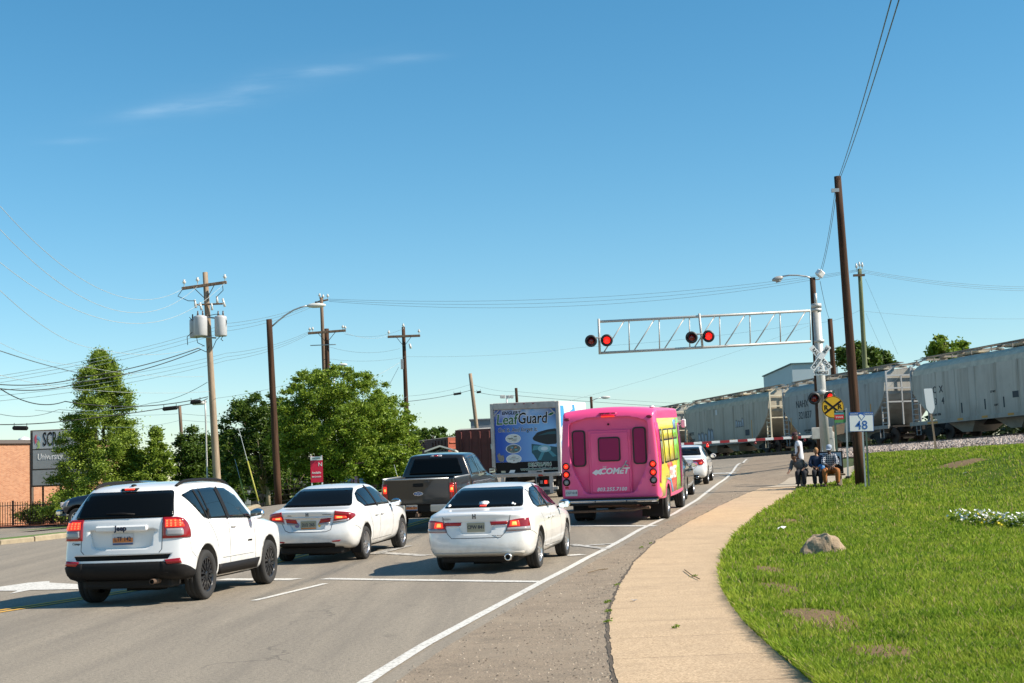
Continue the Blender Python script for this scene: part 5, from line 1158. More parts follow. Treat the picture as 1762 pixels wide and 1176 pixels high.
def hopper(s0, s1, label, col, marks, frame, chute, cut_=(2.7, 2.6), round_end=False):
    L = s1-s0; root = empty('hopper_car', track_M(s1), label=label, cat='freight car', group='hopper cars of the freight train'); W = 3.05
    body = weathered('hopper side '+label[:12], col); roof = mat('hopper roof '+label[:12], tuple(c*k for c, k in zip(col, (1., .97, .90))), .75, spec=.2, noise_=(2.5, .25))
    # shell rings: side, shoulder, roof
    xs = [.55, .75, 1.3, 1.9, 2.5, 3.0]; zb = {.55: 2.75, .75: 2.45, 1.3: 1.95, 1.9: 1.55, 2.5: 1.18, 3.0: .98}
    xs2 = xs+[L/2]+[L-x for x in reversed(xs)]; m = MB(); rings = []
    for x in xs2:
        e = min(x, L-x); z0 = zb.get(round(e, 2), .98); prof = [(.05, z0), (.0, z0+.04), (-.0, 3.0), (.02, 3.45), (.10, 3.72), (.30, 3.92), (.7, 4.10), (W/2, 4.20)]
        if e < .7: prof = [(a+(.05 if z > 3.4 else 0), z-(.06 if z > 3.4 else 0)) for a, z in prof]
        rings.append([(x, a, z) for a, z in prof]+[(x, W-a, z) for a, z in prof[-2::-1]])
    n = len(rings[0]); vs = [p for r_ in rings for p in r_]; fs = []
    for i in range(len(rings)-1):
        for k in range(n): 
            fs.append((i*n+k, i*n+(k+1) % n, (i+1)*n+(k+1) % n, (i+1)*n+k))
    fs += [tuple(range(n)), tuple((len(rings)-1)*n+k for k in range(n))]
    m.add(vs, fs); m.m = [1 if (k % n) in range(3, n-4) else 0 for k in range(len(fs))]
    m.build('body', [body, roof], root)
    # side sill along the whole car, panel seams, ribs
    m = MB()
    for y in (-.02, W+.02): m.bbox((L/2, y, .93), (L-.5, .09, .20), .01)
    m.build('side_sill', body, root)
    for k in range(1, 8):
        m = MB(); x = 1.2+(L-2.4)*k/8; m.box((x, -.005, 2.35), (.035, .014, 2.3)); m.build('side_rib', mat('seam '+label[:12], tuple(c*.8 for c in col), .6), root)
    m = MB()
    for k in range(3):
        x = L*(k+1)/4
        m.add([(x-1.5, .5, 1.0), (x+1.5, .5, 1.0), (x+1.5, W-.5, 1.0), (x-1.5, W-.5, 1.0), (x-.45, .9, .35), (x+.45, .9, .35), (x+.45, W-.9, .35), (x-.45, W-.9, .35)], [(0, 1, 5, 4), (1, 2, 6, 5), (2, 3, 7, 6), (3, 0, 4, 7), (4, 5, 6, 7)])
    m.build('discharge_chutes', chute, root)
    m = MB(); m.box((L/2, W/2, .82), (L-.2, .6, .35)); m.box((.45, W/2, .95), (.7, W-.3, .08)); m.box((L-.45, W/2, .95), (.7, W-.3, .08)); m.box((-.35, W/2, .82), (.9, .22, .24)); m.box((L+.35, W/2, .82), (.9, .22, .24)); m.build('underframe', hop_dark, root)
    # sloping end sheets
    for e, sg in ((0, 1), (L, -1)):
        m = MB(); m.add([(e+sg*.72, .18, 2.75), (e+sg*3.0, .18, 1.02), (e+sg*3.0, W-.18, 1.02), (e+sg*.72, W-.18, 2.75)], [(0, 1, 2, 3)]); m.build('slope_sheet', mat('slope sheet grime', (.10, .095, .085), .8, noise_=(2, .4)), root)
        # ladders, corner posts and cross braces
        m = MB(); x = e+sg*.42
        for y in (.10, W-.10):
            m.box((x, y, 2.45), (.09, .09, 3.1)); m.box((e+sg*1.05, y, 1.55), (.06, .06, 1.15))
            for k in range(7): m.box((e+sg*.72, y-.02 if y < 1 else y+.02, 1.15+k*.28), (.62, .035, .04))
        for z in (3.75, 3.05, 2.3): m.box((x, W/2, z), (.07, W-.2, .08))
        m.box((x, 1.0, 2.4), (.07, .07, 2.7)); m.box((x, W-1.0, 2.4), (.07, .07, 2.7))
        m.add([(x, .12, 3.0), (x+.04*sg, .12, 3.0), (x+.04*sg, 1.0, 3.7), (x, 1.0, 3.7)], [(0, 1, 2, 3)])
        for a_, b_ in (((.1, 3.9), (.7, 4.25)), ((W-.1, 3.9), (W-.7, 4.25))): m.tube([(x, a_[0], a_[1]), (x, b_[0], b_[1]), (x+sg*.6, b_[0], b_[1]+.05)], .035, 6)
        m.box((e+sg*.62, W/2, 3.4), (.05, 1.3, .8))
        m.build('end_frame', frame, root)
    # roof walk
    m = MB()
    for y in (W/2-.55, W/2+.55): m.box((L/2, y, 4.44), (L-.4, .30, .035))
    for k in range(10):
        x = .5+(L-1)*k/9; m.box((x, W/2, 4.33), (.05, 1.5, .10)); m.box((x, .45, 4.2), (.05, .05, .22))
    m.tube([(.3, .42, 4.30), (L-.3, .42, 4.30)], .02, 5)
    m.build('roof_walk', mat('roof walk steel', (.22, .20, .17), .7), root)
    for k in range(3): m = MB(); m.bbox((L*(k+1)/4, W/2, 4.32), (2.0, .7, .16), .05); m.build('hatch_cover', roof, root)
    # trucks and wheels
    for x in (1.9, L-1.9):
        t = MB()
        for y in (.35, W-.35):
            t.prism([(x-1.15, .50), (x-.9, .62), (x-.35, .70), (x+.35, .70), (x+.9, .62), (x+1.15, .50), (x+1.1, .38), (x+.8, .40), (x+.45, .24), (x-.45, .24), (x-.8, .40), (x-1.1, .38)], y-.06, y+.06, 'y')
            for q in (-.9, .9): t.smooth = True; t.lathe([(.11, -.02), (.11, .1), (.001, .1)], 10, Matrix.Translation((x+q, y+(-.05 if y < 1 else .05), .46)) @ Matrix.Rotation(R(90 if y < 1 else -90), 4, 'X')); t.smooth = False
        t.box((x, W/2, .45), (.35, W-.7, .3)); t.build('bogie', hop_dark, root)
        for q in (-.9, .9):
            w_ = MB(); w_.smooth = True; w_.lathe([(.08, -.85), (.42, -.82), (.46, -.8), (.46, -.70), (.42, -.69), (.08, -.72), (.08, .72), (.42, .69), (.46, .70), (.46, .8), (.42, .82), (.08, .85)], 24, Matrix.Translation((x+q, W/2, .46)) @ Matrix.Rotation(R(90), 4, 'X')); w_.build('wheel_set', mat('wheel steel', (.06, .05, .045), .6, metal=.3), root)
    for x in (1.05, L-1.05): m = MB(); m.tube([(x-.2, 0, .83), (x-.2, 0, .35), (x+.2, 0, .35), (x+.2, 0, .83)], .025, 6); m.build('stirrup_step', frame, root)
    # writing; x runs away from the camera so letters read toward the camera
    for t in marks:
        kind = t[0]
        if kind == 't': _, s, size, fx, z, mt = t; text('lettering', s, size, mt, root, RM(fx, -.012, z), .004, bold=.004)
        elif kind == 'p': poly, mt, t_ = t[1:4]; m = MB(); m.prism(poly, -t_, -t_+.004, 'y'); m.build(t[4] if len(t) > 4 else 'side_marking', mt, root)
    return root
ink_g = mat('faded stencil ink', (.05, .055, .06), .7); orange = mat('orange reflective strip', (.62, .30, .05), .6); paleink = mat('pale graffiti', (.42, .45, .48), .7); darkink = mat('dark graffiti', (.05, .055, .07), .7)

def graf(x0, z0, sc, seed, n=5):
    """a row of fat tag letters as outlines (invented shapes)"""
    rr = random.Random(seed); out = []
    for k in range(n):
        x = x0+k*.42*sc; w_ = .2*sc; h = (.5+.25*rr.random())*sc; lean = .12*sc*(rr.random()-.3)
        out.append(('p', [(x-w_, z0), (x-w_*.3, z0+h*.1), (x, z0+h*.5), (x+w_*.3, z0+h*.05), (x+w_, z0+.03), (x+w_*.7+lean, z0+h), (x+w_*.1+lean, z0+h*.85), (x-w_*.2+lean, z0+h*1.05), (x-w_*.8+lean, z0+h*.9)], darkink, .010, 'graffiti'))
        out.append(('p', [(x-w_*.75, z0+.05), (x-w_*.3, z0+h*.18), (x, z0+h*.6), (x+w_*.3, z0+h*.15), (x+w_*.8, z0+.08), (x+w_*.55+lean, z0+h*.92), (x+w_*.1+lean, z0+h*.75), (x-w_*.2+lean, z0+h*.95), (x-w_*.6+lean, z0+h*.82)], paleink, .013, 'graffiti'))
    return out
def strip_m(x, z0, z1, w_=.1): return ('p', [(x, z0), (x+w_, z0), (x+w_, z1), (x, z1)], orange, .012)
rust_l = mat('light truss grey', (.5, .5, .47), .6)
# positions along the track from where their ends stand in the photograph
def S(px): return s_of(px)
s3b = S(1561); s3a = s3b-17.0
s2b = S(1341); s2a = S(1531)
s1b = S(1172); s1a = S(1327)
L2 = s2b-s2a; L1 = s1b-s1a
hopper(s3a, s3b, 'pale grey hopper car with letters C and X, nearest one at the right edge', (.53, .50, .43),
    [('t', 'C  X', .50, 3.2, 2.55, ink_g), ('t', '3   4', .50, 3.3, 1.95, ink_g), ('t', 'LD LMT 4750', .16, 2.9, 1.30, ink_g), ('t', 'LT WT', .14, 8.2, 2.1, ink_g), ('t', 'CAPY', .14, 8.4, 1.45, ink_g), ('p', rect(9.8, 10.3, 1.7, 2.0), ink_g, .012),
     ('p', rect(2.1, 3.1, .86, .96), orange, .08), ('p', rect(5.0, 5.5, .90, 1.0), orange, .08), ('p', rect(7.2, 7.7, .90, 1.0), orange, .08), ('p', rect(9.4, 9.9, .90, 1.0), orange, .08), ('p', rect(5.3, 5.42, 1.25, 1.75), ink_g, .012), ('p', rect(7.4, 7.5, 1.3, 1.8), ink_g, .012), ('p', rect(9.0, 9.1, 1.3, 1.8), ink_g, .012)],
    mat('grey end frame', (.36, .37, .37), .5), mat('pale chute', (.38, .36, .31), .7, noise_=(2, .3)))
hopper(s2a, s2b, 'blue grey hopper car lettered NAHX 321837, between the two other hopper cars', (.40, .40, .375),
    [('t', 'NAHX', .62, 3.4, 2.85, ink_g), ('t', '321837', .62, 3.75, 2.15, ink_g), ('t', 'CAPY 200000', .17, 4.0, 1.20, ink_g), ('t', 'LD LMT', .17, 4.0, .98+.06, ink_g), ('t', 'AC', .2, 5.5, 1.15, ink_g), strip_m(1.62, 1.3, 2.1), strip_m(5.9, 1.1, 1.8), strip_m(12.2, 1.4, 2.3)],
    mat('grey end frame', ()), mat('pale chute', ()))
hopper(s1a, s1b, 'olive grey hopper car with graffiti low on its side', (.47, .43, .35),
    [('t', 'NDYX', .34, 2.0, 1.85, ink_g), ('t', '298232', .34, 2.1, 1.35, ink_g), strip_m(.95, 1.0, 1.8), strip_m(13.4, 1.1, 2.3), ('p', rect(12.3, 13.0, 1.3, 1.7), ink_g, .012), ('p', rect(7.0, 7.3, 3.0, 3.35), mat('white patch', (.6, .62, .62), .6), .012),
     ('p', rect(5.6, 6.2, 1.0, 1.15), orange, .012), ('p', rect(7.6, 8.2, 1.0, 1.15), orange, .012), ('p', rect(9.8, 10.4, 1.0, 1.15), orange, .012)]+graf(3.6, 1.02, 1.5, 4, 5)+graf(10.8, 1.9, .9, 9, 4), cream, mat('pale chute', ()))
hopper(s1b+1.4, s1b+16.5, 'light grey hopper car behind the pink bus roof, farthest hopper of the train', (.40, .40, .38), [('t', 'GACX', .5, 3.2, 2.6, ink_g), ('t', '54021', .5, 3.3, 2.0, ink_g)], cream, mat('pale chute', ()))
hopper(s1b+17.9, s1b+33, 'light grey hopper car mostly hidden behind the box truck', (.38, .37, .34), [], cream, mat('pale chute', ()))

# boxcars on the siding to the left
def boxcar(A, B, zb, H, label, side, end, extra=()):
    """A, B: ground points of the near side, B nearer the camera side end"""
    A = Vector(A); B = Vector(B); d = (B-A); L = d.length; d.normalize(); n = Vector((-d.y, d.x))
    if n.y < 0: n = -n
    M = Matrix(((d.x, n.x, 0, A.x), (d.y, n.y, 0, A.y), (0, 0, 1, zb), (0, 0, 0, 1))); root = empty('boxcar', M, label=label, cat='freight car', group='boxcars on the siding')
    sm_ = mat('boxcar side '+label[:10], side, .75, noise_=(1.2, .3)); em = mat('boxcar end '+label[:10], end, .7, noise_=(2, .25)); W = 3.0
    m = MB(); m.mi = 0; m.box((L/2, W/2, 1.1+(H-1.1)/2), (L, W, H-1.1)); m.mi = 1; m.box((L+.02, W/2, 1.1+(H-1.1)/2), (.05, W-.05, H-1.15))
    for k in range(6): m.bbox((L+.06, W/2, 1.5+k*(H-2)/5), (.12, W-.3, .16), .05)
    m.mi = 0; k = .5
    while k < L:
        if not (L*.38 < k < L*.62): m.bbox((k, -.04, 1.15+(H-1.3)/2), (.16, .1, H-1.35), .03)
        k += .8
    m.build('body', [sm_, em], root)
    m = MB(); m.bbox((L*.5, -.06, 1.1+(H-1.4)/2), (2.6, .08, H-1.5), .02); m.box((L*.5, -.12, 1.5), (2.4, .04, .06)); m.tube([(L*.5-.6, -.14, 1.3), (L*.5-.6, -.14, H-.5)], .03, 6); m.build('sliding_door', sm_, root)
    m = MB(); m.prism([(0, H-.02), (W/2, H+.16), (W, H-.02)], 0, L, 'x'); m.build('roof', mat('boxcar roof', (.3, .28, .25), .7, noise_=(1, .3)), root)
    m = MB(); m.box((L/2, W/2, .95), (L, .5, .35)); m.box((L/2, .1, 1.05), (L, .12, .18))
    for x in (1.8, L-1.8): m.box((x, W/2, .5), (2.2, 2.0, .4))
    m.build('underframe', hop_dark, root)
    for x in (1.0, 2.6, L-2.6, L-1.0): m = MB(); m.smooth = True; m.lathe([(.42, -.8), (.46, -.7), (.001, -.7)], 18, Matrix.Translation((x, W/2, .46)) @ Matrix.Rotation(R(90), 4, 'X')); m.lathe([(.001, .7), (.46, .7), (.42, .8), (.001, .8)], 18, Matrix.Translation((x, W/2, .46)) @ Matrix.Rotation(R(90), 4, 'X')); m.build('wheel_set', mat('wheel steel', ()), root)
    m = MB(); m.box((.25, -.1, 2.8), (.04, .04, 3)); m.box((.65, -.1, 2.8), (.04, .04, 3))
    for k in range(9): m.box((.45, -.1, 1.4+k*.35), (.4, .04, .03))
    m.build('ladder', sm_, root)
    for t in extra:
        if t[0] == 't': text('lettering', t[1], t[2], t[5], root, RM(t[3], -.11, t[4]), .004)
        else: m = MB(); m.prism(t[1], -.125, -.118, 'y'); m.build('graffiti', t[2], root)
    return root
a = at(783, 741, 118); b_ = at(905, 741, 112)
boxcar((a.x, a.y), (a.x+13.5, a.y-3.5), float(G(a.x, a.y))-.05, 6.2-float(G(a.x, a.y)), 'dark maroon boxcar left of the box truck', (.14, .035, .03), (.10, .03, .028), [('t', 'BN', .6, 3.4, 3.6, rust_l)])
a = at(705, 762, 143); b_ = at(770, 752, 134)
boxcar((a.x, a.y), (b_.x, b_.y), 1.3, 4.85, 'rusty boxcar with orange end, between the oak and the maroon boxcar', (.085, .03, .025), (.42, .10, .05), [('t', 'SOU', .5, 3.0, 3.2, rust_l)])
a = at(560, 800, 150); b_ = at(672, 793, 139)
bx = boxcar((a.x, a.y), (b_.x, b_.y), .6, 4.0, 'dull red boxcar with blue and pink graffiti, seen under the oak', (.20, .05, .045), (.42, .10, .05),
       [('p', [(q, 1.5), (q+1.0, 1.4), (q+1.3, 2.2), (q+.9, 3.3), (q+.2, 3.4), (q-.2, 2.4)], mm) for q, mm in ((3.0, paleink), (4.4, mat('blue graffiti', (.12, .28, .45), .7)), (5.9, mat('pink graffiti', (.5, .2, .3), .7)), (7.5, mat('blue graffiti', ())))])

# ---------------------------------------------------------------- poles, wires
def wood(name, a, b):
    q = NT(name, .9, .2); s_ = q.noise(1, 6, .7, q.map((14, 14, .5))); w_ = q.noise(1.5, 4, .6, q.map((1, 1, .3))); c = q.mix(q.rng(s_, .35, .65), a, b); c = q.mix(q.rng(w_, .5, .75, 0, .4), c, tuple(x*.5 for x in a)); q.bump(s_, .5, .02); return q.color(c)
wl = wood('weathered tan pole', (.20, .145, .10), (.40, .31, .225)); wd_ = wood('dark creosote pole', (.030, .018, .012), (.105, .054, .032)); wg = wood('green treated pole', (.09, .11, .055), (.21, .23, .13)); wm = wood('grey brown pole', (.10, .07, .05), (.24, .17, .12))
ceram = mat('porcelain insulator', (.55, .55, .52), .2, coat=.5); cans = mat('transformer grey', (.42, .43, .44), .4, noise_=(3, .1)); wire_d = mat('black cable', (.02, .022, .022), .6); wire_l = mat('aluminium wire', (.38, .42, .41), .5); wire_m = mat('weathered copper wire', (.10, .14, .15), .6)
class Pole:
    def __init__(s, name, top, base, Z, r0, r1, m, label, cat='utility pole', zb=None, group=None, **k):
        T = at(*top, Z); B = at(*base, Z)
        if zb is None: zb = float(G(B.x, B.y))
        # keep the lean seen between the two pixels, carry it down to the ground
        t = (T-B); B = T-t*((T.z-zb+.1)/t.z); s.T, s.B = T, B; s.root = empty(name, Matrix.Translation(B), label=label, cat=cat, **({'group': group} if group else {})); s.d = (T-B).normalized(); s.H = (T-B).length
        h = MB(); h.smooth = True; n = 7; h.tube([s.d*s.H*i/n for i in range(n+1)], [r0+(r1-r0)*i/n for i in range(n+1)], 14); h.build('pole', m, s.root)
    def loc(s, p): return Vector(p)-s.B
    def up(s, z): return s.d*(s.H-z)           # local point z metres below the top
    def arm(s, pa, pb, w_=.11, m=None, braces=True, drop=.7):
        a, b = s.loc(pa), s.loc(pb); d = (b-a); Lr = d.length; d.normalize(); c = (a+b)/2
        fw = Vector((0, -1, 0)); u = d.cross(fw).normalized(); M = Matrix(((d.x, fw.x, u.x, c.x), (d.y, fw.y, u.y, c.y), (d.z, fw.z, u.z, c.z), (0, 0, 0, 1)))
        q = MB(); q.bbox((0, 0, 0), (Lr, w_, w_*1.1), .01, M); o = q.build('crossarm', m or wm, s.root)
        if braces:
            mid = s.d*(c.dot(s.d)-drop); q = MB(); 
            for k in (.25, .75): q.tube([a.lerp(b, k)+Vector((0, -.08, 0)), mid+Vector((0, -.1, 0))], .02, 5)
            q.build('arm_brace', M_['steel'] if False else wm, s.root)
        return o
    def insul(s, p, h=.22):
        l = s.loc(p); q = MB(); q.smooth = True; q.lathe([(.02, -.05), (.02, h*.35), (.09, h*.4), (.06, h*.5), (.11, h*.6), (.05, h*.75), (.06, h), (.001, h)], 10, Matrix.Translation(l)); q.build('insulator', ceram, s.root)
def wire(pts, r, m, label, sag=0., n=24, group='overhead wires', name='overhead_wire'):
    P = [Vector(p) for p in pts]; out = []
    for a, b in zip(P[:-1], P[1:]):
        for i in range(n+1):
            t = i/n; q = a.lerp(b, t); q.z -= sag*4*t*(1-t); out.append(q)
    q = MB(); q.smooth = True; q.tube([p-P[0] for p in out], r*.62, 5); o = q.build(name, m, None, Matrix.Translation(P[0])); tag(o, label, 'cable', group); return o
# P1 transformer pole
p1 = Pole('utility_pole', (353, 469), (376, 868), 70, .20, .125, wl, 'tan utility pole with grey transformers and a crossarm, behind the white suv')
p1.arm(at(313, 497, 69.7), at(390, 486, 69.7), .13)
for px_ in ((317, 492), (340, 488), (387, 483)): p1.insul(at(*px_, 69.7), .3)
def can(px, py, w_, h_, z, dark=False):
    l = p1.loc(at(px, py, z)); q = MB(); q.smooth = True; q.lathe([(.001, -h_/2), (w_*.92, -h_/2), (w_, -h_/2+.05), (w_, h_/2-.08), (w_*.96, h_/2), (w_*.3, h_/2+.07), (.001, h_/2+.07)], 22, Matrix.Translation(l)); o = q.build('transformer', cans if not dark else mat('transformer shadow grey', (.45, .47, .48), .4), p1.root)
    q = MB(); q.smooth = True
    for dx in (-.12, .12): q.tube([l+Vector((dx, 0, h_/2)), l+Vector((dx, 0, h_/2+.28))], [.05, .03], 8)
    q.build('bushing', mat('brown bushing', (.10, .06, .04), .3), o)
can(345, 562, .33, .98, 69.4); can(336, 566, .28, .9, 70.3); can(380, 562, .30, .98, 69.6)
q = MB()
for a, b in (((345, 545), (372, 548)), ((345, 580), (372, 582))): q.tube([p1.loc(at(*a, 69.8)), p1.loc(at(*b, 69.8))], .04, 5)
q.build('transformer_bracket', M_['steel'], p1.root)
for a, b in (((335, 516), (337, 530)), ((344, 521), (347, 534)), ((373, 510), (374, 522)), ((383, 514), (387, 528)), ((364, 522), (365, 534))):
    q = MB(); q.smooth = True; q.tube([p1.loc(at(*a, 69.6)), p1.loc(at(*b, 69.6))], [.05, .065], 7); q.build('fuse_cutout', ceram, p1.root)
q = MB(); q.bbox(tuple(p1.loc(at(359, 524, 69.8))), (1.4, .1, .08), .01); q.build('cutout_bracket', wm, p1.root)
def jumper(pts, Z, r=.018): 
    P = [p1.loc(at(*p, Z)) for p in pts]; q = MB(); q.smooth = True
    out = []
    for i in range(len(P)-1):
        for k in range(6): out.append(P[i].lerp(P[i+1], k/6))
    out.append(P[-1]); q.tube(out, r, 5); q.build('jumper_wire', wire_d, p1.root)
for pts in ([(326, 546), (331, 552), (335, 548), (372, 541), (386, 544), (390, 553), (387, 574)], [(345, 545), (343, 565), (350, 578)], [(331, 572), (322, 580), (323, 594)], [(381, 577), (372, 586), (366, 600)], [(385, 577), (380, 584), (384, 587)], [(315, 497), (306, 510), (324, 518), (337, 518)], [(383, 491), (384, 500), (372, 512)], [(338, 578), (340, 590), (352, 596)], [(340, 599), (355, 606), (360, 596)]): jumper(pts, 69.5)
# P2 street light pole
p2 = Pole('street_lamp', (463, 550), (479, 866), 74, .19, .15, wd_, 'dark wooden street lamp pole with curved arm, left of the big oak', 'street lamp')
q = MB(); q.smooth = True; q.tube([p2.loc(at(*p, 74)) for p in ((468, 562), (478, 553), (492, 542), (505, 534), (518, 529), (530, 526))], .04, 8); q.build('lamp_arm', M_['steel'], p2.root)
hd = p2.loc(at(544, 526, 74)); q = MB(); q.smooth = True; q.ball(tuple(hd), (.52, .2, .13)); q.build('lamp_head', mat('pale lamp head', (.6, .6, .55), .4), p2.root); q = MB(); q.box(tuple(hd+Vector((.0, 0, .16))), (.1, .1, .1)); q.build('photocell', M_['black'], p2.root)
# double pole
p3 = Pole('utility_pole', (553, 512), (558, 650), 95, .15, .11, wm, 'taller slim pole of the close pair rising behind the big oak')
p3b = Pole('utility_pole', (562, 566), (564, 650), 94, .17, .15, wd_, 'shorter dark pole with crossarm, of the close pair behind the big oak')
p3b.arm(at(530, 574, 93.6), at(595, 569, 93.6), .14)
for px_ in ((533, 571), (538, 570), (590, 567), (594, 568)): p3b.insul(at(*px_, 93.6), .26)
p3.arm(at(546, 520, 95), at(565, 516, 95), .1, braces=False)
for px_ in ((550, 513), (556, 515), (564, 514)): p3.insul(at(*px_, 95), .3)
q = MB(); q.bbox(tuple(p3b.loc(at(556, 594, 93.8))), (1.7, .06, .06), .01); q.build('standoff_bar', M_['steel'], p3b.root)
p4 = Pole('utility_pole', (694, 563), (703, 800), 100, .20, .12, wd_, 'dark utility pole with crossarm at the right edge of the big oak')
p4.arm(at(667, 580, 99.7), at(723, 578, 99.7), .15)
for px_ in ((669, 577), (694, 565), (721, 575)): p4.insul(at(*px_, 99.7), .32)
q = MB(); q.box(tuple(p4.loc(at(692, 627, 99.6))), (.18, .15, .7)); q.build('fuse_box', M_['steel'], p4.root); q = MB(); q.smooth = True; q.tube([p4.loc(at(705, 592, 99.7)), p4.loc(at(707, 600, 99.7))], .08, 8); q.build('fuse_cutout', ceram, p4.root)
p5 = Pole('utility_pole', (1479, 463), (1488, 625), 100, .20, .14, wg, 'greenish utility pole rising behind the train', zb=2.7)
for px_ in ((1474, 466), (1479, 463), (1484, 464)): p5.insul(at(*px_, 99.6), .5)
q = MB(); q.box(tuple(p5.loc(at(1478, 474, 99.7))), (.8, .2, .15)); q.build('pole_bracket', M_['rust'], p5.root)
p6 = Pole('utility_pole', (1441, 304), (1481, 838), 47, .17, .115, wd_, 'tall dark leaning utility pole beside the number 48 sign')
q = MB(); q.box(tuple(p6.loc(at(1437, 328, 46.9))), (.25, .1, .12)); q.build('cable_clamp', M_['steel'], p6.root)
p7 = Pole('utility_pole', (809, 643), (820, 735), 124, .20, .15, wl, 'short tan leaning pole above the maroon boxcar')
p8 = Pole('utility_pole', (1428, 549), (1434, 640), 96, .19, .16, wd_, 'short dark pole standing behind the railroad crossing mast', zb=2.7)
p9 = Pole('utility_pole', (888, 668), (890, 700), 150, .17, .15, wd_, 'short dark pole showing above the box truck roof')
p10 = Pole('utility_pole', (309, 698), (313, 760), 110, .14, .12, wm, 'brown pole without crossarm between the left tree and the transformer pole')
# floodlight cluster, far lamp
p11 = Pole('floodlight_pole', (872, 681), (872, 700), 150, .08, .08, M_['steel'], 'cluster of small floodlights above the box truck', 'floodlights')
for x in (863, 867, 876, 881): q = MB(); q.bbox(tuple(p11.loc(at(x, 683, 150))), (.32, .2, .35), .05); q.build('floodlight', ceram, p11.root)
p12 = Pole('street_lamp', (1017, 683), (1019, 720), 118, .12, .11, wd_, 'small distant street lamp above the pink bus roof', 'street lamp')
q = MB(); q.smooth = True; q.tube([p12.loc(at(*p, 118)) for p in ((1018, 690), (1025, 687), (1036, 684))], .035, 6); q.build('lamp_arm', M_['steel'], p12.root); q = MB(); q.smooth = True; q.ball(tuple(p12.loc(at(1042, 684, 118))), (.4, .16, .12)); q.build('lamp_head', mat('pale lamp head', ()), p12.root)
p13 = Pole('street_lamp', (353, 688), (358, 868), 82, .05, .045, M_['alum'], 'thin pale street lamp with boxy head left of the transformer pole', 'street lamp')
q = MB(); q.bbox(tuple(p13.loc(at(341, 694, 82))), (.75, .3, .22), .08); q.build('lamp_head', mat('pale lamp head', ()), p13.root); q = MB(); q.box(tuple(p13.loc(at(350, 692, 82))), (.4, .06, .06)); q.build('lamp_arm', M_['alum'], p13.root)
p14 = Pole('street_lamp', (575, 640), (575, 660), 90, .05, .045, M_['alum'], 'lamp head on thin pole just above the big oak', 'street lamp')
q = MB(); q.smooth = True; q.tube([p14.loc(at(575, 640, 90)), p14.loc(at(583, 629, 90))], .04, 6); q.ball(tuple(p14.loc(at(590, 628, 90))), (.3, .14, .10)); q.build('lamp_head', mat('pale lamp head', ()), p14.root)
# street light beside the crossing mast
p15 = Pole('street_lamp', (1398, 478), (1412, 780), 66, .16, .13, wd_, 'street lamp with curved arm above the crossing gantry', 'street lamp')
q = MB(); q.smooth = True; q.tube([p15.loc(at(*p, 66)) for p in ((1398, 480), (1388, 476), (1372, 474), (1358, 474), (1346, 476))], .035, 8); q.build('lamp_arm', M_['steel'], p15.root)
q = MB(); q.smooth = True; M0 = Matrix.Translation(p15.loc(at(1338, 480, 66))) @ Matrix.Rotation(R(-14), 4, 'Y'); q.ball((0, 0, 0), (.28, .16, .12)); q.lathe([(.12, -.05), (.13, -.16), (.001, -.17)], 12); q.v = [tuple(M0 @ Vector(v)) for v in q.v]; q.build('lamp_head', mat('dull lamp head', (.35, .34, .32), .4), p15.root)
q = MB(); q.bbox((0, 0, 0), (.34, .3, .3), .04, Matrix.Translation(p15.loc(at(1411, 471, 66))) @ Matrix.Rotation(R(40), 4, 'Y') @ Matrix.Rotation(R(30), 4, 'Z')); q.tube([p15.loc(at(1398, 482, 66)), p15.loc(at(1410, 481, 66)), p15.loc(at(1411, 474, 66))], .03, 6); q.build('floodlight', M_['whitep'], p15.root)

W = lambda pts, r, m, label, sag=0., **k: wire([at(*p) if len(p) == 3 else p for p in pts], r, m, label, sag, **k)
W([(0, 355, 45), (315, 497, 69.7)], .016, wire_l, 'pale sagging wire from the upper left to the transformer pole, topmost of three', 1.55)
W([(0, 395, 45), (340, 493, 69.7)], .016, wire_l, 'pale sagging wire from the upper left to the transformer pole, middle of three', 1.95)
W([(0, 452, 45), (387, 487, 69.7)], .016, wire_l, 'pale sagging wire from the upper left to the transformer pole, lowest of three', 2.0)
W([(0, 500, 40), (165, 600, 60), (352, 595, 69.8)], .014, wire_l, 'thin pale wire passing over the conical tree to the transformer pole', .35)
W([(0, 590, 50), (130, 628, 65), (352, 648, 69.8)], .012, wire_l, 'faint pale wire crossing the top of the conical tree', .2)
W([(0, 604, 45), (140, 643, 60)], .028, wire_m, 'teal cable descending from the left edge to the conical tree', .05)
W([(0, 662, 62), (140, 650, 66), (340, 600, 69.5)], .036, wire_d, 'thick black cable rising to the transformer pole, upper of a pair', .15)
W([(0, 669, 62), (140, 658, 66), (345, 602, 69.5)], .036, wire_d, 'thick black cable rising to the transformer pole, lower of a pair', .2)
W([(0, 646, 50), (160, 672, 66), (360, 674, 69.8)], .014, wire_l, 'pale low wire behind the conical tree running to the transformer pole', .1)
W([(0, 669, 55), (112, 691, 66), (358, 683, 69.8)], .035, wire_d, 'black cable sagging through the conical tree to the transformer pole', .35)
W([(0, 713, 60), (101, 705, 66), (260, 694, 80), (357, 658, 69.8)], .022, wire_m, 'teal cable low at the left edge passing the conical tree', .2)
W([(0, 731, 60), (120, 724, 66), (330, 695, 69), (357, 686, 69.8)], .035, wire_d, 'black cable with splice case low at the left edge', .05)
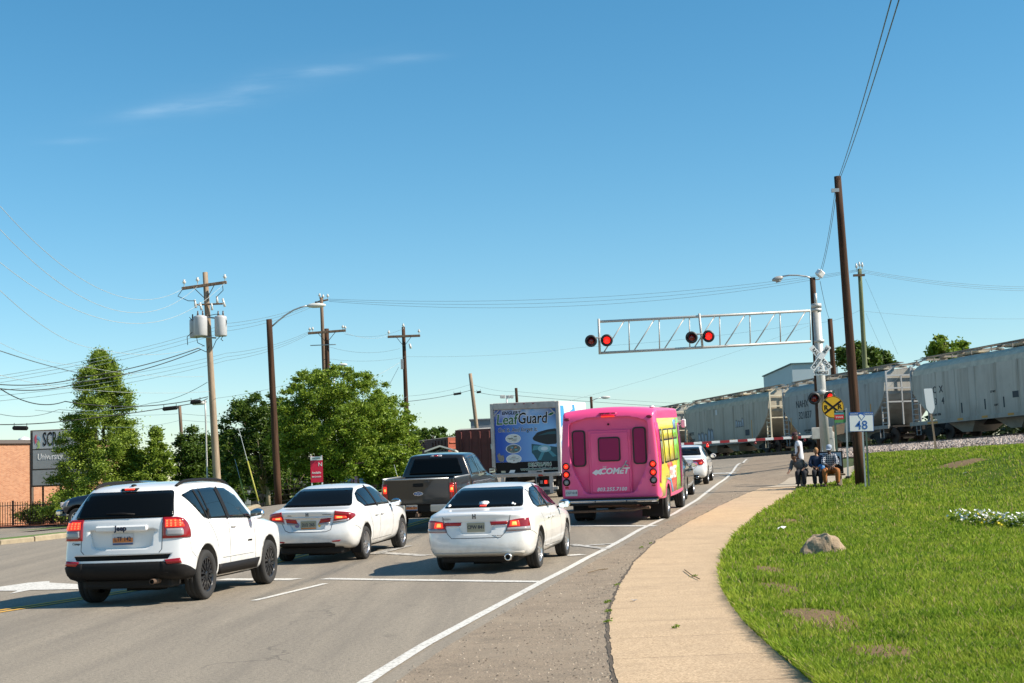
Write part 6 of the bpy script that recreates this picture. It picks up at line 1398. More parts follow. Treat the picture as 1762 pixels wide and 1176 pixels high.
for (px_, py_2, Z, l, lab) in ((35, 737, 61, 1.0, 'black splice case hanging on the cable above the brick building'), (293, 703, 68, 1.1, 'black splice case on the cable left of the transformer pole'), (337, 692, 69, .8, 'black box on the cable beside the boxy lamp head'), (787, 678, 118, 1.0, 'black splice case on the cable left of the short tan pole'), (824, 675, 122, .6, 'small black splice case just right of the short tan pole')):
    q = MB(); l *= .68; q.bbox((0, 0, 0), (l, .16, .19), .06); q.tube([(-l*.4, 0, .1), (-l*.4, 0, .22)], .014, 5); q.tube([(l*.4, 0, .1), (l*.4, 0, .22)], .014, 5); o = q.build('splice_case', M_['black'], None, Matrix.Translation(at(px_, py_2, Z)) @ Matrix.Rotation(R(3 if px_ < 100 else -4 if px_ < 400 else -6), 4, 'Y')); tag(o, lab, 'cable splice', 'cable splice cases')
for i, dy in enumerate((0, 6, 13)): W([(0, 647+dy*.9, 62), (390, 557+dy, 82), (553, 516+dy*.4, 95)], .016, wire_m, 'wire from the left edge up to the slim pole of the pair, %s of three' % ('top', 'middle', 'lowest')[i], .25)
for i, dy in enumerate((0, 7, 14)): W([(0, 672+dy*1.3, 62), (390, 608+dy*.9, 82), (531, 571+dy*.35, 93.6)], .016, wire_m, 'wire from the left edge up to the dark pole with crossarm, %s of three' % ('top', 'middle', 'lowest')[i], .25)
for i, (dy, sg_) in enumerate(((0, .9), (4, .9), (8, .9))): W([(566, 515+dy*.5, 95), (1478, 464+dy*.35, 99.7)], .016, wire_m, 'long wire across the sky from the pole pair to the greenish pole, %s of three' % ('top', 'middle', 'lowest')[i], sg_+.2*i)
for i, dy in enumerate((0, 4, 8)): W([(1480, 464+dy*.6, 99.7), (1800, 494+dy*.9, 110)], .016, wire_m, 'wire from the greenish pole off to the right edge, %s of three' % ('top', 'middle', 'lowest')[i], .35)
W([(590, 571, 93.6), (669, 578, 99.7)], .014, wire_l, 'pale wire from the dark pole to the crossarm at the oak edge', .3)
W([(593, 575, 93.6), (694, 566, 99.7)], .014, wire_m, 'dull wire from the dark pole to the top of the pole at the oak edge', .35)
W([(556, 594, 93.8), (688, 600, 99.7)], .014, wire_m, 'slack wire between the pole pair and the pole at the oak edge', .4)
W([(640, 650, 90), (688, 624, 99.6)], .02, wire_l, 'pale cable rising out of the big oak to the pole at its edge', .05)
W([(665, 672, 90), (686, 632, 99.6)], .02, wire_d, 'dark steep cable from the big oak to the pole at its edge', .0)
W([(370, 686, 69.8), (553, 642, 94), ], .014, wire_m, 'thin wire from the transformer pole towards the top of the oak', .2)
W([(60, 706, 75), (309, 712, 110), (470, 712, 110)], .018, wire_m, 'level thin wire behind the brown pole, upper', .2); W([(180, 735, 75), (311, 723, 110), (470, 722, 110)], .018, wire_m, 'level thin wire behind the brown pole, lower', .2)
W([(560, 617, 94), (700, 614, 100), (1000, 598, 120), (1395, 556, 120), (1478, 535, 100), (1800, 548, 110)], .012, wire_m, 'faint long wire running behind the gantry towards the right edge', .25)
W([(640, 700, 95), (702, 682, 100), (809, 662, 124)], .018, wire_m, 'wire running from the pole at the oak edge to the short tan pole, upper', .15); W([(640, 702, 95), (703, 691, 100), (809, 672, 124)], .03, wire_d, 'black cable running from the pole at the oak edge to the short tan pole, lower', .1)
W([(809, 661, 124), (888, 674, 150), (1300, 700, 150)], .018, wire_m, 'wire from the short tan pole passing over the box truck, upper', .2); W([(809, 672, 124), (888, 681, 150), (1300, 706, 150)], .028, wire_d, 'black cable from the short tan pole passing over the box truck, lower', .2)
W([(1437, 328, 46.9), (1411, 468, 66)], .016, wire_m, 'wire from the tall leaning pole down to the floodlight, left one', .25); W([(1439, 334, 46.9), (1414, 468, 66)], .016, wire_m, 'wire from the tall leaning pole down to the floodlight, right one', .2)
W([(1443, 306, 47), (1539, -20, 18)], .016, wire_m, 'wire from the tall leaning pole up out of the picture, left one', .1); W([(1445, 308, 47), (1553, -20, 18)], .016, wire_m, 'wire from the tall leaning pole up out of the picture, right one', .1)
W([(1411, 484, 66), (1428, 551, 96)], .018, wire_d, 'short dark wire from the gantry lamp to the short dark pole', .3)
W([(1489, 480, 100), (1545, 610, 105)], .012, wire_m, 'guy wire slanting down right from the greenish pole', .0); W([(1490, 540, 100), (1522, 612, 105)], .012, wire_m, 'lower guy wire slanting down right from the greenish pole', .0)
W([(980, 690, 120), (1395, 560, 130)], .012, wire_m, 'faint rising wire under the gantry', .3)
def guy(top, bot, Z, label):
    a = at(*top, Z); b = gp(*bot) if False else at(*bot, Z-1.5); q = MB(); q.smooth = True; q.tube([Vector((0, 0, 0)), a-b], .015, 5); o = empty('guy_wire', Matrix.Translation(b), label=label, cat='guy wire', group='yellow guarded guy wires'); q.build('strand', wire_l, o)
    q = MB(); q.smooth = True; d = a-b; q.tube([d*.04, d*.55], .045, 6); q.build('guy_guard', mat('yellow guy guard', (.34, .32, .05), .6), o)
guy((410, 735), (446, 868), 72, 'guy wire with yellow guard leaning left of the dark street lamp pole'); guy((404, 790), (424, 866), 80, 'fainter yellow guarded guy wire under the left oak'); guy((678, 800), (690, 842), 78, 'yellow guarded guy wire between the white sedan and the brown pickup')
# ---------------------------------------------------------------- crossing gantry
GZ = 60.0
mast_b = at(1422, 800, GZ); zb_ = float(G(mast_b.x, mast_b.y)); al = M_['alum']
mast_t = at(1404.5, 528, GZ); dd = mast_t-mast_b; B = mast_t-dd*((mast_t.z-zb_)/dd.z)
gan = empty('crossing_gantry', Matrix.Translation(B), label='silver railway crossing gantry with truss arm and red flashing lights over the road', cat='crossing signal')
L_ = lambda px, py, Z=GZ: at(px, py, Z)-B
q = MB(); q.smooth = True; q.tube([Vector((0, 0, 0)), mast_t-B], [.20, .17], 20); q.tube([mast_t-B+Vector((-.0, 0, -.05)), mast_t-B+Vector((0, 0, .12))], .22, 20)
for z in (.0, 1.33): p = (mast_t-B)-Vector((-.02*z, 0, .15+z)); q.tube([p-Vector((0, 0, .06)), p+Vector((0, 0, .06))], .215, 18)
q.tube([L_(1404, 526), L_(1403, 505)], .06, 10)
q.build('mast', al, gan)
q = MB(); q.bbox((0, 0, .06), (.7, .7, .12), .02)
for a in range(4): q.prism([(.18, .12), (.33, .12), (.19, .7)], -.015, .015, 'y', Matrix.Rotation(R(90*a+45), 4, 'Z'))
q.build('mast_base', al, gan)
TL, TR, BL, BR = (1030, 554), (1394, 535), (1031, 608), (1395, 588)
def lp(a, b, t): return (a[0]+(b[0]-a[0])*t, a[1]+(b[1]-a[1])*t)
for dz, nm in ((0, 0), (.9, 1)):
    pass
q = MB(); q.smooth = True
for Z in (GZ-.25, GZ+.25):
    q.tube([L_(*TL, Z), L_(*TR, Z)], .055, 8); q.tube([L_(*BL, Z), L_(*BR, Z)], .055, 8)
q.build('truss_chord', al, gan)
n = 7; q = MB(); q.smooth = True
for Z in (GZ-.25, GZ+.25):
    for i in range(n+1):
        t = i/n; q.tube([L_(*lp(TL, TR, t), Z), L_(*lp(BL, BR, t), Z)], .028, 6)
        if i < n: q.tube([L_(*lp(BL, BR, t+.02), Z), L_(*lp(TL, TR, t+.86/n), Z)], .028, 6)
for i in range(n+1):
    t = i/n; q.tube([L_(*lp(TL, TR, t), GZ-.25), L_(*lp(TL, TR, t), GZ+.25)], .02, 5); q.tube([L_(*lp(BL, BR, t), GZ-.25), L_(*lp(BL, BR, t), GZ+.25)], .02, 5)
q.build('truss_web', al, gan)
for a_, b_ in (((1030, 549), (1032, 610)), ((1203, 540), (1209, 600))): q = MB(); q.smooth = True; q.tube([L_(*a_, GZ-.3), L_(*b_, GZ-.3)], .05, 8); q.build('lamp_hanger', al, gan)
disc = mat('black lamp disc', (.012, .012, .013), .5); dimred = mat('unlit red lens', (.22, .008, .01), .15, coat=.5); hotr = mat('lit red signal', (.9, .03, .02), .2, emit=(1, .012, .008), es=1.3)
def flasher(px, py, Z, lit, parent, scale=1.0, ox=None):
    c = at(px, py, Z)-B if ox is None else ox; A = Matrix.Translation(c) @ Matrix.Rotation(R(90), 4, 'X') @ Matrix.Diagonal((scale, scale, scale, 1))
    m = MB(); m.smooth = True; m.lathe([(.255, -.02), (.26, .0), (.255, .02), (.16, .03), (.15, .0), (.001, .0)], 28, A); m.lathe([(.16, -.02), (.15, -.22), (.001, -.24)], 18, A)
    # hood over the upper half of the lens
    vs = []; k = 12
    for i in range(k+1):
        a = math.pi*(-.1+1.2*i/k); 
        for (r_, z) in ((.15, .02), (.145, .24)): vs.append(A @ Vector((r_*math.cos(a), r_*math.sin(a), z)))
    m.add(vs, [(2*i, 2*i+1, 2*i+3, 2*i+2) for i in range(k)]); o = m.build('flashing_light', disc, parent)
    m = MB(); m.smooth = True; m.lathe([(.145, .015), (.12, .04), (.06, .052), (.001, .055)], 20, A); m.build('lens', hotr if lit else dimred, o)
for px_, py_1, lit in ((1017, 587, 0), (1044, 586, 1), (1190, 581, 0), (1219, 579, 1)): flasher(px_, py_1, GZ-.55, lit, gan)
for a, b in (((1017, 582), (1044, 581)), ((1190, 576), (1219, 574))): q = MB(); q.smooth = True; q.tube([L_(*a, GZ-.4), L_(*b, GZ-.4)], .03, 7); q.build('lamp_crossbar', al, gan)
for px_, py_1, lit in ((1401, 686, 0), (1428, 684, 1)): flasher(px_, py_1, GZ-.5, lit, gan)
q = MB(); q.smooth = True; q.tube([L_(1399, 676, GZ-.3), L_(1432, 674, GZ-.3)], .035, 7); q.bbox(tuple(L_(1414, 676, GZ-.25)), (.25, .3, .22), .03); q.build('lamp_crossbar', al, gan)
# crossbuck
def blade(rot, words, flipx=1):
    c = L_(1412, 616, GZ-.42 if rot > 0 else GZ-.46); M = Matrix.Translation(c) @ Matrix.Rotation(R(rot), 4, 'Y'); m = MB(); m.bbox((0, 0, 0), (1.22, .012, .23), .004, M); o = m.build('crossbuck_blade', M_['whitep'], gan)
    for w_, x in words: text('lettering', w_, .19, M_['black'], o, M @ RM(x, -.011, 0), .002, bold=.004, sx=.85)
blade(52, [('RAIL', -.33), ('ROAD', .33)]); blade(-52, [('CROSS', -.30), ('ING', .40)])
m = MB(); m.bbox((0, 0, 0), (.26, .012, .26), .004, Matrix.Translation(L_(1412, 634, GZ-.45))); m.bbox((0, 0, 0), (.66, .012, .2), .004, Matrix.Translation(L_(1413, 642, GZ-.42))); o = m.build('track_count_sign', M_['whitep'], gan)
text('lettering', '2', .22, M_['black'], o, RM(*L_(1412, 632.5, GZ-.47)), .002, bold=.004); text('lettering', 'TRACKS', .16, M_['black'], o, RM(*L_(1413, 642, GZ-.44)), .002, bold=.003)
# gate
gz = 62.0; gb = at(1428, 800, gz); gb.z = float(G(gb.x, gb.y)); gate = empty('crossing_gate', Matrix.Translation(gb), label='lowered red and white barrier arm with small red lamps across the road', cat='barrier')
Lg = lambda px, py, Z=gz: at(px, py, Z)-gb
a, b = Lg(1140, 766.5), Lg(1397, 751.5); d = b-a; Ln = d.length; d.normalize(); u = Vector((0, -1, 0)); w3 = d.cross(u).normalized(); MG = Matrix(((d.x, u.x, w3.x, a.x), (d.y, u.y, w3.y, a.y), (d.z, u.z, w3.z, a.z), (0, 0, 0, 1)))
m = MB(); m.bbox((Ln/2, 0, 0), (Ln, .04, .105), .008, MG); arm = m.build('barrier_arm', M_['whitep'], gate)
m = MB(); k = .55
x = .1
while x < Ln-.3:
    m.box((x+.27, .0, 0), (.42, .046, .111), MG); x += .78
m.build('red_stripes', mat('barrier red', (.30, .02, .025), .5), arm)
for t in (.30, .62, .95): m = MB(); m.smooth = True; m.tube([MG @ Vector((Ln*t, .0, .05)), MG @ Vector((Ln*t, 0, .1))], .03, 6); m.ball(tuple(MG @ Vector((Ln*t, 0, .14))), .055); m.build('arm_lamp', hotr if t == .30 else dimred, gate)
m = MB(); m.bbox((0, 0, .6), (.45, .45, 1.2), .04); m.bbox((-.3, -.2, 1.15), (.9, .08, .5), .02); m.smooth = True; m.tube([tuple(b), (-.2, -.1, 1.15)], .05, 8); m.build('gate_mechanism', mat('gate cabinet', (.45, .44, .40), .5, noise_=(5, .15)), gate)
m = MB(); m.prism([(.1, 1.0), (.7, 1.1), (.75, 1.55), (.2, 1.45)], -.05, .05, 'y'); m.build('counterweight', mat('counterweight rust', (.25, .17, .11), .8, noise_=(6, .3)), gate)
# round advance warning sign
Z = 52; c = at(1433, 701, Z); gb2 = Vector((c.x+.06, c.y+.05, float(G(c.x, c.y)))); sg = empty('railroad_warning_sign', Matrix.Translation(gb2), label='round yellow sign with black X and two letters R, on a green post', cat='road sign')
l = c-gb2; m = MB(); m.prism([(l.x+a_, l.z+b_) for a_, b_ in circ(0, 0, .405, 40)], l.y-.006, l.y+.002, 'y'); o = m.build('sign_plate', mat('sign yellow', (.66, .38, .01), .45), sg)
m = MB(); m.prism([(l.x+a_, l.z+b_) for a_, b_ in circ(0, 0, .395, 40)], l.y-.008, l.y-.005, 'y'); m.build('sign_border', M_['black'], o); m = MB(); m.prism([(l.x+a_, l.z+b_) for a_, b_ in circ(0, 0, .375, 40)], l.y-.011, l.y-.007, 'y'); m.build('sign_field', mat('sign yellow', ()), o)
m = MB()
for r_ in (38, -38+0): m.box((0, 0, 0), (.74, .004, .075), Matrix.Translation((l.x, l.y-.013-(.002 if r_ < 0 else 0), l.z)) @ Matrix.Rotation(R(r_+(3 if r_ > 0 else 3)), 4, 'Y'))
m.build('sign_cross', M_['black'], o)
for x in (-.25, .25): text('lettering', 'R', .25, M_['black'], o, RM(l.x+x, l.y-.013, l.z-.045*0-.02+(.02 if x > 0 else 0)), .002, bold=.008)
m = MB(); m.box((0, .02, (l.z)/2+.3), (.07, .05, l.z+.6)); m.build('post', mat('green post', (.06, .10, .07), .5), sg)
# state route sign
Z = 45; c = at(1482, 726, Z); bb = at(1488, 840, Z); gb3 = Vector((bb.x, bb.y, float(G(bb.x, bb.y))-.02)); rs = empty('route_sign', Matrix.Translation(gb3), label='white and blue route sign with large number 48 beside the tall pole', cat='road sign'); l = c-gb3
RMX = Matrix.Translation(l) @ Matrix.Rotation(R(1.2), 4, 'Y'); blue = mat('route blue', (.015, .10, .36), .45); reflect = mat('sign white', (.72, .74, .74), .45)
m = MB(); m.prism(rpoly(rect(-.385, .385, -.31, .30), .03), -.004, .004, 'y', RMX); o = m.build('sign_plate', blue, rs); m = MB(); m.prism(rpoly(rect(-.368, .368, -.295, .20), .02), -.008, -.003, 'y', RMX); m.build('sign_field', reflect, o)
text('lettering', '48', .40, blue, o, RMX @ RM(0, -.011, -.12), .002, bold=.002); text('lettering', 'SOUTH', .075, reflect, o, RMX @ RM(-.22, -.007, .245), .002); text('lettering', 'CAROLINA', .075, reflect, o, RMX @ RM(.23, -.007, .245), .002, sx=.8)
m = MB(); st_ = [(-.11, .23), (-.05, .27), (.0, .265), (.03, .24), (.08, .235), (.12, .16), (.06, .10), (.01, .03), (-.03, .10), (-.08, .16)]; m.prism(st_, -.011, -.006, 'y', RMX); m.build('state_outline', blue, o); m = MB(); m.prism([(a_*.72, .15+(b_-.15)*.72) for a_, b_ in st_], -.014, -.010, 'y', RMX); m.build('state_outline', reflect, o)
for dx in (-.0, .11): m = MB(); m.box((dx+l.x*.0, .02, (l.z+.25)/2), (.045, .04, l.z+.25), Matrix.Shear('XY', 4, (0, 0)) if False else None); m.v = [(v[0]+(l.x)*v[2]/l.z*1.0+.03, v[1], v[2]) for v in m.v]; m.build('post', M_['steel'] if dx == 0 else mat('green post', ()), rs)
# bus stop sign and its post
Z = 50; c = at(1444, 717, Z); tp = at(1456, 705, Z); bt = at(1460, 838, Z); gb4 = Vector((bt.x, bt.y, float(G(bt.x, bt.y)))); bs = empty('bus_stop_sign', Matrix.Translation(gb4), label='grey post with small red, black and green bus stop plate, right of the bench', cat='bus stop sign'); l = tp-gb4
m = MB(); m.box((0, 0, .5), (.05, .05, 1.0)); m.v = [(v[0]+l.x*v[2], v[1]+l.y*v[2], v[2]*(l.z+.05)) for v in m.v]; m.smooth = False; m.build('post', M_['steel'], bs); m = MB(); m.bbox((0, 0, .08), (.16, .16, .16), .03); m.build('post_sleeve', M_['black'], bs)
l = c-gb4; fx = lambda x0, x1, z0, z1: [(l.x+x0, l.z+z0), (l.x+x1, l.z+z0), (l.x+x1, l.z+z1), (l.x+x0, l.z+z1)]
m = MB(); m.prism(fx(-.17, .22, -.22, .22), -.006, .004, 'y'); o = m.build('sign_plate', mat('stop sign green', (.08, .25, .07), .5), bs); m = MB(); m.prism(fx(-.165, .215, .14, .215), -.010, -.005, 'y'); m.build('top_band', M_['black'], o); m = MB(); m.prism(fx(-.165, .165, -.10, .06), -.010, -.005, 'y'); m.build('red_band', M_['red'], o); m = MB(); m.prism(fx(-.165, .165, .07, .13), -.010, -.005, 'y'); m.build('blue_band', mat('stop sign teal', (.08, .28, .33), .5), o)
text('lettering', 'transit', .11, M_['whitep'], o, RM(l.x-.0, -.012, l.z-.02), .002, sx=.9); text('lettering', 'BUS STOP', .06, M_['whitep'], o, RM(l.x+.02, -.012, l.z+.178), .002)
# white paddle marker by the track
Z = 57.2; tp = at(1596.5, 668, Z); bt = at(1611, 775, Z); base = Vector((bt.x, bt.y, float(G(bt.x, bt.y)))); ws = empty('whistle_post', Matrix.Translation(base), label='white paddle shaped marker on a leaning wooden stake by the ballast', cat='marker post'); l = tp-base
M0 = Matrix(((1, 0, l.x/l.z, 0), (0, 1, l.y/l.z, 0), (0, 0, 1, 0), (0, 0, 0, 1))); k = l.z
m = MB(); m.prism(rpoly([(-.17, k-.02), (.17, k-.02), (.17, k-.80), (.05, k-1.03), (-.05, k-1.03), (-.17, k-.80)], .05), -.012, .0, 'y', M0); m.build('marker_plate', reflect, ws); m = MB(); m.box((0, .03, (k-.3)/2), (.07, .05, k-.3), M0); m.build('stake', wl, ws)

# ---------------------------------------------------------------- bench with advertising back
c = gp(1414, 841); print('BENCH', c, G(c.x,c.y)); gz_ = float(G(c.x, c.y))+.03; face = math.radians(-14)   # bench faces the camera, turned a little to the road
MBn = Matrix.Translation((c.x, c.y+.45, gz_)) @ Matrix.Rotation(face, 4, 'Z') @ Matrix.Scale(.95, 4)
bench = empty('bus_stop_bench', MBn, label='concrete bench with a framed portrait poster as its back, carrying three seated people', cat='bench')
conc = mat('bench concrete', (.34, .27, .2), .9, noise_=(12, .2))
m = MB(); m.bbox((.10, .06, .43), (1.7, .42, .07), .02); m.build('seat', mat('seat boards', (.20, .15, .10), .8, noise_=(9, .3)), bench)
for x in (-.55, .74): m = MB(); m.prism(rpoly([(-.25, 0), (.25, 0), (.16, .16), (.14, .30), (.32, .395), (-.22, .395), (-.10, .30), (-.16, .16)], .03), x-.07, x+.07, 'x'); m.build('leg', conc, bench)
m = MB(); m.bbox((.46, .30, .86), (.84, .07, .80), .015); bk_ = m.build('backrest', M_['black'], bench); m = MB(); m.box((.46, .262, .86), (.74, .008, .70)); m.build('poster', mat('poster sky blue', (.42, .52, .62), .5), bk_)
m = MB(); hx = .66; m.prism([(hx+a_, .90+b_) for a_, b_ in circ(0, 0, .10, 20, .14)], .252, .257, 'y'); m.build('poster_face', mat('portrait skin', (.30, .14, .09), .6), bk_); m = MB(); m.prism([(hx-.22, .52), (hx+.2, .52), (hx+.17, .72), (hx+.05, .80), (hx-.06, .80), (hx-.18, .70)], .250, .255, 'y'); m.build('poster_suit', M_['black'], bk_); m = MB(); m.prism([(hx-.13, .94), (hx-.1, 1.07), (hx, 1.11), (hx+.1, 1.07), (hx+.13, .94), (hx+.09, .98), (hx-.08, 1.0)], .247, .252, 'y'); m.build('poster_hair', M_['black'], bk_)

# ---------------------------------------------------------------- people
skin_d = mat('dark brown skin', (.085, .040, .024), .55); skin_m = mat('brown skin', (.15, .075, .045), .55)
def skinned(name, chains, m, parent, lv=2, flat=False, root=0):
    """chains: lists of (point, radius or (rx,ry)); points shared by equal coordinates"""
    idx = {}; vs = []; rs = []; es = set()
    for ch in chains:
        prev = None
        for p, r_ in ch:
            k = tuple(round(v, 4) for v in p)
            if k not in idx: idx[k] = len(vs); vs.append(k); rs.append(r_ if isinstance(r_, tuple) else (r_, r_))
            if prev is not None and prev != idx[k]: es.add((min(prev, idx[k]), max(prev, idx[k])))
            prev = idx[k]
    me = bpy.data.meshes.new(name); me.from_pydata(vs, list(es), []); o = link(name, me, parent)
    md = o.modifiers.new('skin', 'SKIN'); md.use_smooth_shade = True
    for i, r_ in enumerate(rs): me.skin_vertices[0].data[i].radius = r_
    me.skin_vertices[0].data[root].use_root = True
    sb = o.modifiers.new('sub', 'SUBSURF'); sb.levels = sb.render_levels = lv; bake(o); o.data.materials.append(m)
    for p in o.data.polygons: p.use_smooth = True
    return o
V3 = lambda *a: Vector(a)
def person(M, J, label, skin, shirt, pants, shoes, hat=None, hair=None, sleeve=.5, bulk=1.14, hem=0.):
    """J: joint dictionary in local metres. x right of viewer, -y to the viewer"""
    root = empty('person', M, label=label, cat='person')
    hip, chest, neck, head = (Vector(J[k]) for k in ('hip', 'chest', 'neck', 'head'))
    ch = [[(hip, (.15, .11)), (hip.lerp(chest, .5), (.13, .10)), (chest, (.155, .105)), (neck, (.06, .06))]]
    up = (head-neck).normalized(); fwd = Vector(J.get('look', (0, -1, 0))).normalized()
    ch.append([(neck, (.06, .06)), (neck.lerp(head, .45), (.055, .058))])
    sh = {}; 
    for s in ('L', 'R'):
        a, e, w_ = (Vector(J[k+s]) for k in ('sho', 'elb', 'wri')); h, k_, an, to = (Vector(J[k+s]) for k in ('hipj', 'kne', 'ank', 'toe'))
        ch.append([(chest, (.155, .105)), (a, .062), (a.lerp(e, .5), .05), (e, .042), (e.lerp(w_, .4), .042), (w_, .028)])
        ch.append([(hip, (.15, .11)), (h, .095), (h.lerp(k_, .5), .078), (k_, .058), (k_.lerp(an, .35), .056), (an, .038), (to, .035)])
        hd = (Vector(J['han'+s])-w_).normalized() if 'han'+s in J else (w_-e).normalized()
        palm = w_+hd*.07; side = hd.cross(Vector((0, 1, .2))).normalized(); ch.append([(w_, .028), (w_+hd*.03, (.036, .02)), (palm, (.042, .018))])
        for f, ln in zip((-1.5, -.5, .5, 1.5), (.065, .08, .075, .055)):
            r0 = palm+side*.019*f; curl = Vector((0, -.012, -.02)); ch.append([(palm, (.042, .018)), (r0+hd*.02, .010), (r0+hd*(.02+ln*.5)+curl*.3, .0095), (r0+hd*(.02+ln)+curl, .008)])
        ch.append([(w_+hd*.03, (.036, .02)), (w_+hd*.045+side*.045, .012), (w_+hd*.085+side*.06, .010)])
    body = skinned('body', ch, skin, root, 1)
    # head with brow, nose, chin, ears welded into the same object as the body mesh
    bm = bmesh.new(); rt = fwd.cross(up).normalized(); fw = up.cross(rt).normalized()
    HM = Matrix(((rt.x, fw.x, up.x, head.x), (rt.y, fw.y, up.y, head.y), (rt.z, fw.z, up.z, head.z), (0, 0, 0, 1)))   # local +y = face direction
    ico = bmesh.ops.create_uvsphere(bm, u_segments=20, v_segments=14, radius=1.0)
    for v in bm.verts:
        x, y, z = v.co; sx, sy, sz = .078, .098, .118
        if z < 0: sx *= 1-.28*(-z); sy *= 1-.10*(-z)
        nx, ny, nz_ = x*sx, y*sy, z*sz
        if y > .55: ny -= .012*math.exp(-((z-.05)/.12)**2)*(1 if abs(abs(x)-.33) < .22 else 0); ny += .030*math.exp(-(x/.16)**2-((z+.18)/.16)**2)+.010*math.exp(-(x/.4)**2-((z+.48)/.10)**2)+.010*math.exp(-(x/.4)**2-((z+.85)/.2)**2)
        v.co = (nx, ny, nz_)
    for s in (-1, 1):
        g = bmesh.ops.create_icosphere(bm, subdivisions=1, radius=.024); bmesh.ops.transform(bm, matrix=Matrix.Translation((s*.078, -.005, -.005)) @ Matrix.Diagonal((.4, .8, 1.2, 1)), verts=g['verts'])
    for f in bm.faces: f.smooth = True
    bmesh.ops.transform(bm, matrix=HM, verts=bm.verts); bm.from_mesh(body.data); me = bpy.data.meshes.new('body'); bm.to_mesh(me); bm.free(); me.materials.append(skin); body.data = me
    for p in me.polygons: p.use_smooth = True
    for s in (-1, 1): m = MB(); m.smooth = True; m.ball(tuple(HM @ Vector((s*.028, .083, .012))), .011, 8, 6); m.build('eye', mat('eye dark', (.02, .015, .012), .2), root)
    m = MB(); m.box((0, .096, -.058), (.045, .006, .008), HM); m.build('mouth', mat('lip', (.12, .04, .035), .6), root)
    # hair or hat
    if hair is not None:
        m = MB(); m.smooth = True; m.ball((0, 0, 0), (.086, .105, .112), 18, 12); m.v = [tuple(HM @ Vector((x, y-.014-(.035 if z < .01 and y > .02 else 0), max(z, -.055)+.022))) for x, y, z in m.v if True]; m.build('hair', hair, root)
    if hat is not None:
        m = MB(); m.smooth = True; m.lathe([(.094, .0), (.098, .02), (.092, .07), (.06, .105), (.001, .115)], 20); m.smooth = False; m.prism([(-.085, .03), (.085, .03), (.078, .13), (.04, .172), (-.04, .172), (-.078, .13)], .0, .012, 'z')
        m.v = [tuple(HM @ Vector((x, y*1.12, z+.045))) for x, y, z in m.v]; m.build('cap', hat, root)
    # clothes
    kb = bulk; bk2 = lambda r: tuple(q*kb for q in r) if isinstance(r, tuple) else r*kb
    _sk = skinned
    def skin_c(nm, chs, *a): return _sk(nm, [[(p, bk2(r)) for p, r in c] for c in chs], *a)
    ct = [([(hip-(chest-hip)*hem, (.165, .13))] if hem else [])+[(hip, (.165, .125)), (hip.lerp(chest, .5), (.16, .125)), (chest, (.178, .125)), (neck-up*.03, (.075, .075))]]
    for s in ('L', 'R'):
        a, e, w_ = (Vector(J[k+s]) for k in ('sho', 'elb', 'wri')); 
        if sleeve <= 1: ct.append([(chest, (.178, .125)), (a, .082), (a.lerp(e, sleeve), .072)])
        else: ct.append([(chest, (.178, .125)), (a, .082), (a.lerp(e, .5), .07), (e, .062), (e.lerp(w_, sleeve-1), .05)])
    skin_c('shirt', ct, shirt, root, 2)
    ct = [[(hip+(chest-hip)*.1, (.165, .125)), (hip, (.168, .125))]]
    for s in ('L', 'R'):
        h, k_, an = (Vector(J[k+s]) for k in ('hipj', 'kne', 'ank')); ct.append([(hip, (.168, .125)), (h, .115), (h.lerp(k_, .5), .098), (k_, .082), (k_.lerp(an, .5), .075), (k_.lerp(an, .93), .066)])
    skin_c('trousers', ct, pants, root, 2)
    for s in ('L', 'R'):
        an, to = Vector(J['ank'+s]), Vector(J['toe'+s]); d = (to-an); d.z = 0; d.normalize(); skinned('shoe', [[(an-d*.05+V3(0, 0, -.035), .045), (an+d*.06+V3(0, 0, -.035), (.05, .042)), (an+d*.17+V3(0, 0, -.045), (.045, .03))]], shoes, root, 2)
    return root
def check_shirt():
    q = NT('dark checked cloth', .85, .2); x, y, z = q.xyz()
    a = q.math('LESS_THAN', q.math('FRACT', q.math('MULTIPLY', x, 14.)), .22); b = q.math('LESS_THAN', q.math('FRACT', q.math('MULTIPLY', z, 14.)), .22)
    c = q.mix(q.math('MAXIMUM', a, b), (.045, .055, .085), (.45, .48, .52)); return q.color(c)
cloth_b = mat('black cloth', (.012, .013, .018), .9); tan_ = mat('ochre trousers', (.33, .12, .03), .85, noise_=(12, .15)); white_c = mat('white polo cloth', (.62, .64, .70), .85); grey_c = mat('dark grey jacket', (.085, .09, .095), .85); brown_b = mat('brown leather', (.13, .06, .04), .6)
# standing man, back half turned, looking left
Z = 51; f = at(1379, 838, Z); gzz = float(G(f.x, f.y))
person(Matrix.Translation((f.x, f.y, gzz+.0)) @ Matrix.Rotation(R(0), 4, 'Z') @ Matrix.Scale(1.06, 4), dict(hip=(0, 0, .93), chest=(-.02, 0, 1.30), neck=(-.05, 0, 1.47), head=(-.10, 0, 1.62), look=(-.95, -.3, -.22), shoL=(-.06, -.16, 1.40), elbL=(-.05, -.20, 1.12), wriL=(-.17, -.18, .93), shoR=(.06, .15, 1.40), elbR=(.08, .18, 1.12), wriR=(-.04, .22, .93),
    hipjL=(-.04, -.09, .88), kneL=(-.07, -.10, .48), ankL=(-.05, -.10, .09), toeL=(-.2, -.13, .04), hipjR=(.05, .08, .88), kneR=(.04, .10, .48), ankR=(.08, .10, .09), toeR=(-.07, .12, .04)),
    'man in white polo shirt and dark cap, standing and looking left beside the bench', skin_d, white_c, cloth_b, cloth_b, hat=mat('dark maroon cap', (.04, .012, .018), .8), sleeve=.55, hem=.42)
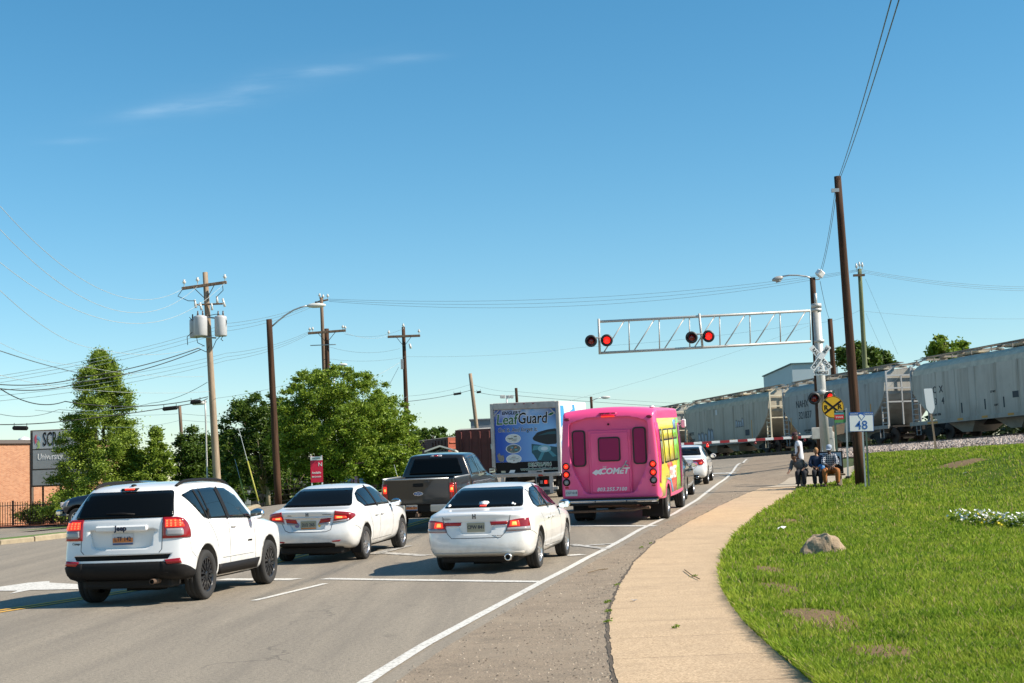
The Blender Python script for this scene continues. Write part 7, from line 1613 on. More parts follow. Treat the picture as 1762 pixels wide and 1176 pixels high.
def seated(x, label, skin, shirt, pants, shoes, spread=.13, lean=(0, 0), look=(0, -1, -.25), turn=0, hat=None, hair=None, sleeve=1.6, arms='lap', hs=1.0, kx=0., foot=.0, drop=0.):
    lx, ly = lean; S_ = .46
    J = dict(hip=(0, .02, S_+.12), chest=(lx*.7, .04+ly*.6, S_+.50), neck=(lx, .0+ly, S_+.67), head=(lx*1.1, -.05+ly*1.2, S_+.82), look=look)
    for k_ in ('chest', 'neck', 'head'): J[k_] = (J[k_][0]*(1+drop), J[k_][1]-drop*.6, J[k_][2]-drop*(.4 if k_ == 'chest' else 1))
    for s, q in (('L', -1), ('R', 1)):
        J['sho'+s] = (lx*.85+q*.175, .03+ly*.8-drop*.5, S_+.60-drop*.8); J['hipj'+s] = (q*.085, -.02, S_+.10); J['kne'+s] = (q*spread+kx, -.44, S_+.10); J['ank'+s] = (q*(spread*.9)+kx*.9, -.42-foot*q, .09); J['toe'+s] = (q*(spread+.04)+kx, -.56-foot*q, .04)
        if arms == 'lap': J['elb'+s] = (lx*.6+q*.25, -.08+ly*.5, S_+.34); J['wri'+s] = (q*.06+lx*.3, -.30+ly*.3, S_+.24)
        elif arms == 'knees': J['elb'+s] = (lx*.8+q*.24, -.16+ly, S_+.36); J['wri'+s] = (q*.07+kx*.6, -.42, S_+.24)
    if arms == 'reach': J.update(elbL=(lx-.20, -.20, S_+.24), wriL=(lx-.22, -.42, S_+.14), elbR=(lx*.6+.28, -.1, S_+.36), wriR=(.1, -.30, S_+.24))
    return person(MBn @ Matrix.Translation((x, -.08, 0)) @ Matrix.Rotation(R(turn), 4, 'Z') @ Matrix.Scale(hs, 4), J, label, skin, shirt, pants, shoes, hat=hat, hair=hair, sleeve=sleeve)
seated(-.50, 'person in dark grey jacket leaning left with an arm out, leftmost on the bench', skin_m, grey_c, cloth_b, cloth_b, .12, (-.20, -.12), (-.5, -.85, -.25), -10, hair=M_['black'], arms='reach', drop=.16)
seated(.0, 'person with light brown hair and sunglasses in dark blue clothes, middle of the bench', mat('light brown skin', (.32, .16, .09), .55), mat('navy blue top', (.02, .035, .075), .85), cloth_b, cloth_b, .11, (-.02, .0), (-.2, -1, -.05), 0, hair=mat('golden brown hair', (.30, .15, .05), .7), arms='lap')
seated(.42, 'man in checked shirt, pale cap and ochre trousers, rightmost on the bench', skin_d, check_shirt(), tan_, brown_b, .22, (.0, -.10), (-.25, -.9, -.5), 6, hat=mat('pale blue cap', (.30, .36, .45), .8), arms='knees', sleeve=1.5, hs=1.04)
# blue bag on the middle person's lap
m = MB(); m.smooth = True; m.ball((0, 0, 0), (.13, .10, .15), 14, 10); o = m.build('bag', mat('bright blue bag', (.04, .20, .50), .6), None, MBn @ Matrix.Translation((.14, -.26, .68))); tag(o, 'bright blue bag held between the middle and right person on the bench', 'bag')
# ---------------------------------------------------------------- trees and plants
def leafmat(name, a, b, c_):
    q = NT(name, .5, .35); g = q.t.nodes.new('ShaderNodeNewGeometry'); ri = g.outputs['Random Per Island']
    c = q.mix(q.rng(ri, 0, 1), a, b); c = q.mix(q.rng(q.noise(.8, 3), .45, .65, 0, .6), c, c_); q.color(c)
    t = q.t.nodes.new('ShaderNodeBsdfTranslucent'); q.put(t.inputs[0], c); ms = q.t.nodes.new('ShaderNodeMixShader'); ms.inputs[0].default_value = .35; out = q.t.nodes['Material Output']
    q.t.links.new(q.p.outputs[0], ms.inputs[1]); q.t.links.new(t.outputs[0], ms.inputs[2]); q.t.links.new(ms.outputs[0], out.inputs[0]); return q.m
lf_oak = leafmat('oak leaves', (.10, .17, .016), (.28, .38, .038), (.16, .24, .022)); lf_pin = leafmat('pin oak leaves', (.11, .18, .022), (.30, .39, .045), (.17, .25, .028)); lf_dk = leafmat('dark leaves', (.05, .095, .014), (.13, .20, .026), (.07, .125, .016))
bark = wood('tree bark', (.055, .04, .03), (.15, .115, .085)); bark_l = wood('pale bark', (.20, .16, .11), (.40, .34, .25))
def leaves_mesh(C, Rr, per, size, flat=.6, seed=1):
    """leaf-sized quads in clumps at centres C with radii Rr"""
    rs = np.random.RandomState(seed); n = len(C)*per; c = np.repeat(np.array(C), per, 0); r_ = np.repeat(np.array(Rr), per)
    d = rs.normal(size=(n, 3)); d /= np.linalg.norm(d, axis=1)[:, None]; rad = r_*np.abs(rs.normal(size=n))*.72; P = c+d*rad[:, None]*np.array([1, 1, flat])
    a = rs.normal(size=(n, 3)); a[:, 2] *= .6; a /= np.linalg.norm(a, axis=1)[:, None]; b = np.cross(a, rs.normal(size=(n, 3))); b /= np.linalg.norm(b, axis=1)[:, None]
    s = size*(.6+.8*rs.rand(n)); u = a*s[:, None]; v = b*s[:, None]*.55
    V = np.stack([P-u, P+v*.9, P+u, P-v*.9], 1).reshape(-1, 3).astype(np.float32); me = bpy.data.meshes.new('crown'); me.vertices.add(n*4); me.vertices.foreach_set('co', V.reshape(-1))
    me.loops.add(n*4); me.loops.foreach_set('vertex_index', np.arange(n*4, dtype=np.int32)); me.polygons.add(n); me.polygons.foreach_set('loop_start', np.arange(n, dtype=np.int32)*4); me.polygons.foreach_set('loop_total', np.full(n, 4, np.int32)); me.update(calc_edges=True); return me
def tree(px, Z, px_l, px_r, py_t, py_b, label, lm, kind='round', n=70, per=260, leaf=.12, seed=1, bk=None, trunk_w=.16, zb=None, group=None, clump=.16, trunks=1):
    """crown box given where it is seen at depth Z; trunk stands on the ground"""
    base = at(px, 860, Z); z0 = float(G(base.x, base.y)) if zb is None else zb; top = at(px, py_t, Z).z-z0; bot = at(px, py_b, Z).z-z0; hw = (px_r-px_l)/2*Z/FOC; cx = at((px_l+px_r)/2, 800, Z).x-base.x
    root = empty('tree', Matrix.Translation((base.x, base.y, z0)), label=label, cat='tree', **({'group': group} if group else {})); rr = random.Random(seed); C = []; Rr = []
    H = top-bot; 
    for i in range(n):
        if kind == 'cone' and i % 2 == 0:
            t = rr.random()**1.35; z = bot+H*t; env = hw*((1-t)**.68+.03)*(.8+.5*rr.random()); a = rr.random()*6.283; q = env*rr.random()**.4; x, y = q*math.cos(a), q*math.sin(a); z -= q*.05; r_ = H*.045*(1.25-t*.6)+.10; z = min(z, top-r_*.4)
        elif kind == 'cone':
            nb = max(14, n//6); j = i % nb; tb = ((j+.5)/nb)**1.12; ab = j*2.4+seed; f = .25+.75*((i//nb+rr.random())/(n/nb)); env = hw*((1-tb)**.8+.08)*(.98+.42*((j*37) % 17)/17.)
            z = bot+H*tb*.97+f*env*(.10+.25*tb)-f*f*env*.22; q = env*f; x, y = q*math.cos(ab)+rr.gauss(0, .10), q*math.sin(ab)+rr.gauss(0, .10); r_ = (H*.034+.13)*(1.2-f*.5)*(1.15-tb*.5); z = min(z, top-r_*.3)
        else:
            a = rr.random()*6.283; u = rr.uniform(-1, 1); q = math.sqrt(1-u*u); m_ = rr.random()**.38; x = hw*q*math.cos(a)*m_; y = hw*.9*q*math.sin(a)*m_; zz = u*m_; zz = zz if zz > 0 else zz*.95
            z = (top+bot)/2+zz*H/2; w3_ = 1+.22*noise.noise(Vector((math.cos(a)*2, math.sin(a)*2, u*2+seed))); x *= w3_; y *= w3_; r_ = H*clump*rr.uniform(.65, 1.15); z = min(z, top-r_*.3)
        C.append((x+cx, y, z)); Rr.append(r_)
    if kind != 'cone':      # loose outer sprigs that break the outline
        for i in range(n//2):
            a = rr.random()*6.283; u = rr.uniform(-.7, 1); q = math.sqrt(1-u*u); m_ = rr.uniform(.98, 1.14); C.append((cx+hw*q*math.cos(a)*m_, hw*.9*q*math.sin(a)*m_, min((top+bot)/2+u*m_*H/2, top+.1))); Rr.append(H*clump*.42)
    me = leaves_mesh(C, Rr, per, leaf, .72 if kind == 'cone' else .7, seed); me.materials.append(lm); link('crown', me, root)
    m = MB(); m.smooth = True; bk = bk or bark
    for k in range(trunks):
        ox = (k-.5*(trunks-1))*.7; th = top*.82 if kind == 'cone' else bot+H*.45
        m.tube([(ox, 0, -.1), (ox*.9+.03, 0, th*.3), (ox*.7+cx*.3, .05, th*.65), (ox*.5+cx*.6, 0, th)], [trunk_w, trunk_w*.8, trunk_w*.6, .04], 10)
    m.build('trunk', bk, root); m = MB(); m.smooth = True
    for i in rr.sample(range(len(C)), min(26, len(C))):
        c = Vector(C[i]); s0 = Vector((cx*.4, 0, max(bot*.7, min(c.z-abs(c.x)*.5, top*.8)) if kind == 'cone' else bot+H*.1*rr.random())); mid = s0.lerp(c, .5)+Vector((0, 0, -.1 if kind == 'cone' else .2)); m.tube([s0, mid, c], [.07, .045, .015], 6)
    m.build('limbs', bk, root); return root
tree(180, 92, 86, 266, 603, 872, 'conical pin oak in front of the grey sign, tallest tree at the left', lf_pin, 'cone', 540, 270, .075, 3, trunk_w=.15)
tree(272, 92, 234, 306, 735, 862, 'small pointed tree right behind the conical oak', lf_pin, 'cone', 150, 220, .09, 5)
tree(336, 96, 300, 372, 742, 868, 'rounded dark green tree behind the thin pale lamp post', lf_dk, 'round', 90, 260, .095, 6, clump=.13)
tree(392, 98, 360, 425, 752, 868, 'dark tree between the transformer pole and the left oak', lf_dk, 'round', 70, 260, .095, 16, clump=.13)
tree(232, 93, 200, 268, 770, 868, 'leafy bush like tree low behind the white suv', lf_pin, 'round', 50, 260, .09, 26, clump=.16)
tree(461, 86, 380, 505, 682, 850, 'darker spreading oak with a pale trunk left of the big oak', lf_dk, 'round', 200, 230, .085, 7, bk=bark_l, trunk_w=.16, clump=.085)
tree(568, 80, 474, 680, 638, 836, 'big round oak with dense bright crown above the second white sedan', lf_oak, 'round', 420, 280, .07, 8, trunk_w=.26, trunks=2, clump=.075)
tree(654, 82, 606, 716, 685, 842, 'smaller oak crown merging with the right side of the big oak', lf_oak, 'round', 130, 230, .085, 9, trunk_w=.12, clump=.10)
tree(735, 190, 702, 775, 737, 775, 'distant round tree behind the rusty boxcar', lf_dk, 'round', 30, 240, .25, 10, clump=.2)
tree(770, 200, 755, 800, 748, 772, 'distant low tree left of the maroon boxcar', lf_dk, 'round', 20, 200, .25, 13, clump=.2)
tree(1482, 118, 1452, 1522, 592, 645, 'dark tree top behind the train at the greenish pole', lf_dk, 'round', 40, 200, .16, 11, zb=2.7, clump=.2)
tree(1526, 120, 1500, 1552, 604, 640, 'small ragged tree top behind the train, right of the greenish pole', lf_dk, 'round', 22, 170, .16, 12, zb=2.7, clump=.2)
tree(1648, 128, 1612, 1676, 580, 625, 'tree top showing above the nearest hopper car', lf_oak, 'round', 30, 200, .17, 14, zb=2.7, clump=.2)
tree(500, 100, 430, 560, 790, 868, 'low dark tree in the background under the left oak', lf_dk, 'round', 30, 220, .16, 18, clump=.2)
def shrub(px, py, Z, w_, h_, label, lm=None, seed=1, per=180, leaf=.07, n=14, group='shrubs along the iron fence'):
    b = at(px, py, Z); z0 = float(G(b.x, b.y)); rr = random.Random(seed); root = empty('shrub', Matrix.Translation((b.x, b.y, z0)), label=label, cat='shrub', group=group); C = []; Rr = []
    for i in range(n): a = rr.random()*6.28; q = w_*.5*rr.random()**.5; C.append((q*math.cos(a), q*math.sin(a)*.6, h_*(.15+.7*rr.random()))); Rr.append(h_*.3)
    me = leaves_mesh(C, Rr, per, leaf, .9, seed); me.materials.append(lm or lf_dk); link('foliage', me, root); m = MB()
    for c in C[:6]: m.tube([(0, 0, -.05), tuple(Vector(c)*.9)], .02, 5)
    m.build('stems', bark, root)
for i, (px_, w_, h_, lab) in enumerate(((48, 2.2, 1.5, 'dark shrub behind the iron fence, leftmost'), (88, 1.8, 1.5, 'dark shrub between fence and sign post'), (52, 1.2, 1.3, 'small dark shrub between two fence posts'), (118, 2.4, 1.6, 'dark shrub under the grey sign'), (146, 2.2, 1.7, 'dark shrub behind the navy pickup nose'), (72, 1.6, 1.3, 'low dark shrub at the fence end'))):
    shrub(px_, 880, 98+(i % 3)*.8, w_, h_, lab, seed=20+i)
shrub(1655, 745, 95, 1.6, .9, 'small sunlit weed clump seen beneath the nearest hopper car', lf_oak, 33, group=None or 'weeds by the track')
# flower bed
def flowers():
    a, b = gp(1652, 906), gp(1790, 914); C = []; Rr = []; rr = random.Random(3); N = 46; root = empty('flower_bed', Matrix.Translation(((a.x+b.x)/2, (a.y+b.y)/2, float(G((a.x+b.x)/2, (a.y+b.y)/2)))), label='strip of white and yellow flowers in the lawn at the right edge', cat='flowers'); o = root.matrix_world.translation
    for i in range(N): t = rr.random(); x, y = a.x+(b.x-a.x)*t, a.y+(b.y-a.y)*t+rr.uniform(-.9, .9); C.append((x-o.x, y-o.y, float(G(x, y))-o.z+.08+.15*rr.random())); Rr.append(.09)
    me = leaves_mesh(C, Rr, 60, .03, .8, 4); me.materials.append(lf_oak); link('foliage', me, root)
    for nm, mt, cnt, rng_ in (('white_flowers', mat('white petals', (.8, .8, .76), .6), 260, (0, 1)), ('yellow_flowers', mat('yellow petals', (.75, .6, .02), .6), 34, (.12, .33))):
        m = MB()
        for i in range(cnt):
            t = rr.uniform(*rng_); x, y = a.x+(b.x-a.x)*t-o.x, a.y+(b.y-a.y)*t-o.y+rr.uniform(-1., 1.)-(.6 if 'yel' in nm else 0); z = float(G(x+o.x, y+o.y))-o.z+.12+.22*rr.random(); r_ = .036; tl = Matrix.Translation((x, y, z)) @ Matrix.Rotation(rr.uniform(-.9, .9), 4, 'X') @ Matrix.Rotation(rr.uniform(-.9, .9), 4, 'Y')
            ring = [tl @ Vector((r_*(1 if k % 2 else .55)*math.cos(math.pi*k/5), r_*(1 if k % 2 else .55)*math.sin(math.pi*k/5), .004)) for k in range(10)]; m.add([tl @ Vector((0, 0, -.004))]+ring, [(0, k+1, (k+1) % 10+1) for k in range(10)])
        ob = m.build(nm, mt, root); ob['kind'] = 'stuff'
flowers()
# rock
def rock():
    c = gp(1426, 957); rr = random.Random(12); bm = bmesh.new(); bmesh.ops.create_icosphere(bm, subdivisions=4, radius=1.0)
    for v in bm.verts:
        p = v.co.copy(); d = 1.0
        for nn_, k in (((-.55, -.7, .45), .62), ((.5, -.75, .45), .70), ((.1, .2, 1), .66), ((.85, -.1, .6), .72), ((-.9, .2, .5), .8), ((-.15, -.95, .2), .74), ((.35, -.2, .95), .66), ((-.5, -.1, .85), .64)):
            n_ = Vector(nn_).normalized(); q = p.dot(n_); 
            if q > k: p -= n_*(q-k)*.92
        p *= 1+.13*noise.noise(v.co*2.2)+.045*noise.noise(v.co*6)+.02*noise.noise(v.co*15)
        v.co = Vector((p.x*.40, p.y*.27, p.z*.36))
        if p.x > .3: v.co.z *= 1-.5*(p.x-.3)
    me = bpy.data.meshes.new('rock'); bm.to_mesh(me); bm.free()
    q = NT('tan boulder', .9, .2); f = q.noise(9, 6, .7); g = q.noise(2.5, 5, .6); cc = q.mix(q.rng(f, .3, .7), (.24, .17, .11), (.46, .35, .24)); cc = q.mix(q.rng(g, .52, .7, 0, .6), cc, (.14, .10, .07)); q.bump(f, .9, .03); me.materials.append(q.color(cc))
    o = link('rock', me, None, Matrix.Translation((c.x, c.y+.2, float(G(c.x, c.y))+.10)) @ Matrix.Rotation(R(8), 4, 'Y')); tag(o, 'rough tan boulder lying in the lawn', 'rock')
rock()
def litter(px, py, poly, h, label, m_=None):
    c = gp(px, py); m = MB(); n = len(poly); z = float(G(c.x, c.y))
    vs = [(x, y, .05+h*abs(math.sin(i*1.7))) for i, (x, y) in enumerate(poly)]+[(0, 0, h*1.1+.05)]; m.add(vs, [(i, (i+1) % n, n) for i in range(n)]); m.add([(x, y, z_-.006) for x, y, z_ in vs], [(i, (i+1) % n, n) for i in range(n)])
    o = m.build('litter', m_ or M_['whitep'], None, Matrix.Translation((c.x, c.y, z))); tag(o, label, 'litter')
litter(1346, 915, [(-.12, -.12), (-.05, -.10), (.02, -.06), (.09, .0), (.11, .08), (.03, .12), (-.03, .02), (-.1, -.06)], .06, 'crumpled white paper lying in the lawn left of the boulder')
litter(1662, 818, [(-.12, 0), (0, -.06), (.14, .0), (.02, .08)], .04, 'small pale scrap high on the lawn')
litter(1091, 1038, [(-.05, 0), (0, -.03), (.05, .0), (.0, .03)], -.02, 'tiny pale scrap on the footpath', mat('grey scrap', (.45, .45, .45), .8))
# weeds in the path joint
WL = ['left side, second of the lower three', 'left side, nearest of all', 'left side, third of the lower three', 'in the middle of the path', 'where the path narrows, nearer one', 'where the path narrows, farther one', 'beside the bend of the path', 'farthest one along the shoulder']
for i, (px_, py_3) in enumerate(((1048, 1056), (1047, 1075), (1046, 1040), (1164, 1085), (1104, 945), (1120, 938), (1062, 1010), (1195, 995))):
    c = gp(px_, py_3); me = leaves_mesh([(0, 0, .02), (.02, .04, .02), (-.03, -.03, .015)], [.028, .025, .022], 20, .013, .5, 50+i); me.materials.append(lf_oak); o = link('weed', me, None, Matrix.Translation((c.x, c.y, c.z+.015))); tag(o, 'small green weed tuft at the footpath edge, '+WL[i], 'weed', 'weeds along the footpath edge')
# dead twig
for (a_, b_, c_) in (((1178, 985), (1190, 994), (1204, 1001)), ((1012, 990), (1030, 985), (1046, 983))):
    P = [gp(*q) for q in (a_, b_, c_)]; m = MB(); m.tube([p-P[0]+Vector((0, 0, .035)) for p in P], .007, 5); o = m.build('twig', mat('dry twig', (.12, .08, .04), .9), None, Matrix.Translation(P[0])); tag(o, 'thin dry twig lying on the %s' % ('footpath' if a_[0] > 1100 else 'brown road shoulder'), 'twig')

# ---------------------------------------------------------------- buildings, sign, fence at the left
def brick():
    q = NT('orange brick', .9, .2); t = q.t.nodes.new('ShaderNodeTexBrick'); t.inputs['Scale'].default_value = 1.0; t.inputs['Brick Width'].default_value = .22; t.inputs['Row Height'].default_value = .075; t.inputs['Mortar Size'].default_value = .008
    t.inputs['Color1'].default_value = (.42, .17, .08, 1); t.inputs['Color2'].default_value = (.56, .27, .14, 1); t.inputs['Mortar'].default_value = (.42, .35, .28, 1); q.put(t.inputs['Vector'], q.map((1, 1, 1), (R(90), 0, 0)))
    c = q.mix(q.rng(q.noise(3, 5, .7), .4, .7, 0, .35), t.outputs[0], (.35, .16, .09)); return q.color(c)
B0 = at(-70, 860, 98); zt = at(10, 757, 100).z; z0 = float(G(B0.x, B0.y))-.2; Hh = zt-z0; Lb = 13.5
bd = empty('brick_building', Matrix.Translation((B0.x, B0.y, z0)) @ Matrix.Rotation(R(48), 4, 'Z'), label='low orange brick building with dark roof edge and downpipe at the left border', cat='building')
m = MB(); m.box((Lb/2-4, 8, (Hh-.25)/2), (Lb+8, 16, Hh-.25)); m.build('wall', brick(), bd)
m = MB(); m.box((Lb/2-4, 8, Hh-.12), (Lb+8.3, 16.3, .26)); m.build('roof', mat('dark roof edge', (.12, .10, .09), .6), bd); m = MB(); m.smooth = True; m.lathe([(.45, 0), (.4, .25), (.001, .4)], 12, Matrix.Translation((6.5, 3, Hh))); m.build('roof_vent', M_['whitep'], bd)
for x in (1.2, 5.4): m = MB(); m.box((x, -.07, (Hh-.3)/2), (.16, .12, Hh-.3)); m.build('downpipe', mat('brown downpipe', (.09, .075, .06), .6), bd)
m = MB(); m.bbox((8.2, -.04, 1.1), (1.0, .08, 2.2), .02); m.build('service_door', mat('brown downpipe', ()), bd)
# tenant sign
Zs = 98; a, b = at(53, 742, Zs), at(164, 838, Zs); cx = (a.x+b.x)/2; gz0 = float(G(cx, Zs)); sgn = empty('tenant_sign', Matrix.Translation((cx, Zs, gz0)), label='large grey sign board with SCRA heading on posts, partly behind the conical oak', cat='sign board'); h0, h1 = b.z-gz0+.2, a.z-gz0; w2 = (b.x-a.x)
m = MB(); m.bbox((0, .25, (h0+h1)/2), (w2+.1, .5, h1-h0+.1), .04); m.build('cabinet', mat('bronze cabinet', (.10, .075, .055), .6), sgn)
m = MB(); hh = (h1-h0); m.mi = 0; m.box((.05, -.02, h1-hh*.17), (w2-.2, .05, hh*.32)); m.mi = 1; m.box((.05, -.02, h1-hh*.52), (w2-.2, .05, hh*.34)); m.box((-w2*.25+.05, -.02, h1-hh*.85), (w2/2-.14, .05, hh*.27)); m.box((w2*.25+.05, -.02, h1-hh*.85), (w2/2-.14, .05, hh*.27)); m.build('sign_panels', [mat('sign panel pale grey', (.38, .41, .42), .5), mat('sign panel grey', (.27, .29, .29), .55, noise_=(2, .1))], sgn)
text('lettering', 'SCRA', 1.35, M_['black'], sgn, RM(-.68, -.05, h1-hh*.17), .01, bold=.012, fit=1.35); text('lettering', 'University', .62, M_['whitep'], sgn, RM(-.9, -.05, h1-hh*.48), .01, shear=.1, fit=1.7)
for pl, cc in (([(-1.78, .05), (-1.6, .2), (-1.55, -.3), (-1.72, -.45), (-1.82, -.2)], (.55, .10, .14)), ([(-1.56, -.02), (-1.38, .10), (-1.12, -.1), (-1.2, -.35), (-1.35, -.12), (-1.5, -.1)], (.2, .42, .55)), ([(-1.55, -.45), (-1.35, -.2), (-1.22, -.42), (-1.25, -.75), (-1.6, -.78), (-1.42, -.6)], (.35, .48, .16))):
    m = MB(); m.prism([(-1.74+(x+1.5)*.62, h1-hh*.12+z) for x, z in pl], -.06, -.046, 'y'); m.build('emblem', mat('emblem %.2f' % cc[0], cc, .5), sgn)
for x in (-w2*.33, -w2*.05, w2*.2): m = MB(); m.box((x, .2, h0/2), (.14 if x == -w2*.05 else .1, .12, h0)); m.build('post', M_['black'], sgn)
# iron fence
ZF = 97; fx0 = at(-60, 880, ZF).x; fx1 = at(118, 880, ZF).x; zf = float(G((fx0+fx1)/2, ZF)); fe = empty('iron_fence', Matrix.Translation((fx0, ZF, zf)), label='black iron picket fence in front of the brick building', cat='fence'); Lf = fx1-fx0; H_ = at(20, 864, ZF).z-zf
m = MB(); x = 0
while x < Lf: m.box((x, 0, H_/2), (.035, .035, H_)); x += .17
for z in (.2, H_-.25): m.box((Lf/2, 0, z), (Lf, .04, .05))
o = m.build('pickets', M_['black'], fe)
x = .5
while x < Lf: m = MB(); m.box((x, 0, H_/2+.04), (.11, .11, H_+.08)); m.build('fence_post', M_['black'], fe); x += 2.75
# mulch bed, kerbed grass strip
m_bed = MB(); vs = []; fs = []
for i, x in enumerate(np.linspace(at(-80, 900, 95).x, at(140, 900, 95).x, 24)):
    for y in (93.5, 95, 97, 103): vs.append((x, y, float(G(x, y))+.05+.03*math.sin(x*3+y)))
for i in range(23):
    for j in range(3): fs.append((i*4+j, i*4+j+1, (i+1)*4+j+1, (i+1)*4+j))
m_bed.add(vs, fs); m_bed.build('mulch_bed', mat('red brown mulch', (.26, .085, .045), .95, noise_=(9, .45), bump=(20, 1.)))['kind'] = 'structure'
ka = [gp(*p) for p in ((-40, 943), (0, 938), (60, 932), (118, 925.5), (200, 918), (300, 906), (400, 888), (440, 876), (470, 868), (520, 864))]
kerb = empty('kerb', Matrix.Translation(ka[0]), label='pale worn kerb edging the grass strip across the road at the left', cat='kerb')
kp = [Vector((p.x, p.y)) for p in ka]; res = []
for a, b in zip(kp[:-1], kp[1:]):
    k = max(1, int((b-a).length/.9)); res += [a.lerp(b, i/k) for i in range(k)]
m = MB()
for a, b in zip(res[:-1], res[1:]):
    d = (b-a).normalized(); n_ = Vector((-d.y, d.x)); a2 = a+d*.02; b2 = b-d*.02; h_ = .13+.02*rnd.random(); f_ = .16
    P_ = []
    for q in (a2, b2):
        z = float(G(q.x, q.y))-ka[0].z
        for (o2, zz_) in ((0, -.1), (f_*-1*0, h_-.03), (.04, h_), (f_+.02, h_), (f_+.02, -.1)): c = q+n_*o2; P_.append((c.x-ka[0].x, c.y-ka[0].y, z+zz_))
    m.add(P_, [(0, 1, 6, 5), (1, 2, 7, 6), (2, 3, 8, 7), (3, 4, 9, 8), (0, 1, 2, 3, 4), (5, 6, 7, 8, 9)])
o = m.build('kerb_stones', mat('worn pale kerb', (.33, .27, .18), .9, noise_=(6, .3)), kerb)
vs = []; fs = []
for q, r_ in zip(res[:-1], res[1:]):
    d = (r_-q).normalized(); n_ = Vector((-d.y, d.x))
    wdt = 1.6 if q.y < 62 else 9
    for o2 in (.17, .6, wdt): c = q+n_*o2; vs.append((c.x, c.y, float(G(c.x, c.y))+.12))
for i in range(len(res)-2):
    for j in (0, 1): fs.append((i*3+j, i*3+j+1, i*3+j+4, i*3+j+3))
m = MB(); m.add(vs, fs); m.build('grass_verge', mat('verge grass', (.085, .16, .02), .95, noise_=(5, .35), bump=(30, 1.)))['kind'] = 'structure'
# grass under the oaks
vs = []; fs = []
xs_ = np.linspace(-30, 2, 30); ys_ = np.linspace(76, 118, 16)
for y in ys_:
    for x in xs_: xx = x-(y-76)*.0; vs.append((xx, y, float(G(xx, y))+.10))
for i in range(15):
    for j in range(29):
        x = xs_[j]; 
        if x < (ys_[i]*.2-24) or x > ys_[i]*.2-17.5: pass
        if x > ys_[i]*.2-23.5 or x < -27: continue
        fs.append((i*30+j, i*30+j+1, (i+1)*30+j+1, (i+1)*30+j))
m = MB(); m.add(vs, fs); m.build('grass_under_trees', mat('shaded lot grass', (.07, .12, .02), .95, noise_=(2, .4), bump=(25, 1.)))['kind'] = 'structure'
# low dark building and chain fence behind the oaks
def shed(px0, px1, py0, py1, Z, D, wallm, roofm, label, slope=.0, name='building', wins=()):
    a, b = at(px0, py1, Z), at(px1, py0, Z); z0 = float(G((a.x+b.x)/2, Z))-.1 if py1 is None else min(a.z, float(G((a.x+b.x)/2, Z))-.1); root = empty(name, Matrix.Translation(((a.x+b.x)/2, Z, z0)), label=label, cat='building'); w_ = b.x-a.x; h_ = b.z-z0
    m = MB(); m.box((0, D/2, h_/2), (w_, D, h_)); m.build('wall', wallm, root); m = MB(); m.prism([(-w_/2-.15, h_), (0, h_+slope), (w_/2+.15, h_), (w_/2+.15, h_+.12), (0, h_+slope+.12), (-w_/2-.15, h_+.12)], -.15, D+.15, 'y'); m.build('roof', roofm, root)
    for (x0, x1, z0_, z1) in wins: m = MB(); m.bbox((x0*w_+(x1-x0)*w_/2-w_/2, -.03, h_*(z0_+z1)/2), ((x1-x0)*w_, .06, h_*(z1-z0_)), .01); m.build('window', mat('pale window', (.5, .55, .58), .3), root)
    return root
metal = NT('ribbed grey cladding', .6, .4); x, y, z = metal.xyz(); metal.color(metal.mix(metal.math('LESS_THAN', metal.math('FRACT', metal.math('MULTIPLY', x, 2.2)), .25), (.07, .075, .08), (.04, .042, .045)))
shed(412, 505, 812, 850, 104, 10, metal.m, mat('dark roof edge', ()), 'dark ribbed metal building seen under the left oak', .0, wins=((.55, .66, .4, .85), (.1, .2, .2, .6)))
shed(735, 780, 777, 800, 100, 5, mat('pale shed wall', (.55, .54, .50), .7), mat('pale shed roof', (.5, .5, .46), .6), 'small pale shed roof just above the brown pickup cab', .35, 'shed')
shed(811, 850, 722, 760, 150, 12, mat('grey blue cladding', (.20, .22, .24), .6), mat('grey blue cladding', ()), 'grey building top behind the maroon boxcar', .0)
shed(1366, 1441, 624, 690, 155, 18, mat('pale blue grey cladding', (.42, .50, .54), .6, noise_=(.4, .05)), mat('dark teal trim', (.05, .10, .12), .6), 'pale blue grey building behind the train at the crossing mast', .0, wins=())
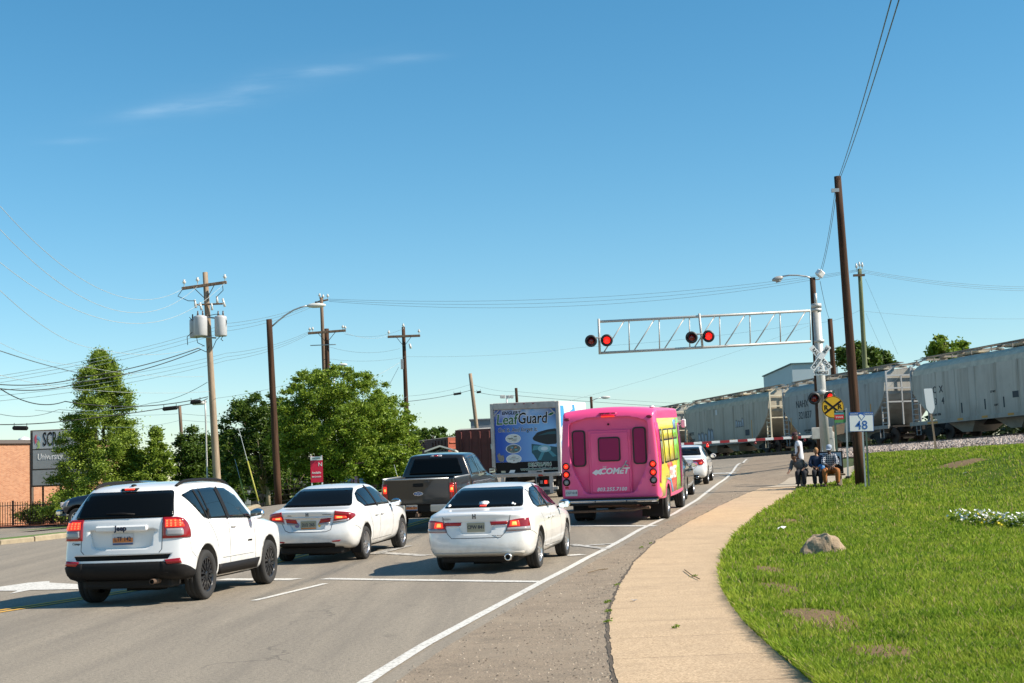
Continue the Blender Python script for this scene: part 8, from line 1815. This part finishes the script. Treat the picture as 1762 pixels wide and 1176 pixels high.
# for-lease sign
Zr = 77; a, b = at(534, 786, Zr), at(556, 830, Zr); g_ = float(G((a.x+b.x)/2, Zr)); ls = empty('lease_sign', Matrix.Translation(((a.x+b.x)/2, Zr, g_)), label='red and white property sign on white posts under the big oak', cat='sign'); w_ = b.x-a.x; z1 = a.z-g_; z0 = b.z-g_
m = MB(); m.box((0, 0, (z0+z1)/2), (w_, .03, z1-z0)); o = m.build('sign_panel', mat('sign crimson', (.62, .01, .05), .5), ls); m = MB(); m.box((0, -.018, z1-.11), (w_, .008, .2)); m.build('white_band', M_['whitep'], o)
text('lettering', 'Available', .16, M_['whitep'], o, RM(-.02, -.02, z0+.52), .004, bold=.003, sx=.85); text('lettering', '803.254.0100', .11, M_['whitep'], o, RM(-.02, -.02, z0+.3), .004, bold=.002, sx=.8); text('lettering', 'N', .3, M_['whitep'], o, RM(.2, -.02, z1-.45), .004); text('lettering', 'NAI AVANT', .1, M_['black'], o, RM(0, -.026, z1-.11), .003, sx=.8)
for x in (-w_*.42, w_*.42): m = MB(); m.box((x, .03, (z1+.1)/2-.05), (.07, .06, z1+.1)); m.build('post', M_['whitep'], ls)
# chain link fence posts along the lot
f0 = at(398, 860, 90); f1 = at(640, 850, 96); fc = empty('chain_fence', Matrix.Translation((f0.x, f0.y, float(G(f0.x, f0.y)))), label='dark chain fence running behind the oak trunks', cat='fence'); dv = Vector((f1.x-f0.x, f1.y-f0.y)); Lc = dv.length; dv.normalize(); zc0 = float(G(f0.x, f0.y))
k = 0
while k*2.2 < Lc: x_, y_ = dv.x*k*2.2, dv.y*k*2.2; z_ = float(G(f0.x+x_, f0.y+y_))-zc0; m = MB(); m.box((x_, y_, z_+.8), (.07, .07, 1.6)); m.build('fence_post', M_['black'], fc); k += 1
m = MB()
for h_ in (.25, .6, .95, 1.3, 1.55):
    m.tube([(dv.x*t, dv.y*t, float(G(f0.x+dv.x*t, f0.y+dv.y*t))-zc0+h_) for t in np.linspace(0, Lc, 10)], .018, 4)
m.build('rails', M_['black'], fc)

# added scrub with near-black leaves, standing in for shade under the train
C = []; Rr = []
for i in range(420):
    q = rnd.random(); p = tpt(-12+150*q, 9.5+5*rnd.random()); C.append((p.x, p.y, 2.7+.3+1.3*rnd.random())); Rr.append(.8)
me = leaves_mesh(C, Rr, 110, .22, .8, 77); me.materials.append(leafmat('shade dark scrub leaves', (.015, .03, .008), (.04, .06, .012), (.02, .04, .01))); tag(link('scrub', me), 'dark scrub growing along the far side of the railway track', 'scrub', kind='stuff')
